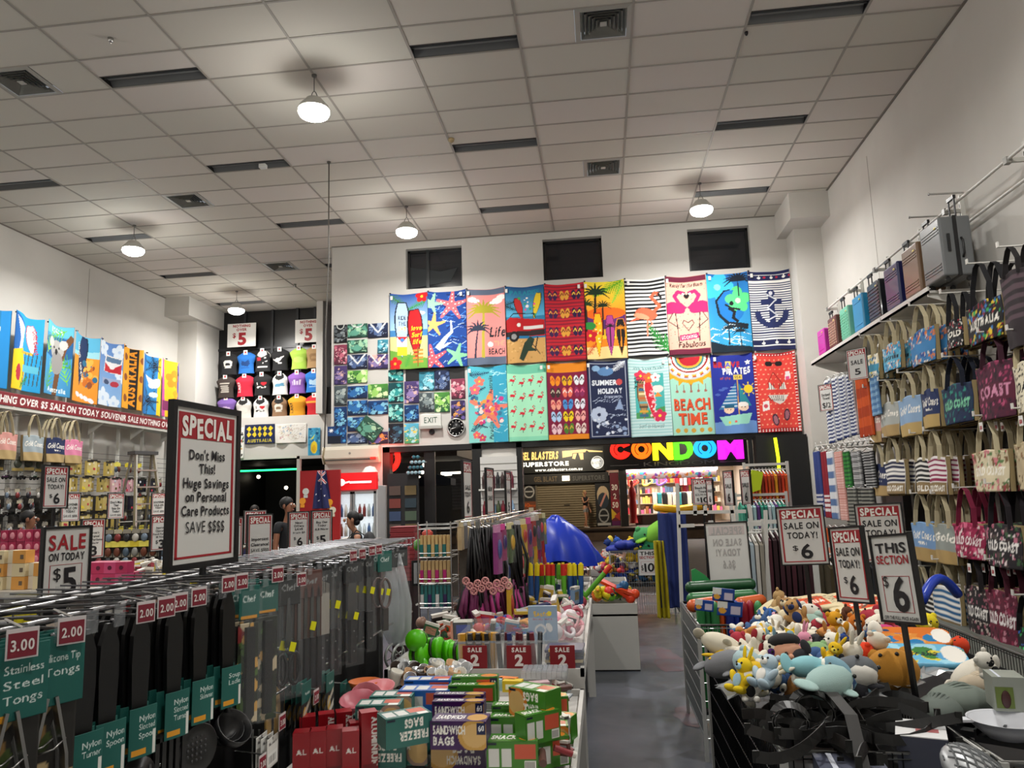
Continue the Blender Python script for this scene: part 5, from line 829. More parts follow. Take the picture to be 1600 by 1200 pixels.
for r,(z,segs)in enumerate(rows):
 for si,(y0,y1,kd,st)in enumerate(segs):
  y=y0;n=0;lb='%s %s, %s row of the left wall'%(desc[kd],'on the left' if y1<12.4 else('in the middle' if y0<13.9 else 'on the right'),rn[r])
  while y<y1:
   o=bpy.data.objects.new(NM[kd],PK[kd][n%4]);place(o,None,(-9.28-.05*((n*7)%3),y,z+.012*((n*5)%3)),math.radians(90+(n*37%21)-10),label=lb,cat='souvenir',group='%s, row %s, %d'%(desc[kd]+'s on the left wall',rn[r],si));y+=st;n+=1
t=T('step_ladder','aluminium step ladder standing open before the left wall rack','ladder',(-8.3,13.0,0),math.radians(62))
AL=M('b4b2aa',.35,.7)
for s in(-1,1):
 b=MB(AL);b.strap([(s*.34,-.5,0),(s*.17,-.06,2.72)],.07,.03,(0,1,0));b.build('front_rail',t)
 b=MB(M('8f8d86',.4,.6));b.strap([(s*.36,.6,0),(s*.19,.05,2.7)],.05,.025,(0,1,0));b.build('rear_rail',t)
for k in range(8):z=.3+k*.3;q=1-z/2.72;b=MB(AL);b.bx(-.17-.17*q,.17+.17*q,-.06-.44*q-.05,-.06-.44*q+.05,z,z+.025);b.build('step',t)
b=MB(M('4c4c4c',.5));b.bx(-.22,.22,-.12,.14,2.7,2.76);b.build('top_cap',t)
for z in(.6,1.5,2.3):q=1-z/2.7;b=MB(M('8f8d86',.4,.6));b.cyl((-.19-.17*q,.05+.55*q,z),(.19+.17*q,.05+.55*q,z),.012,n=6);b.build('brace',t)
def bust_mesh(cv,tank,cap=False):
 def prof(V):
  return np.interp(V,[0,.12,.45,.68,.8,.9,1],[.66,.62,.58,.72,.8,.62,.3]if not tank else[.64,.6,.56,.64,.6,.46,.26])
 def fn(U,V):
  a=(U-.5)*np.pi*.98;w=prof(V)*.32;d=.10*np.interp(V,[0,.3,.7,1],[.9,.8,1.1,.5])
  return w*np.sin(a),-d*np.cos(a),np.float64(.53)*V
 return fn
def shirt_cv(base,art,seed,tank=False,inner='141416'):
 c=Cv(28,1.25,base);g=np.random.default_rng(seed)
 if tank:c.poly([(.22,1.25),(.3,.95),(.5,.82),(.7,.95),(.78,1.25)],inner);c.poly([(0,1.25),(.06,.75),(.1,1.0),(.16,1.25)],inner);c.poly([(1,1.25),(.94,.75),(.9,1.0),(.84,1.25)],inner)
 else:c.ell(.5,1.25,.14,.1,inner)
 k,col=art
 if k=='round':c.ell(.5,.62,.2,.22,col);c.ell(.5,.6,.12,.08,base);c.rect(.34,.38,.66,.42,col)
 elif k=='map':c.poly([(.3,.5),(.36,.74),(.5,.68),(.64,.78),(.72,.55),(.6,.4),(.4,.46)],col);c.rect(.3,.3,.7,.35,col)
 elif k=='flag':[c.star(x,y,.06,col,7)for x,y in((.65,.8),(.72,.6),(.56,.5))];c.rect(.28,.66,.46,.82,'b02030');c.rect(.26,.24,.76,.3,col)
 elif k=='roo':c.ell(.45,.62,.16,.1,col,.5);c.line([(.55,.7),(.68,.8)],.07,col);c.line([(.34,.58),(.2,.66)],.05,col);c.line([(.42,.55),(.5,.42),(.6,.42)],.05,col)
 elif k=='text':[c.rect(.3+.04*g.random(),.3+.12*i,.7-.04*g.random(),.37+.12*i,col)for i in range(5)]
 elif k=='love':c.text('I',.34,.62,.14,col,st='x');c.ell(.56,.7,.06,.06,'c8202e');c.ell(.66,.7,.06,.06,'c8202e');c.poly([(.5,.68),(.72,.68),(.61,.54)],'c8202e');c.text('AUSTRALIA',.5,.42,.1,col,w=.48)
 elif k=='bar':c.poly([(.26,.45),(.76,.5),(.7,.68),(.3,.62)],col)
 elif k=='fingers':[c.rect(.3+.1*i,.5,.37+.1*i,.72+.06*(i%2),col)for i in range(4)]
 elif k=='vert':c.text('SURFER',.34,.55,.14,col,w=.6,rot=1.57)
 elif k=='band':c.rect(0,.78,1,.9,col)
 elif k=='ell':c.ell(.5,.55,.24,.16,col)
 return c
BUST=[[(357,567,'1a1a1c',('round','e0dcd4'),0,'black T-shirt with round white print'),(384,565,'1f66b4',('map','123a70'),0,'bright blue T-shirt with outline map'),(410,562,'161618',('flag','ece8e4'),1,'black singlet with stars and flag'),(437,560,'141416',('roo','ece8e4'),0,'black T-shirt with a white kangaroo'),(467,558,'a4c84e',('ell','b8d468'),0,'lime green T-shirt'),(491,556,'a08058',('round','8a6a48'),0,'tan T-shirt cut off by the white post')],[(352,603,'3a302c',('text','bdb6ac'),0,'dark brown T-shirt with pale lettering'),(382,601,'bc1f38',('vert','e8d0d0'),0,'red T-shirt with vertical lettering'),(409,599,'161517',('love','ece8e4'),0,'black T-shirt with a heart line'),(437,598,'d8d6d0',('bar','5a92b0'),1,'white singlet with blue print'),(464,596,'8457a8',('fingers','d8c8dc'),0,'violet T-shirt with pale stripes print'),(490,594,'1f6cb8',('map','a8c8e0'),0,'blue T-shirt cut off by the white post')],[(353,636,'7a5aa4',('ell','c8b0d4'),0,'violet T-shirt behind the big SPECIAL sign'),(380,637,'d4d0c8',('ell','dedad2'),1,'plain off-white singlet'),(407,636,'e2e0dc',('love','1a1a1c'),1,'white singlet with a heart line'),(436,635,'8a6a4e',('round','e0d8cc'),1,'brown singlet with white print'),(464,633,'d8961e',('vert','4a3a1c'),0,'golden yellow T-shirt with side lettering'),(491,632,'c0202c',('band','f0a03a'),0,'red T-shirt with orange band cut off by the white post')]]
for r,row in enumerate(BUST):
 for k,(px,py,base,art,tank,d_)in enumerate(row):
  p=A(px,py,Y=17.45);t=T('shirt_bust',d_+', %s row of busts'%('top','middle','bottom')[r],'T-shirt',(p.x,17.5,p.z-.3),0,'T-shirts on busts')
  cv=shirt_cv(base,art,30+r*6+k,tank,'141416' if base[0]in 'de8' else 'd8d4cc' if tank else '0c0c0e');sheet('shirt',cv,bust_mesh(cv,tank),t,printed('cloth'),.012)
  b=MB(BLACKP);b.ell((0,.0,.5),(.08,.05,.06));b.cyl((0,0,.48),(0,.15,.5),.02,n=8);b.build('bust_form',t)
  b=MB(WHITE);b.bx(-.05,.05,-.075,-.07,.47,.58);b.bx(-.02,.02,-.077,-.075,.5,.55,M('b01c2a',.5));b.build('price_card',t)
for k,(x0,x1,y0,y1)in enumerate(((355,400,504,543),(461,497,498,536))):
 p0,p1=A(x0,y1,Y=17.5),A(x1,y0,Y=17.5);w_,h_=p1.x-p0.x,p1.z-p0.z;w_=max(w_,.66)
 t=T('price_sign',('white card NOTHING OVER $5 hanging over the left shirts','white card NOTHING OVER $5 half hidden by the white post')[k],'sign',(p0.x,17.5,p0.z),0,'price cards on the T-shirt wall')
 b=MB(WHITE);b.bx(0,w_,0,.012,0,h_);b.build('card',t);b=MB(M('a01c26',.5));U,V=(1,0,0),(0,0,1)
 b.text('NOTHING',(w_/2,-.002,h_*.84),U,V,h_*.11,b.mats[0],w=w_*.62,st='x');b.text('OVER',(w_/2,-.002,h_*.68),U,V,h_*.11,b.mats[0],w=w_*.36,st='x');b.text('$',(w_*.24,-.002,h_*.4),U,V,h_*.2,b.mats[0],st='b');b.text('5',(w_*.52,-.002,h_*.1),U,V,h_*.5,b.mats[0],w=w_*.3,st='x');b.build('lettering',t)
def teatowel(lb,px,cv,amp=.012):
 x0,y0,x1,y1=px;p0,p1=A(x0,y1,Y=17.35),A(x1,y0,Y=17.35);sheet('tea_towel',cv,flat((0,0,0),(p1.x-p0.x,0,0),(0,0,p1.z-p0.z),amp,1.5,.4),None,printed('cloth'),.004,loc=(p0.x,17.36,p0.z),label=lb,cat='tea towel',group='tea towels on the white band')
c=Cv(24,1.6,'ecebe6');c.dots(26,.06,['c03a3a','4a7a4a','2a2a2a','d8a83a'],(.55,.1,.95,1.5),3);teatowel('white tea towel with a column of small flowers beside the big sign',(361,668,381,717),c)
c=Cv(60,.62,'12204a');[c.poly([(x,y-.09),(x+.075,y),(x,y+.09),(x-.075,y)],'e8cc2a')or c.ell(x,y,.03,.03,'14141a')for x in(.14,.32,.5,.68,.86)for y in(.48,.3)];c.text('AUSTRALIA',.5,.05,.1,'c8b83a',w=.82,st='x');teatowel('navy tea towel with yellow road signs reading AUSTRALIA',(382,662,429,694),c)
c=Cv(56,.66,'e6e3dc');c.waves(30,'b8a898',.012,(.1,.1,.85,.6),3);c.dots(20,.03,['c8a0a0','a0b0c0','c8c0a0'],(.1,.1,.9,.6),4);[c.line([(.02,.64),(.5,.1+.0*k),(.98,.64)],.02,'d4cfc4')for k in range(1)];teatowel('white tea towel with faint sketches draped in a swag',(430,661,478,693),c,.03)
c=Cv(26,2.4,'3f9ac0');c.dots(30,.09,['2a7aa8','7ac4dc','1a5a8a'],seed=3);c.ell(.5,.85,.3,.5,'e8cc2a');c.ell(.5,.75,.16,.3,'d8a81a');c.frond(.2,1.5,.5,.8,'d8d83a');teatowel('long blue tea towel with yellow figure by the white post',(481,668,500,716),c)
b=MB(M('18c860',.4,emit=6));p0,p1=A(362,742,Y=17.3),A(468,737,Y=17.3);b.cyl((p0.x,17.3,2.55),(p1.x,17.3,2.55),.02,n=8);b.build('led_strip',label='green glowing LED strip along the top of the dark opening',cat='light strip')
for k,(px,py)in enumerate(((447,762),(404,745))):b=MB(M('fff0d0',.4,emit=10));b.ell((0,0,0),.05);b.build('spot_lamp',loc=A(px,py,Y=20.5),label=('small bright lamp deep in the dark room','small dim lamp near the green strip')[k],cat='lamp')
# ================================================================ the right wall
RY=-math.pi/2
t=T('luggage_shelf','long white shelf high on the right wall carrying suitcases','shelf',(XR,0,0))
b=MB(M('c9c6c0',.5));b.bx(-.5,-.04,8.05,12.5,3.66,3.685);b.bx(-.5,-.485,8.05,12.5,3.66,3.73,M('d8d5cf',.45));b.build('board',t)
for y in(8.1,9.15,10.2,11.25,12.35):b=MB(WHITEM);b.prism([(0,0),(-.46,0),(-.46,-.03),(0,-.2)],(-.03,y,3.66),(1,0,0),(0,0,1),.015);b.build('bracket',t)
t=T('hanging_rail','white double rail on uprights above the suitcases along the right wall','rail',(XR,0,0))
for y in(6.9,8.15,9.2,10.25,11.3,12.4):
 b=MB(WHITEM);b.bx(-.045,0,y-.02,y+.02,.2,4.72)
 for k in range(24):b.bx(-.047,-.045,y-.006,y+.006,2.4+k*.095,2.44+k*.095,M('3a3936',.6))
 b.build('upright',t)
 b=MB(M('b9b7b0',.4));b.bx(-.2,-.03,y-.012,y+.012,4.53,4.57);b.box((-.19,y,4.55),(.05,.06,.06),M('8a8883',.4));b.build('rail_arm',t)
for z,x in((4.56,-.19),(4.36,-.07)):b=MB(M('dcdad4',.35));b.cyl((x,5.4,z),(x,12.5,z),.016,n=8);b.build('rail',t)
for y,z,L_ in((7.75,4.6,.34),(8.35,4.58,.3)):b=MB(CHROME);b.cyl((-.18,y,z),(-.18-L_,y-.02,z+.0),.009,n=6);b.ell((-.18-L_,y-.02,z),.014,nu=8,nv=6);b.build('display_arm',t)
def suitcase(lb,y,h,w,d,col,style,rough=.35):
 t=T('suitcase',lb,'suitcase',(3.45,y,3.687),RY,'suitcases on the right wall shelf');m=M(col,rough,coat=.2)
 b=MB(m)
 b.bx(-w/2,w/2,0,d*.49,.05,h);b.bx(-w/2,w/2,d*.51,d,.05,h);o=b.build('shell',t,bevel=.022);o.modifiers['bevel'].segments=3
 b=MB(m)
 if style=='rib':
  for z in(.12,.15,.18,h-.1,h-.13,h-.16):b.bx(-w*.42,w*.42,-.006,.004,z,z+.012)
 elif style=='hor':
  for k in range(9):b.bx(-w*.44,w*.44,-.008,.004,.1+k*(h-.15)/9,.115+k*(h-.15)/9)
 elif style=='tex':
  for j in range(9):
   for i in range(5):b.box((-w*.38+i*w*.19,0,.1+j*(h-.15)/9),(.03,.012,.03),M('c9a08a' if col.startswith('6')else col,.4),rot=Matrix.Rotation(.78,3,'Y'))
 else:b.bx(-w*.36,w*.36,-.005,.004,.12,.13);b.bx(-w*.36,w*.36,-.005,.004,h-.1,h-.09)
 if b.v:b.build('ribs',t)
 b=MB(M('141416',.5));b.bx(-w/2-.004,w/2+.004,d*.44,d*.56,.048,h+.004);b.build('zip_band',t)
 for sx in(-1,1):
  for yy in(.05,d-.05):b=MB(M('18181a',.4));b.cyl((sx*(w/2-.05)-.012,yy,.025),(sx*(w/2-.05)+.012,yy,.025),.025,n=10);b.build('wheel',t)
 hb=MB(M('4a4a4c',.3,.6));yy=d-.05
 for sx in(-.06,.06):hb.cyl((sx,yy,h-.02),(sx,yy,h+.26),.009,n=6)
 hb.bx(-.075,.075,yy-.014,yy+.014,h+.24,h+.275,M('202022',.4));hb.build('pull_handle',t)
 b=MB(M('e0d060',.4));b.ell((w*.3,-.004,h*.86),(.03,.006,.012),nu=10,nv=6);b.build('badge',t)
 if w>.44:b=MB(M('202022',.4));b.bx(w/2,w/2+.02,d*.2,d*.28,h*.45,h*.72);b.tube([(w/2+.002,d*.65,h*.35),(w/2+.03,d*.65,h*.4),(w/2+.03,d*.65,h*.6),(w/2+.002,d*.65,h*.65)],.012);b.build('side_handle',t)
 return t
for a in(('pink hard-shell suitcase, farthest on the right wall shelf',11.95,.44,.34,.24,'c83aa8','plain'),('brown patterned suitcase beside the pink one',11.35,.5,.38,.24,'6a3a34','tex'),('mint green suitcase between the brown and sky blue ones',10.78,.5,.36,.24,'7cc8a8','tex'),('sky blue suitcase beside the mint one',10.22,.52,.38,.25,'2a94c8','plain'),('black ribbed suitcase beside the sky blue one',9.62,.53,.4,.26,'1a1a1e','hor'),('dark navy suitcase beside the black one',9.02,.56,.42,.26,'141c54','rib'),('bronze suitcase beside the large grey one',8.46,.6,.42,.26,'7a5e46','rib'),('large grey suitcase at the near end of the shelf',7.92,.66,.46,.3,'6d7072','rib')):
 a=list(a);a[1]=max(a[1],8.3)if False else a[1];suitcase(*a)
def bag_at(lb,x0,x1,yt,yb,cv_args,stack=3,X=3.36,hl=.26,price=None,hands='c9bd9c',grp=None,behind=None):
 pc,pt,pb=A((x0+x1)/2,(yt+yb)/2,X=X),A((x0+x1)/2,yt,X=X),A((x0+x1)/2,yb,X=X)
 w=abs(A(x0,(yt+yb)/2,X=X).y-A(x1,(yt+yb)/2,X=X).y);w=min(max(w,.2),.62);h=pt.z-pb.z
 kw=dict(cv_args);kw['H']=h/w;cv=tote_cv(**kw);g_=grp or 'tote bags on the right wall'
 t=bag(lb,(X,pc.y,pt.z+hl),RY,cv,w,.1,hl,hands,g_,gap=w*.27,tag_=price)
 b=MB(M('d4d2cc',.4));b.cyl((XR-.01,pc.y,pt.z+hl+.012),(X-.1,pc.y,pt.z+hl+.012),.008,n=6);b.box((X-.1,pc.y,pt.z+hl+.03),(.01,.03,.045));b.build('wall_hook',label=' '.join(('white hook arm of the '+lb.split(',')[0].split(' on ')[0]).split()[:15]),cat='hook',group='hooks on the right wall')
 for q in range(stack):dup(t,(X+.11+.1*q,pc.y+.03*((q%2)*2-1)+.04*q,pt.z+hl),RY+.05*((q%3)-1),label='bag behind the '+lb.split(',')[0],group='bags behind the '+lb.split(',')[0])
 return t
def st(base,lower,txt,**k):d=dict(base=base,lower=lower,txt=txt);d.update(k);return d
BP=['3a7ab0','e8e0d0','d87a3a','2a4a8a','f0d070','7ab0c8']
DKM=['2a2a30','b0283a','e0b83a','3a7ab0','3a8a5a','d0ccc4','141418','141418']
bag_at('small beach-print bag with yellow and blue, farthest in its row',1347,1376,556,598,st('e8e0c8',None,'',floral=['3a90b0','e8d040','2a6a8a','f0e8d8'],seed=3),3,grp='small printed bags');bag_at('small blue bag printed Australia in the top bag row',1381,1410,537,580,st('4aa0c8',None,'Australia',floral=['5aa8c8','e08a3a','2a5a90','d8e0e0'],tcol='1a2a3a',seed=4),3,grp='small printed bags');bag_at('blue and orange beach-print bag near the grey suitcase',1422,1466,515,570,st('3a7ab0',None,'',floral=['3a80b8','e0803a','e8e0d0','2a4a90'],seed=5),4,grp='small printed bags')
bag_at('black bag covered in white and red words',1481,1508,500,545,st('18181c',None,'GOLD',floral=['18181c','d8d4cc','b0283a','3a3a40'],seed=6),2,hands='1a1a1e',grp='dark word-print bags');bag_at('black bag with red, yellow and blue AUSTRALIA words',1508,1575,470,535,st('1a1a1e',None,'AUSTRALIA',floral=['16161a','8a1a30','e0c030','3a7ac0','3aa05a','16161a'],seed=7),3,hl=.34,hands='16161a',grp='dark word-print bags')
bag_at('dark striped bag at the right edge of the photo',1570,1615,420,545,st('2a2226',None,'',stripes='54424a',seed=8),1,hl=.2,hands='1a1618',grp='dark word-print bags')
bag_at('dusty pink Gold Coast tote, farthest in the second row',1357,1379,638,693,st('c09088','a58a5a','Gold Coast'),3);bag_at('pale grey Gold Coast tote in the second row',1377,1408,629,683,st('a3a7a3','a58a5a','Gold Coast'),3);bag_at('light blue Gold Coast tote in the second row',1405,1445,619,682,st('86a4c4','b3985f','Gold Coast'),3);bag_at('navy Gold Coast tote in the second row',1443,1471,608,669,st('1c2c58','b3985f','Gold Coast',sub='Australia'),3)
bag_at('dark teal bag with pale green GOLD COAST lettering',1470,1528,600,662,st('15284a',None,'GOLD COAST',floral=['143048','1c6a6a','2a8a7a','16204a','0f1a38'],tcol='7ac8a0',seed=9),3,hands='141a2a',grp='dark word-print bags');bag_at('dark magenta bag with AUSTRALIA COAST lettering',1528,1590,565,655,st('4a1630',None,'COAST',floral=['54142e','8a2a50','2a1420','b04a70','3a1226'],tcol='d08aa8',seed=10),3,hands='3a1626',grp='dark word-print bags');bag_at('cream bag with black sketches at the right edge, second row',1588,1625,565,645,st('d8d0b8',None,'COAST',floral=['d8d0b8','4a4438','c8bc9c','2a2824'],tcol='141414',seed=11),2,grp='dark word-print bags')
bag_at('small navy Gold Coast tote in the third row',1362,1392,726,775,st('16244e','a58a5a','Gold Coast',sub='Australia'),2);bag_at('navy and white striped tote in the third row',1384,1417,719,772,st('e8e6e0','8a7450','GOLD COAST',stripes='141c40'),4);bag_at('black and white striped tote in the third row',1433,1456,716,772,st('e6e4de','8a7450','GOLD',stripes='161618'),3);bag_at('magenta and white striped tote in the third row',1453,1482,714,773,st('e8e2e2','8a7450','GOLD COAST',stripes='8a1a4a'),5)
bag_at('cream floral GOLD COAST bag in the third row',1512,1590,704,768,st('d0c4a4',None,'GOLD COAST',floral=['d4c8a8','a8384a','5a7a4a','e0d8c0','c87a80','7a5a3a'],tcol='f4f0e4',seed=12),3,price='$10',hl=.3,grp='floral bags');bag_at('tan floral bag cut by the right edge, third row',1590,1640,690,765,st('b8a888',None,'',floral=['b8a888','8a6a4a','5a4a34','d0c0a0'],seed=13),2,price='$10',grp='floral bags')
bag_at('light blue Gold Coast tote in the fourth row',1427,1466,817,876,st('7296c0','a88c58','Gold Coast',sub='Australia'),3,hl=.3);bag_at('grey Gold Coast tote in the fourth row',1462,1498,820,880,st('8e948e','a88c58','Gold'),3,hl=.3);bag_at('magenta floral GOLD COAST bag in the fourth row',1488,1546,818,872,st('9a1a48',None,'GOLD COAST',floral=['8a1840','d86a8a','e8d0d0','5a1028','c03a68'],tcol='f0e4e4',seed=14),3,hl=.32,hands='7a1a3a',grp='floral bags');bag_at('black floral GOLD COAST bag in the fourth row',1542,1600,820,886,st('1c161c',None,'GOLD COAST',floral=['1e181e','b86a80','e0d0d0','4a3a3a','3a5a3a'],tcol='f0ece8',seed=15),3,hl=.34,hands='201a20',grp='floral bags')
bag_at('black and white striped tote half hidden by the THIS SECTION sign',1436,1462,926,985,st('e6e4de','7a6646','COAST',stripes='18181a'),3);bag_at('blue and white striped tote low on the right wall',1461,1503,918,990,st('e6e6e2','7a6646','COAST',stripes='1c5a8a'),4);bag_at('dark floral GOLD COAST bag low on the right wall',1513,1550,918,993,st('201a1e',None,'GOLD COAST',floral=['221c20','9a5a6a','c8b8b0','3a2a2a'],tcol='ece8e4',seed=16),3,price='$10',hands='201a1e',grp='floral bags');bag_at('maroon floral GOLD COAST bag low at the right',1546,1595,925,1010,st('5c1830',None,'GOLD COAST',floral=['64182f','8a2a48','b87a8a','3a1020'],tcol='ece4e4',seed=17),3,price='$10',hands='4a1428',grp='floral bags')
bag_at('black bag with green and blue words at the lower right edge',1590,1640,985,1060,st('141418',None,'GOLD COAST',floral=['141418','2a8a4a','3a6ac0','141418'],tcol='5ad07a',seed=18),1,hands='141418',grp='dark word-print bags')
def hang_cloth(lb,x0,x1,yt,yb,cv,grp,n=1,X=3.3,name='hanging_towel',cat='towel',folds=2):
 pt,pb=A((x0+x1)/2,yt,X=X),A((x0+x1)/2,yb,X=X);w=abs(A(x0,yt,X=X).y-A(x1,yt,X=X).y);h=pt.z-pb.z
 def fn(U,V):return.03*np.sin(2*np.pi*folds*U)+0*V,(.5-U)*w*(1-.1*V),-h+h*V
 o=sheet(name,cv,fn,None,printed('cloth'),.02,loc=(X,pt.y,pt.z),label=lb,cat=cat,group=grp)
 b=MB(M('dcdad6',.4));b.tube([(0,-w*.4,.01),(0,0,.05),(0,w*.4,.01)],.008,5);b.cyl((0,0,.05),(XR-X,0,.07),.006,n=5);b.build('hanger',o);return o
def str_cv(bg,st_,n,w=14,H=5.0,band=None):
 c=Cv(w,H,bg);c.stripes(0,H,n,st_)
 if band:[c.rect(0,.5+.35*i,1,.68+.35*i,band)for i in range(4)]
 return c
for k,x in enumerate((1286,1297,1308,1320)):hang_cloth('long blue and white striped towel, %s in the upper far row'%('farthest','second','third','nearest')[k],x,x+13,594+(-3*k),694-4*k,str_cv('e4e6ea','26356a',17),'striped towels on the right wall')
hang_cloth('bright orange sarong beside the striped towels',1335,1357,590,684,str_cv('c8501a','a83a10',3),None,name='hanging_sarong',cat='sarong',folds=5)
hang_cloth('light blue check towel half hidden behind the pink tote',1357,1372,590,650,str_cv('5a84b4','8ab0d0',6),None)
for k,(x0,x1,c_)in enumerate(((1269,1281,str_cv('30407e','30407e',1,band='e4e4ea')),(1281,1292,str_cv('8a1c2c','8a1c2c',1,band='e8e0e0')),(1288,1303,str_cv('d8dade','5a74a0',5)),(1302,1317,str_cv('c88a80','e0b8b0',28)),(1314,1328,str_cv('1f5a2a','3a8a3a',9)),(1326,1346,str_cv('1c1c20','c8c8c8',21)),(1344,1366,str_cv('141416','a8a8a8',13)))):
 hang_cloth(('royal blue towel with white end stripes','dark red towel with white end stripes','white and blue check towel','fine pink striped towel','green patterned wrap','black and white patterned wrap, left one','black and white patterned wrap, nearest')[k]+' in the middle far row',x0,x1,706,806+2*k if k<4 else 762,c_,None)
for k,(x0,x1,c_)in enumerate(((1318,1340,'3a3a36'),(1338,1366,'242424'))):hang_cloth('dark mottled wrap in the lower middle row, %s'%('left','right')[k],x0,x1,764,830,str_cv(c_,'8a8a80',12),None)
for k,(x0,x1,c_)in enumerate(((1290,1302,str_cv('d8602a','e89a80',2)),(1298,1312,str_cv('d8949c','e8b0b4',2)),(1310,1326,str_cv('d8a0a8','c88a96',3)))):hang_cloth(('orange and pink scarf','pale pink scarf','rose pink checked scarf')[k]+' in the lowest far row',x0,x1,826,915,c_,None,name='hanging_scarf',cat='scarf')
for k,x in enumerate((1330,1352)):hang_cloth('black tasselled garment beside the pink scarves, %s one'%('left','right')[k],x,x+22,840,925,str_cv('141416','2c2c30',9),None,name='hanging_garment',cat='clothes')
for k in range(11):
 p=A(1275+8.5*k,699-1.2*k,X=3.3);b=MB(M('e4e2de',.4));b.tube([(0,-.12,-.04),(0,0,.02),(0,.12,-.04)],.012,5);b.tube([(0,0,.02),(0,0,.05),(0,.02,.07),(0,.03,.05)],.006,5);b.build('coat_hanger',loc=p,label='white plastic hanger in the row between the striped towels and the blue ones',cat='hanger',group='white hangers on the right wall')
b=MB(M('c8c6c2',.4));p=A(1275,697,X=3.3);q=A(1362,687,X=3.3);b.cyl(p,q,.012,n=6);b.cyl(p,(XR,p.y,p.z),.012,n=6);b.cyl(q,(XR,q.y,q.z),.012,n=6);b.build('hanging_bar',label='white bar carrying the hangers at the far right wall',cat='rail')
b=MB(M('b8b6b2',.4));p=A(1262,672,Y=13.3);b.tube([p,p+Vector((.12,0,.03)),p+Vector((.2,0,-.04)),p+Vector((.2,0,-.6))],.016,6);b.build('bent_rail',label='bent grey rail end beside the black panel at the far right',cat='rail')
t=T('base_shelf','grey base shelf of the right wall unit under the lowest bags','shelf',(3.3,8.5,0));b=MB(M('5f635c',.5));b.bx(-.55,.6,-3.4,3.8,.28,.36);b.build('top',t);b=MB(M('2a2b2a',.6));b.bx(-.5,.6,-3.4,3.8,0,.28);b.build('plinth',t)
b=MB(M('262423',.8));b.bx(XR-.025,XR-.012,5.2,10.6,.36,2.9);b.build('wall_panel',label='dark backing panel behind the bags on the right wall',cat='panel')
# ================================================================ sale signs in black frames
def sign(lb,px,lines,Y=None,d=None,rz=0.0,ratio=.707,post=None,red='a01824',style='special',tilt=0.0,frame=.02,base_z=0.85,lean=0.0,group='sale signs',scale_w=None):
 """px = (x centre, y top, y bottom) in the photo at depth Y; lines = (text, height 0..1, size, colour, width 0..1)"""
 xc,yt,yb=px;pt,pb=A(xc,yt,Y=Y),A(xc,yb,Y=Y);h=pt.z-pb.z;w=scale_w or h*ratio
 t=T('sale_sign',lb,'sign',(pb.x,Y,pb.z),0,group);t.rotation_euler=(0,lean,rz)
 f=frame*h if frame<.2 else frame;b=MB(BLACKP)
 b.bx(-w/2,w/2,-.012,.012,0,f);b.bx(-w/2,w/2,-.012,.012,h-f,h);b.bx(-w/2,-w/2+f,-.012,.012,f,h-f);b.bx(w/2-f,w/2,-.012,.012,f,h-f);b.build('frame',t)
 iw,ih=w-2*f,h-2*f;b=MB(M('d3d2ce',.55));b.bx(-iw/2,iw/2,-.004,.004,f,h-f);b.build('paper',t)
 U,V=(1,0,0),(0,0,1);rm=M(red,.5);k=iw*.035;e=iw*.045
 b=MB(rm)
 if style in('special','back'):
  b.bx(-iw/2+e,iw/2-e,-.0055,-.004,f+e,f+e+k*.6)if style=='special' else None
  if style=='special':
   b.bx(-iw/2+e,-iw/2+e+k,-.0055,-.004,f+e,h-f-e);b.bx(iw/2-e-k,iw/2-e,-.0055,-.004,f+e,h-f-e);b.bx(-iw/2+e,iw/2-e,-.0057,-.004,h-f-e-ih*.17,h-f-e);b.build('border',t)
   b=MB(M('efebe4',.5));b.text('SPECIAL',(0,-.0075,h-f-e-ih*.15),U,V,ih*.125,b.mats[0],w=iw*.82,st='x',jig=.05);b.build('heading',t)
 elif style=='box':
  z1=f+ih*.52
  for a in((-iw*.36,iw*.36,f+ih*.1,f+ih*.105),(-iw*.36,iw*.36,z1,z1+ih*.005)):b.bx(a[0],a[1],-.0055,-.004,a[2],a[3])
  for x in(-iw*.36,iw*.35):b.bx(x,x+iw*.012,-.0055,-.004,f+ih*.1,z1)
  b.build('border',t)
 b=MB()
 for(s,zz,sz,col,ww)in lines:b.text(s,(0 if not isinstance(ww,tuple)else ww[1]*iw,-.0075,f+ih*zz),U,V,ih*sz,M(col,.5),w=iw*(ww[0]if isinstance(ww,tuple)else ww),st='r' if '$' in s else 'b',jig=.03)
 if lines:b.build('lettering',t)
 if post:
  L_=pb.z-post;b=MB(BLACKP);b.bx(-.012,.012,-.006,.006,-L_,0);b.build('post',t);b=MB(BLACKP);b.bx(-.06,.06,-.05,.05,-L_,-L_+.012);b.build('base',t)
 return t
K='17161a';RD='a01824';R85=math.radians(86)
SALE6=[('SALE ON',.62,.11,K,.76),('TODAY!',.45,.11,K,.66),('$',.24,.09,K,(.12,-.18)),('6',.1,.25,K,(.26,.06))]
sign('big SPECIAL sign about personal care products, standing on the kitchenware rack',(317,634,886),[("Don't Miss",.665,.065,K,.58),('This!',.575,.065,K,.26),('Huge Savings',.48,.065,K,.74),('on Personal',.39,.065,K,.66),('Care Products',.3,.065,K,.77),('SAVE $$$$',.19,.075,K,.62)],Y=2.62,rz=math.radians(84),ratio=.70,post=1.42,frame=.036)
sign('black framed SALE ON TODAY $5 sign behind the rack at the left',(99,822,948),[('SALE',.72,.2,RD,.82),('ON TODAY',.58,.1,K,.8),('$',.33,.16,K,(.16,-.2)),('5',.13,.36,K,(.32,.08))],Y=3.3,rz=math.radians(72),ratio=.66,post=.95,style='box',frame=.03)
sign('SALE ON TODAY $6 sign on a tall post at the far left',(84,727,795),SALE6,Y=5.2,rz=math.radians(80),post=.02,frame=.028)
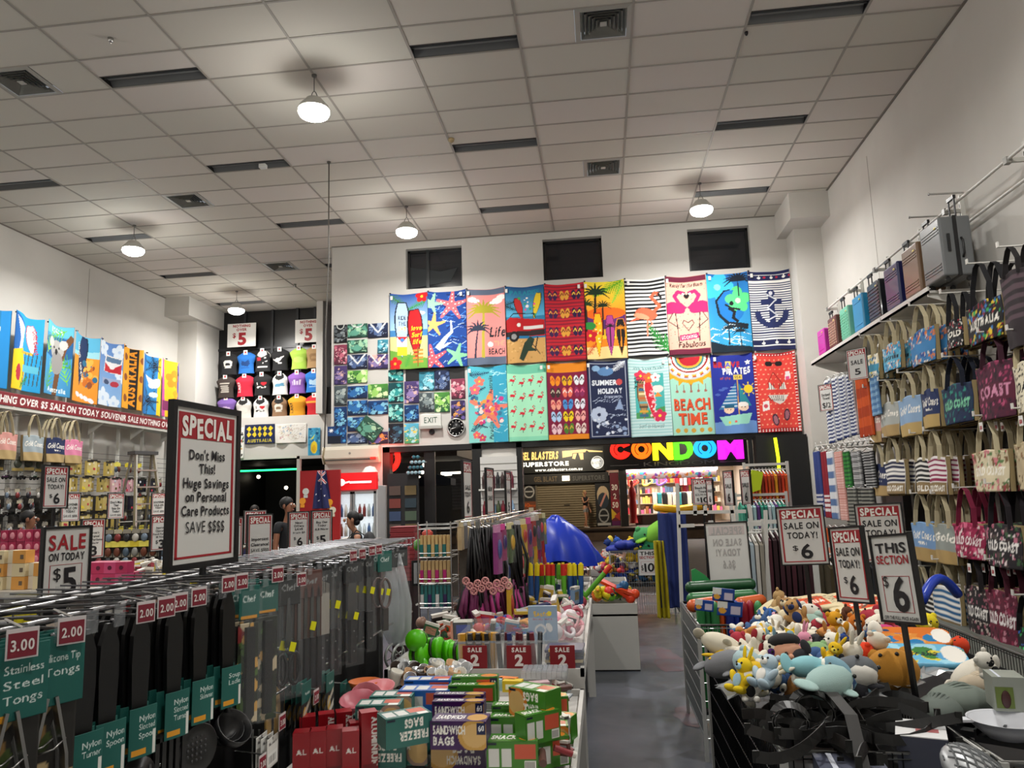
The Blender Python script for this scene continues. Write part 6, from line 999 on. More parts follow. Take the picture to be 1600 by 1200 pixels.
imp=[("Importer's",.62,.06,K,.5),('Clearance!',.53,.06,K,.55),('Pencil Perfume',.44,.055,K,.8),('111 Now',.36,.05,K,.5),('$',.2,.1,K,(.12,-.2)),('3',.06,.25,K,(.3,.04))]
sign("SPECIAL $3 sign about an importer's clearance, right of the SALE $5 sign",(143,810,873),imp,Y=6.0,rz=math.radians(76),post=.02);sign('SPECIAL $3 sign partly hidden by the big SPECIAL sign',(250,804,861),imp,Y=7.2,rz=math.radians(72),post=.02)
sv=[('SOUVENIR',.55,.09,K,.74),('SALE ON',.42,.09,K,.66),('TODAY',.3,.09,K,.5),('SAVE $$$',.14,.09,K,.74)]
sign('small SPECIAL souvenir sign behind the post of the far left $6 sign',(109,770,815),sv,Y=9.2,rz=math.radians(70),post=.02);sign('small SPECIAL sign in the middle of the left wall goods',(180,770,811),[("Don't Miss",.6,.09,K,.7),('This!',.48,.09,K,.3),('Sale On',.36,.09,K,.5),('Today!',.24,.09,K,.45),('SAVE $$$',.1,.08,K,.66)],Y=10.2,rz=math.radians(68),post=.02);sign('small SPECIAL sign at the foot of the step ladder',(247,770,806),sv,Y=11.0,rz=math.radians(66),post=.02)
sign('SPECIAL clearance sign at the rear counter, left of the staff member',(405,803,875),[('Important',.42,.07,K,.7),('Clearance!',.3,.07,K,.74),('SAVE $$$$',.17,.075,K,.74)],Y=6.4,rz=math.radians(66),post=.02);sign('SPECIAL sign mostly hidden behind the clearance sign',(398,797,850),[('SALE',.4,.1,K,.6)],Y=8.4,rz=math.radians(50),post=.02)
nv=[('Next',.68,.06,K,.36),('Offers',.59,.06,K,.5),('SAVE',.5,.06,K,.4),('from $11',.41,.055,K,.6),('$',.24,.08,K,(.12,-.2)),('6',.08,.22,K,(.28,.05))]
sign('narrow SPECIAL $6 sign in front of the red display board',(466,799,858),nv,Y=7.4,rz=math.radians(62),post=.02);sign('narrow SPECIAL $5 sign at the right of the red display board',(502,797,856),[('Buy One',.66,.06,K,.55),('Today',.57,.06,K,.42),('11.11 Now',.47,.055,K,.66),('$',.22,.09,K,(.13,-.2)),('5',.1,.23,K,(.3,.05))],Y=7.9,rz=math.radians(60),post=.02)
sign('SPECIAL sign edge between the big sign and the clearance sign',(361,808,872),[('SALE',.4,.1,K,.6)],Y=6.0,rz=math.radians(70),post=.02)
sign('tall narrow SPECIAL sign seen edge-on by the dark shop window',(731,719,812),[('SALE',.5,.08,K,.6),('TODAY',.38,.08,K,.7),('6',.1,.2,K,.3)],Y=6.4,ratio=.6,rz=math.radians(85),post=.02)
sign('edge-on sign with a colour picture before the white slat panel',(766,731,804),[('NEW',.5,.1,K,.6),('SALE',.3,.1,K,.6)],Y=7.6,ratio=.6,rz=math.radians(83),post=.02);sign('edge-on pale sign, right of the colour picture sign',(795,736,806),[('SALE',.5,.1,K,.6),('5',.1,.2,K,.3)],Y=8.4,ratio=.6,rz=math.radians(86),post=.02)
sign('SPECIAL SALE ON TODAY $6 sign facing the camera, left of three on the right',(1259,790,883),SALE6,Y=5.0,rz=math.radians(-13),ratio=.78,post=.63,lean=-.03,frame=.022)
sign('SPECIAL SALE ON TODAY $6 sign half hidden behind the THIS SECTION sign',(1382,786,880),SALE6,Y=4.7,rz=math.radians(-16),ratio=.74,post=.63,frame=.022,lean=-.02)
sign('narrow angled SALE ON TODAY $6 sign in the plush toy basket',(1337,822,942),SALE6,Y=3.95,rz=math.radians(-72),ratio=.72,post=.63,frame=.024,lean=-.07)
sign('black framed THIS SECTION $6 sign leaning in the right-hand basket',(1412,834,974),[('THIS',.8,.12,K,.8),('SECTION',.67,.1,RD,.84),('$',.4,.13,K,(.14,-.26)),('6',.12,.4,K,(.4,.08)),('OFF THE FULL PRICE AGAIN',.015,.04,K,.86)],Y=3.3,rz=math.radians(-72),ratio=.7,post=.63,style='box',frame=.025,lean=-.09)
t=sign('blank-looking back of a SPECIAL sign with mirrored lettering showing through',(1142,815,908),[],Y=6.4,rz=math.radians(-6),ratio=.72,post=.32,style='back',frame=.022,lean=-.02)
ph,pw=(A(1142,815,Y=6.4).z-A(1142,908,Y=6.4).z),0;b=MB(M('bcb9b6',.55));iw=ph*.72*.94
b.bx(-iw*.44,iw*.44,-.0055,-.004,ph*.78,ph*.93,M('c4b8b6',.55));m2=M('a9a6a4',.55)
for s,zz,sz,ww in(('SPECIAL',.79,.12,.76),('SALE ON',.6,.11,.7),('TODAY!',.43,.11,.6),('$6.6',.22,.13,.3)):b.text(s,(0,-.006,ph*zz),(-1,0,0),(0,0,1),ph*sz,m2,w=iw*ww,st='x')
o=b.build('mirrored_lettering',t)
sign('SPECIAL $10 beach towel sign before the lit shop',(1099,747,789),[('Beach Hand',.6,.1,K,.72),('Towel',.46,.1,K,.4),('$25.99 Now',.34,.08,K,.72),('$',.14,.12,K,(.12,-.24)),('10',.08,.2,K,(.4,.08))],Y=9.4,rz=math.radians(-8),ratio=.78,post=.02)
for k,(xc,y0,y1)in enumerate(((1111,749,789),(1141,735,790),(1168,733,789))):sign('thin sign seen nearly edge-on above the clothes rack, %s of three'%('left','middle','right')[k],(xc,y0,y1),[('SALE',.5,.12,K,.7),('6',.1,.25,K,.3)],Y=9.0,rz=math.radians(-74),ratio=.6,post=.02)
sign('white THIS SECTION $10 card on the bin of blue plush toys',(1013,858,899),[('THIS',.78,.14,K,.8),('SECTION',.64,.1,RD,.86),('$',.2,.2,K,(.13,-.3)),('10',.14,.32,K,(.54,.08))],Y=10.52,rz=0,ratio=.72,style='box',frame=.005)
for k,x in enumerate((1293,1306)):sign('small $12 price card among the striped towels, %s'%('left','right')[k],(x,600,642),[('Striped',.56,.1,K,.6),('Towel',.42,.1,K,.5),('$12',.12,.2,K,.6)],Y=11.2,rz=math.radians(-60),ratio=.66,frame=.005)
sign('small red and white special card behind the beach-print bags',(1342,545,593),[('SALE',.5,.14,K,.6),('5',.16,.2,K,.3)],Y=9.6,rz=math.radians(-50),ratio=.7,frame=.005)
# ================================================================ the kitchenware rack in the left foreground
R90=math.pi/2;TEAL='0f5a52'
t=T('display_rack','long chrome wire rack of kitchenware in the left foreground','rack',(-1.48,0,0))
for y in(.6,2.05,3.5,4.95):b=MB(STEEL);b.bx(-.02,.02,y-.015,y+.015,0,1.47);b.bx(-.35,.35,y-.02,y+.02,0,.05);b.build('upright',t)
b=MB(M('8a8a88',.3,.9))
for k in range(13):b.cyl((0,.6,.15+k*.1),(0,4.95,.15+k*.1),.003,n=4,cap=False)
for k in range(44):b.cyl((0,.6+k*.1,.12),(0,.6+k*.1,1.46),.003,n=4,cap=False)
b.build('wire_panel',t)
b=MB(M('0a0a0b',.6));b.bx(-.012,-.006,.6,4.9,.1,1.36);b.bx(.006,.012,.6,4.9,.1,1.36);b.build('shade_panel',t)  # black sheets added to darken the inside of the rack
for x,z in((.17,1.45),(-.17,1.45),(0,1.46)):b=MB(M('8c8c8e',.3,1.0));b.cyl((x,.6,z),(x,4.95,z),.008,n=8);b.build('rail',t)
for x,z in((.22,1.0),(-.2,1.0)):b=MB(CHROME);b.cyl((x,.6,z),(x,4.95,z),.006,n=6);b.build('rail',t)
hk=T('display_hook','chrome display hook with clear label holder on the kitchenware rack','hook',(-1.48,.8,1.43),0,'display hooks on the kitchenware rack')
b=MB(M('77777a',.3,1.0));b.cyl((0,0,0),(.24,0,-.01),.004,n=5);b.cyl((0,0,.03),(.26,0,.035),.003,n=5);b.ell((.24,0,-.006),.006,nu=6,nv=4);b.build('prong',hk)
b=MB(M('c8ccd0',.6,alpha=.12));b.bx(.258,.262,-.02,.02,-.02,.035);b.build('label_holder',hk)
hy=[1.0+.105*k for k in range(38)]
for k,y in enumerate(hy):
 for sd in(0,1):
  if k==0 and sd==0:hk.location.y=y;continue
  o=dup(hk,(-1.48,y+(.05 if sd else 0),1.435),math.pi if sd else 0)
  if sd:o['label']='chrome display hook on the far side of the kitchenware rack';o['group']='far side display hooks'
for k in range(26):
 y=1.1+.14*k;b=MB(M(['2a2a2e','c8b8a8','6a6a6c','d8d4cc','8a1a24','b8a890','3a3a3e'][k%7],.5));b.bx(-.04,.04,-.035,.035,-.3,-.012);b.bx(-.045,.045,-.037,.037,-.05,-.01,M(['e0d020','1a1a1c','d8d6d0','4a4a4e','c0202a','9aa0a4','e8e4dc'][k%7],.5));b.cyl((-.03,0,-.01),(.05,0,.002),.004,n=5,mat=CHROME)
 b.build('carded_tool',loc=(-1.68-.03*(k%3),y,1.43),label='carded kitchen tool on the far side of the rack, only its top showing',cat='kitchen tool',group='carded tools on the far side of the rack')
def card_cv(w,H,title,lines,band='e09a20'):
 c=Cv(w*2,H,TEAL);[c.text(s,.94,H*(.72-.17*i),H*.12,'d8e4e0',w=.6,al='r',st='r')for i,s in enumerate(lines)];c.rect(.1,H*.06,.6,H*.18,band);c.rect(.86,.02,.98,H*.5,'dcdcd6');return c
def tool(lb,head,lines):
 t=T('cooking_utensil',lb,'utensil',(0,0,0),R90,None)
 b=MB(M('0c0c0d',.4));P=[(-.011,-.012),(-.02,-.04),(-.022,-.1),(-.018,-.2),(-.009,-.25),(.009,-.25),(.018,-.2),(.022,-.1),(.02,-.04),(.011,-.012),(.006,0),(-.006,0)]
 b.prism(P,(0,.006,0),(1,0,0),(0,0,1),.012);b.build('handle',t)
 m=M('111113',.38);b=MB(m)
 if head=='turner':
  for x in(-.036,-.018,0,.018,.036):b.box((x,-.002,-.33),(.011,.004,.1))
  b.bx(-.042,.042,-.004,0,-.29,-.27);b.bx(-.042,.042,-.004,0,-.395,-.37);b.cyl((0,0,-.245),(0,-.002,-.28),.007,n=6)
 elif head=='slotspoon':
  b.lathe([(.0005,-.014),(.02,-.012),(.04,-.004),(.045,.004)],(0,-.004,-.33),16,axis=(0,-1,0),sx=1.0)
  for x in(-.02,0,.02):b.box((x,-.02,-.33),(.005,.003,.05),M('4a4a4c',.5))
  b.cyl((0,0,-.245),(0,-.002,-.29),.007,n=6,mat=m)
 elif head=='skimmer':
  b.lathe([(.0005,-.01),(.03,-.008),(.055,-.001),(.058,.004),(.055,.006),(.03,-.001),(.0005,-.003)],(0,-.004,-.345),20,axis=(0,-1,0))
  for j in range(-3,4):
   for i in range(-3,4):
    if i*i+j*j<10:b.ell((i*.013,-.002,-.345+j*.013),(.0042,.003,.0042),M('3c3c3e',.6),6,4)
  b.cyl((0,0,-.245),(0,-.002,-.295),.007,n=6,mat=m)
 elif head=='ladle':
  b.lathe([(.0005,-.045),(.03,-.038),(.047,-.015),(.05,.008),(.047,.008),(.042,-.014),(.0005,-.038)],(0,-.03,-.335),18,axis=(0,-.75,.66));b.cyl((0,0,-.245),(0,-.01,-.3),.007,n=6)
 else:
  b.lathe([(.0005,-.016),(.022,-.012),(.038,.0),(.04,.005),(.036,.003),(.0005,-.008)],(0,-.004,-.325),16,axis=(0,-1,0),sx=.9);b.cyl((0,0,-.245),(0,-.002,-.29),.007,n=6)
 b.build('head',t)
 sheet('card',card_cv(34,1.55,'',lines),lambda U,V:(-.033+.066*U,-.016-.006*np.cos(2*U-1),-.285+.1*V),t,printed('paper'),.0012);return t
def stack(t,px,py,n,base_lb,zoff=0.0,dx=.028,jit=.05,dy=.0,sc=1.24,yaw=-.38):
 t.scale=(sc,sc,sc)
 p=A(px,py,X=-1.245);y,z=p.y,1.425+zoff;t.location=(-1.235,y,z);t.rotation_euler=(0,0,R90+yaw+jit);t['group']='front of '+base_lb
 for k in range(1,n):dup(t,(-1.235-dx*k,y+.006*k+dy*k,z+.003*(k%3)),R90+yaw+jit*((k%4)-1),label='one of the '+base_lb+' hung behind the front one',group=base_lb)
stack(tool('black nylon slotted turner with teal card, nearest of the black utensils','turner',['Nylon','Turner']),128,985,7,'nylon turners');stack(tool('black nylon spoon with teal card beside the turners','spoon',['Nylon','Spoon']),165,975,6,'nylon spoons');stack(tool('black slotted spoon with teal and orange card, third kind along','slotspoon',['Nylon','Slotted','Spoon']),215,960,7,'slotted spoons');stack(tool('black slotted turner with teal card, fourth kind along','turner',['Nylon','Slotted','Turner']),268,945,6,'slotted turners');stack(tool('black round skimmer full of holes with teal card','skimmer',['Nylon','Skimmer']),308,935,6,'skimmers');stack(tool('black deep ladle with teal and orange card','ladle',['Soup','Ladle']),352,918,6,'ladles')
def tongs(lb,l1):
 t=T('tongs_pack',lb,'tongs',(0,0,0),R90)
 c=Cv(90,1.0,TEAL);[c.text(s,.93,.62-.2*i,.12,'d4e0dc',w=.55,al='r',st='r')for i,s in enumerate(l1)];c.rect(.1,.0,.45,.1,'e09a20');sheet('header_card',c,lambda U,V:(-.06+.12*U,-.012+0*V,-.115+.12*V),t,printed('paper'),.001)
 b=MB(STEEL)
 for s in(-1,1):b.strap([(s*.008,-.01,-.1),(s*.03,-.012,-.2),(s*.036,-.012,-.3)],.014,.006,(0,1,0))
 b.tube([(-.02,-.014,-.19),(0,-.026,-.185),(.03,-.014,-.175)],.002,5);b.build('tong_arms',t)
 b=MB(M('8f1018',.35));[b.ell((s*.04,-.012,-.335),(.018,.012,.045),nu=10,nv=8)for s in(-1,1)];b.build('silicone_tips',t)
 c=Cv(30,1.9,'1c1a16');c.dots(24,.12,['3a4a1a','6a1a24','c8b080','2a2a1e','8a6a3a'],seed=4);sheet('back_card',c,lambda U,V:(-.06+.12*U,.004+0*V,-.34+.23*V),t,printed('paper'),.001);return t
stack(tongs('stainless steel tongs pack with red tips at the left edge of the photo',['Stainless','Steel','Tongs']),10,1005,3,'stainless steel tongs packs');stack(tongs('silicone tip tongs pack with teal header, beside the black utensils',['Silicone Tip','Tongs']),72,990,4,'silicone tip tongs packs')
def pack(lb,kind,w=.07,h=.36):
 t=T({'knife':'knife_pack','knives':'knife_pack','cleaver':'cleaver_pack','scissors':'scissors_pack','spoon':'spoon_pack','whisk':'whisk_pack','opener':'opener_pack','veg':'peeler_pack','slim':'knife_pack'}[kind],lb,'kitchen tool',(0,0,0),R90)
 tq=TEAL if kind in('veg','spoon','opener')else('5a3a34' if kind=='knives' else '17191b');c=Cv(24,max(.6,.09/w),tq);c.text('Chef',.5,c.H*.5,c.H*.2,'c8d8d4' if tq==TEAL else '8a8c8c',w=.6);c.rect(.1,0,.9,c.H*.1,'e09a20' if kind in('veg','spoon')else tq);sheet('header_card',c,lambda U,V:(-w/2+w*U,-.006+0*V,-.08+.085*V),t,printed('paper'),.001)
 blade=M('5f6264',.3,.8)
 if kind in('knife','slim','cleaver'):
  bw={'knife':.022,'slim':.012,'cleaver':.034}[kind];b=MB(M('b9b6ae',.35,.6)if kind=='cleaver' else blade);b.prism([(-bw,-.21),(-bw,-.05),(-bw*.6,-.03),(bw,-.05),(bw,-.21)]if kind=='cleaver' else[(-bw,-.21),(-bw,-.1),(-bw*.2,-.03),(bw*.7,-.06),(bw,-.21)],(0,-.004,0),(1,0,0),(0,0,1),.002);b.build('blade',t)
  b=MB(M('121113',.4));b.bx(-.013,.013,-.014,.002,-h+.01,-.21);[b.cyl((0,-.016,z),(0,-.014,z),.003,n=6,mat=STEEL)for z in(-h+.05,-.25)];b.build('handle',t)
 elif kind=='knives':
  for k in range(4):b=MB(blade);x=-w*.36+k*w*.24;b.prism([(x-.006,-.2),(x-.006,-.06),(x,-.04),(x+.006,-.06),(x+.006,-.2)],(0,-.004,0),(1,0,0),(0,0,1),.002);b.build('blade',t);b=MB(M('141214',.4));b.bx(x-.008,x+.008,-.014,.002,-h+.02,-.2);b.build('handle',t)
  b=MB(M('4a2a1e',.5));b.bx(-w/2,w/2,-.003,0,-h,-.01);b.build('backing_card',t)
 elif kind=='scissors':
  b=MB(blade);b.prism([(-.012,-.2),(-.004,-.06),(.004,-.06),(.012,-.2)],(0,-.004,0),(1,0,0),(0,0,1),.003);b.build('blade',t);b=MB(M('121214',.4))
  for s in(-1,1):b.tube([(s*.022+.018*math.cos(a),-.006,-.26+.045*math.sin(a))for a in np.linspace(0,2*math.pi,14,endpoint=False)],.006,6,closed=True)
  b.build('handle',t)
 elif kind=='spoon':
  b=MB(M('a8874e',.6));b.prism([(-.012,-.2),(-.012,-.09),(.012,-.09),(.012,-.2),(.024,-.25),(.024,-.33),(.014,-.36),(-.014,-.36),(-.024,-.33),(-.024,-.25)],(0,-.004,0),(1,0,0),(0,0,1),.006);b.build('wooden_spoon',t)
 elif kind=='whisk':
  b=MB(M('cfd4d8',.15,alpha=.42));b.lathe([(.01,-.02),(.045,-.12),(.075,-.24),(.07,-.36),(.03,-.42),(.0005,-.43)],n=16,sx=.5);b.build('clear_cone',t)
  b=MB(M('b8babb',.3,.5));[b.tube([(.055*math.cos(a)+.0,-.012,-.47+.055*math.sin(a))for a in np.linspace(0,2*math.pi,18,endpoint=False)],.006,6,closed=True)];[b.cyl((-.05*math.cos(a),-.012,-.47-.05*math.sin(a)),(.05*math.cos(a),-.012,-.47+.05*math.sin(a)),.003,n=5)for a in(.3,1.35,2.4)];b.build('wire_ring',t)
 elif kind=='opener':
  b=MB(M('5a4644',.4));b.tube([(.03*math.cos(a),-.006,-.17+.06*math.sin(a))for a in np.linspace(0,2*math.pi,18,endpoint=False)],.006,6,closed=True);b.build('ring',t);b=MB(M('2a1a1a',.5));b.bx(-.014,.014,-.012,0,-.32,-.23);b.build('handle',t)
 else:
  c=Cv(24,3,'1e2416');c.dots(26,.18,['4a6a2a','c8b898','8a2a2a','2a3a1a','d0a050','141412'],seed=int(w*1e4)+3);sheet('picture_card',c,lambda U,V:(-w/2+w*U,-.004+0*V,-h+(h-.09)*V),t,printed('paper'),.001);b=MB(M('101012',.4));b.bx(-.012,.012,-.018,-.006,-h+.02,-.1);b.build('handle',t)
 b=MB(FILM);b.bx(-w/2,w/2,-.02,-.0195,-h,-.005);b.build('film',t)
 if kind in('knife','scissors','opener','knives','slim'):b=MB(M('e2e010',.5));b.box((.004,-.022,-.13-.1*((len(lb)%3)/3)),(.02,.001,.026),rot=Matrix.Rotation(.3,3,'Y'));b.build('price_sticker',t)
 return t
for a in((384,905,3,'peeler packs with vegetable pictures',('black and teal pack with vegetable picture, first beyond the ladles','veg',.06,.34)),(412,900,3,'spoon packs',('teal-headed pack with a wooden spoon and vegetables','veg',.07,.36)),(446,893,3,'scissors packs',('kitchen scissors in a clear pack','scissors',.08,.34)),(478,887,3,'four-knife packs',('pack of four black-handled knives on a brown card','knives',.1,.37)),(497,882,2,'cleaver packs',('broad pale cleaver in a clear pack','cleaver',.085,.33)),(517,878,4,'slim knife packs',('slim black-handled knife pack with teal spine','slim',.045,.36)),(546,872,3,'wide knife packs',("wide chef's knife pack with two yellow stickers",'knife',.085,.37)),(572,866,5,'long slim knife packs',('long slim knife pack, one of a tight bunch','slim',.05,.36)),(597,862,2,'round opener packs',('round brown opener in a teal-headed pack','opener',.08,.34)),(620,858,2,'clear cone packs',('clear plastic cone with wire ring at the far end of the rack','whisk',.1,.36))):
 stack(pack(*a[4]),a[0],a[1],a[2],a[3],dx=.04,sc=1.32,yaw=-.6)
def price_tag(lb,px,py,txt,X=-1.2,size=.05,rz=R90,grp='price tags on the kitchenware rack'):
 p=A(px,py,X=X);t=T('price_tag',lb,'price tag',p,rz,grp);b=MB(M('cfc8c8',.3));b.bx(-size*.5,size*.5,-.001,.001,-size*.5,size*.5);b.build('holder',t)
 b=MB(M('7d1c2e',.5));b.bx(-size*.44,size*.44,-.002,-.001,-size*.44,size*.36);b.text(txt,(0,-.003,-size*.22),(1,0,0),(0,0,1),size*.36,M('e4dcd8',.5),w=size*.72);b.build('card',t)
 b=MB(CHROME);b.cyl((0,.0,size*.5),(0,.1,size*.5+.01),.003,n=5);b.build('clip',t);return t
for k,(px,py,tx,sz)in enumerate(((35,1005,'3.00',.058),(112,985,'2.00',.056),(228,956,'2.00',.052),(260,948,'2.00',.054),(281,941,'2.00',.05),(311,932,'2.00',.052),(357,912,'2.00',.05),(378,908,'2.00',.05),(434,897,'3.00',.055),(471,905,'2.00',.05),(552,868,'3.00',.05),(566,865,'3.00',.05),(581,860,'2.00',.05),(592,858,'2.00',.05))):
 price_tag('maroon %s price tag, %s along the kitchenware rack from the left'%(tx,['first','second','third','fourth','fifth','sixth','seventh','eighth','ninth','tenth','eleventh','twelfth','thirteenth','last'][k]),px,py,tx,size=sz*1.05,rz=R90-(.55 if k<2 else.35))
def low(lb,kind,px,py,n,grp,w=.09,h=.2):
 p=A(px,py,X=-1.2);t=T('utensil_card',lb,'kitchen tool',(-1.2,p.y,p.z),R90+.05,'front of '+grp)
 c=Cv(30,1.0*h/w,TEAL if kind!='white' else 'dad9d4')
 if kind=='white':c.rect(.08,.1,.92,.5,'e8e8e4');[c.rect(.15+.06*i,.15,.18+.06*i,.4,'1a1a1c')for i in range(11)];c.text('Measure',.5,c.H*.75,.1,'4a4a4a',w=.7);c.ell(.5,c.H*.92,.05,.05,'3a3a3a')
 elif kind=='peel':c.rect(0,0,1,c.H*.62,'14161a');c.ell(.35,c.H*.4,.2,.26,'c8a040');c.poly([(.3,.2),(.9,.5),(.95,.75),(.4,.5)],'d0ccc0');c.poly([(.2,.6),(.9,1.0),(.9,1.2),(.2,.8)],'b8b4a4');c.text('Peeler',.6,c.H*.75,.1,'c8d8d4',w=.5)
 elif kind=='avo':c.rect(0,0,1,c.H*.7,'b8a8a0');c.ell(.5,.5,.34,.5,'7a8a2a');c.ell(.5,.5,.25,.4,'d0c860');c.ell(.5,.42,.12,.14,'4a3018')
 sheet('card',c,lambda U,V:(-w/2+w*U,-.003+0*V,-h+h*V),t,printed('paper'),.001)
 b=MB(CHROME);b.cyl((0,0,-.01),(0,.25,.01),.003,n=5);b.build('hook',t)
 for k in range(1,n):dup(t,(-1.2-.025*k,p.y+.01*k,p.z),R90+.05*(k%3-1),label='one of the '+grp+' hung behind the front one',group=grp)
low('teal card with pale peeler, lower level of the rack, left one','peel',478,1065,4,'peeler cards, left bunch',.11,.2);low('teal card with pale peeler, lower level of the rack, right one','peel',515,1050,4,'peeler cards, right bunch',.11,.2);low('avocado tool card at the far end of the lower level','avo',543,1065,2,'avocado tool cards',.09,.2);low('white barcode card hanging low on the rack','white',425,1150,3,'white barcode cards',.1,.1)
b=None
for k,px in enumerate((418,432,447)):s_=pack('wooden paddle spoon hung low behind the ladles, %s'%('left','middle','right')[k],'spoon',.06,.36);p=A(px,1000,X=-1.3);s_.location=(-1.3,p.y,p.z);s_['group']='wooden paddle spoons'
for k in range(5):
 p=A(395+10*k,1140,X=-1.27);b=MB(STEEL);b.cyl((0,0,0),(0,0,-.16),.004,n=6);b.ell((0,0,-.18),(.014,.006,.03));b.build('skewer',loc=(-1.27,p.y,p.z),label='thin metal skewer hanging at the lowest level of the rack',cat='skewer',group='skewers low on the rack')
price_tag('maroon price tag on the lower level of the rack by the peelers',494,1088,'2.00',X=-1.18,size=.055);price_tag('maroon 3.00 price tag low on the rack by the wooden spoons',441,1127,'3.00',X=-1.18,size=.055);price_tag('maroon price tag at the bottom edge below the barcode cards',410,1192,'2.00',X=-1.18,size=.055)
# ================================================================ the middle tables
def table(lb,x0,x1,y0,y1,z,lip=.1,col='c9c7c2'):
 t=T('display_table',lb,'table',((x0+x1)/2,(y0+y1)/2,0));w,d=(x1-x0)/2,(y1-y0)/2;m=M(col,.5)
 b=MB(m);b.bx(-w,w,-d,d,z-.04,z);b.build('table_top',t)
 b=MB(m);b.bx(-w,w,-d,-d+.02,z,z+lip);b.bx(-w,w,d-.02,d,z,z+lip);b.bx(-w,-w+.02,-d,d,z,z+lip);b.bx(w-.02,w,-d,d,z,z+lip);b.build('rim',t)
 for sx in(-1,1):
  for sy in(-1,1):b=MB(m);b.bx(sx*(w-.03)-.03,sx*(w-.03)+.03,sy*(d-.03)-.03,sy*(d-.03)+.03,0,z-.04);b.build('leg',t)
 b=MB(M('0c0c0d',.8));b.bx(-w+.07,w-.07,-d+.07,d-.07,.02,z-.05);b.build('black_drape',t);return t
table('white table of food bag boxes in the front middle',-1.2,-.14,2.15,3.98,.72,.03);table('white table of novelty bins behind the food bag boxes',-1.2,-.14,4.1,6.9,.78,.04);table('white table of toys further back, beyond the hanging wigs',-.75,-.2,7.0,10.2,.6,.06)
def carton(lb,px,py,z,w,d,h,rz,col,lines,pic=None,badge=None,flip=False,top='',grp='food bag boxes',cat='box',tcol='f0eee8'):
 p=A(px,py,Z=z);t=T('bag_box',lb,cat,p,rz,grp)
 b=MB(M(col,.4));b.bx(-w/2,w/2,.002,d,0,h-.002);b.build('carton',t)
 H=h/w;c=Cv(64,H,col);cc='f2efe8'
 if not lines[0]:c.rect(.04,H*.15,.24,H*.75,'d8d8d4');c.rect(.29,H*.15,.49,H*.75,'d8d8d4');c.rect(.54,H*.4,.96,H*.9,'c8553a');c.rect(.74,H*.05,.96,H*.36,'ecebe6');[c.rect(.76+.03*i,H*.08,.775+.03*i,H*.33,'1a1a1a')for i in range(6)]
 elif pic:c.ell(.8 if not flip else.2,H*.5,.3,H*.55,pic);c.ell(.8 if not flip else.2,H*.5,.22,H*.42,'d8b070' if pic!='d8b070' else 'ecd8a8')
 if flip:[c.text(s,.6,H*(.18+.42*i),H*.26,cc,w=.62 if len(s)>5 else.42,st='x',rot=math.pi)if False else[c.poly([(1.2-a,H*(.34+.4*i)*2-b_)for a,b_ in P],cc)for P in _tri(s,.6,H*(.34+.4*i),H*.28,.62 if len(s)>5 else.4)]for i,s in enumerate(lines)]
 else:[c.text(s,.05,H*(.56-.38*i),H*.27,cc,w=.58 if len(s)>5 else.38,al='l',st='x')for i,s in enumerate(lines)]
 c.rect(.02,H*.88,.2,H*.95,'141a30')
 if badge:c.rect(.84,H*.52,.99,H*.95,'16204a');c.text(badge,.915,H*.66,H*.2,'f0f0f0',w=.1)
 sheet('front_print',c,flat((-w/2,0,0),(w,0,0),(0,0,h)),t,printed('gloss'),0)
 H=d/w;c=Cv(64,H,col);c.rect(.05,H*.2,.28,H*.8,'d8d8d4');c.rect(.32,H*.2,.55,H*.8,'d8d8d4');c.rect(.6,H*.35,.95,H*.85,'c8553a');c.rect(.72,H*.05,.95,H*.32,'ecebe6')
 if top:c=Cv(64,H,col);c.text(top,.32,H*.3,H*.45,cc,w=.5,st='x',shear=.2);c.ell(.8,H*.5,.18,H*.4,pic or 'c8803a')
 sheet('top_print',c,flat((-w/2,.002,h),(w,0,0),(0,d,0)),t,printed('gloss'),0);return t
def _tri(s,x,y,h,w):
 vs,fs,W_=text_tris(s,'x');return[[(x+(vs[i][0]-W_/2)*w/W_,y+vs[i][1]*h/.72-h/2+.0)for i in f]for f in fs]
PU,GR,TL,BL,RE='3a1450','3f7d24','2c6a62','1d5cae','9a1420'
carton('purple sandwich bags box lying upside down, bottom of the purple stack',716,1203,.74,.2,.1,.095,-.02,PU,['SANDWICH','BAGS'],'c89a4a',flip=True);carton('purple sandwich bags box with the number 60, upright on its twin',716,1172,.838,.2,.1,.095,-.02,PU,['SANDWICH','BAGS'],'c89a4a','60',top='SANDWICH')
carton('purple sandwich bags box behind the front purple stack',716,1140,.845,.2,.05,.1,-.02,PU,['SANDWICH','BAGS'],'c89a4a','60',top='SANDWICH');carton('purple sandwich bags box at the back of the purple row',717,1128,.85,.2,.05,.1,-.02,PU,['SANDWICH','BAGS'],'c89a4a','60',top='SANDWICH')
carton('green snack bags box at the front right of the table',801,1206,.76,.18,.09,.1,.03,GR,['',''],'d8802a',top='SNACK');carton('green snack bags box behind the front right one',803,1166,.8,.18,.06,.1,-.02,GR,['',''],'d8802a',top='SNACK');carton('green snack bags box in the middle of the right stack',806,1146,.82,.18,.06,.1,.02,GR,['',''],'d8802a',top='SNACK');carton('green snack bags box turned at an angle on top of the right stack',824,1122,.9,.17,.1,.1,-.55,GR,['SNACK','BAGS'],'d8802a',flip=True)
carton('green snack bags box beside the blue box',737,1112,.86,.19,.06,.1,0,GR,['',''],'d8802a',top='SNACK');carton('green snack bags box at the back beside the cups',742,1098,.88,.19,.06,.1,.03,GR,['',''],'d8802a','60',top='SNACK');carton('green snack bags box on its side at the right edge of the table',858,1180,.76,.15,.08,.1,.1,GR,['SNACK','BAGS'],'d8802a')
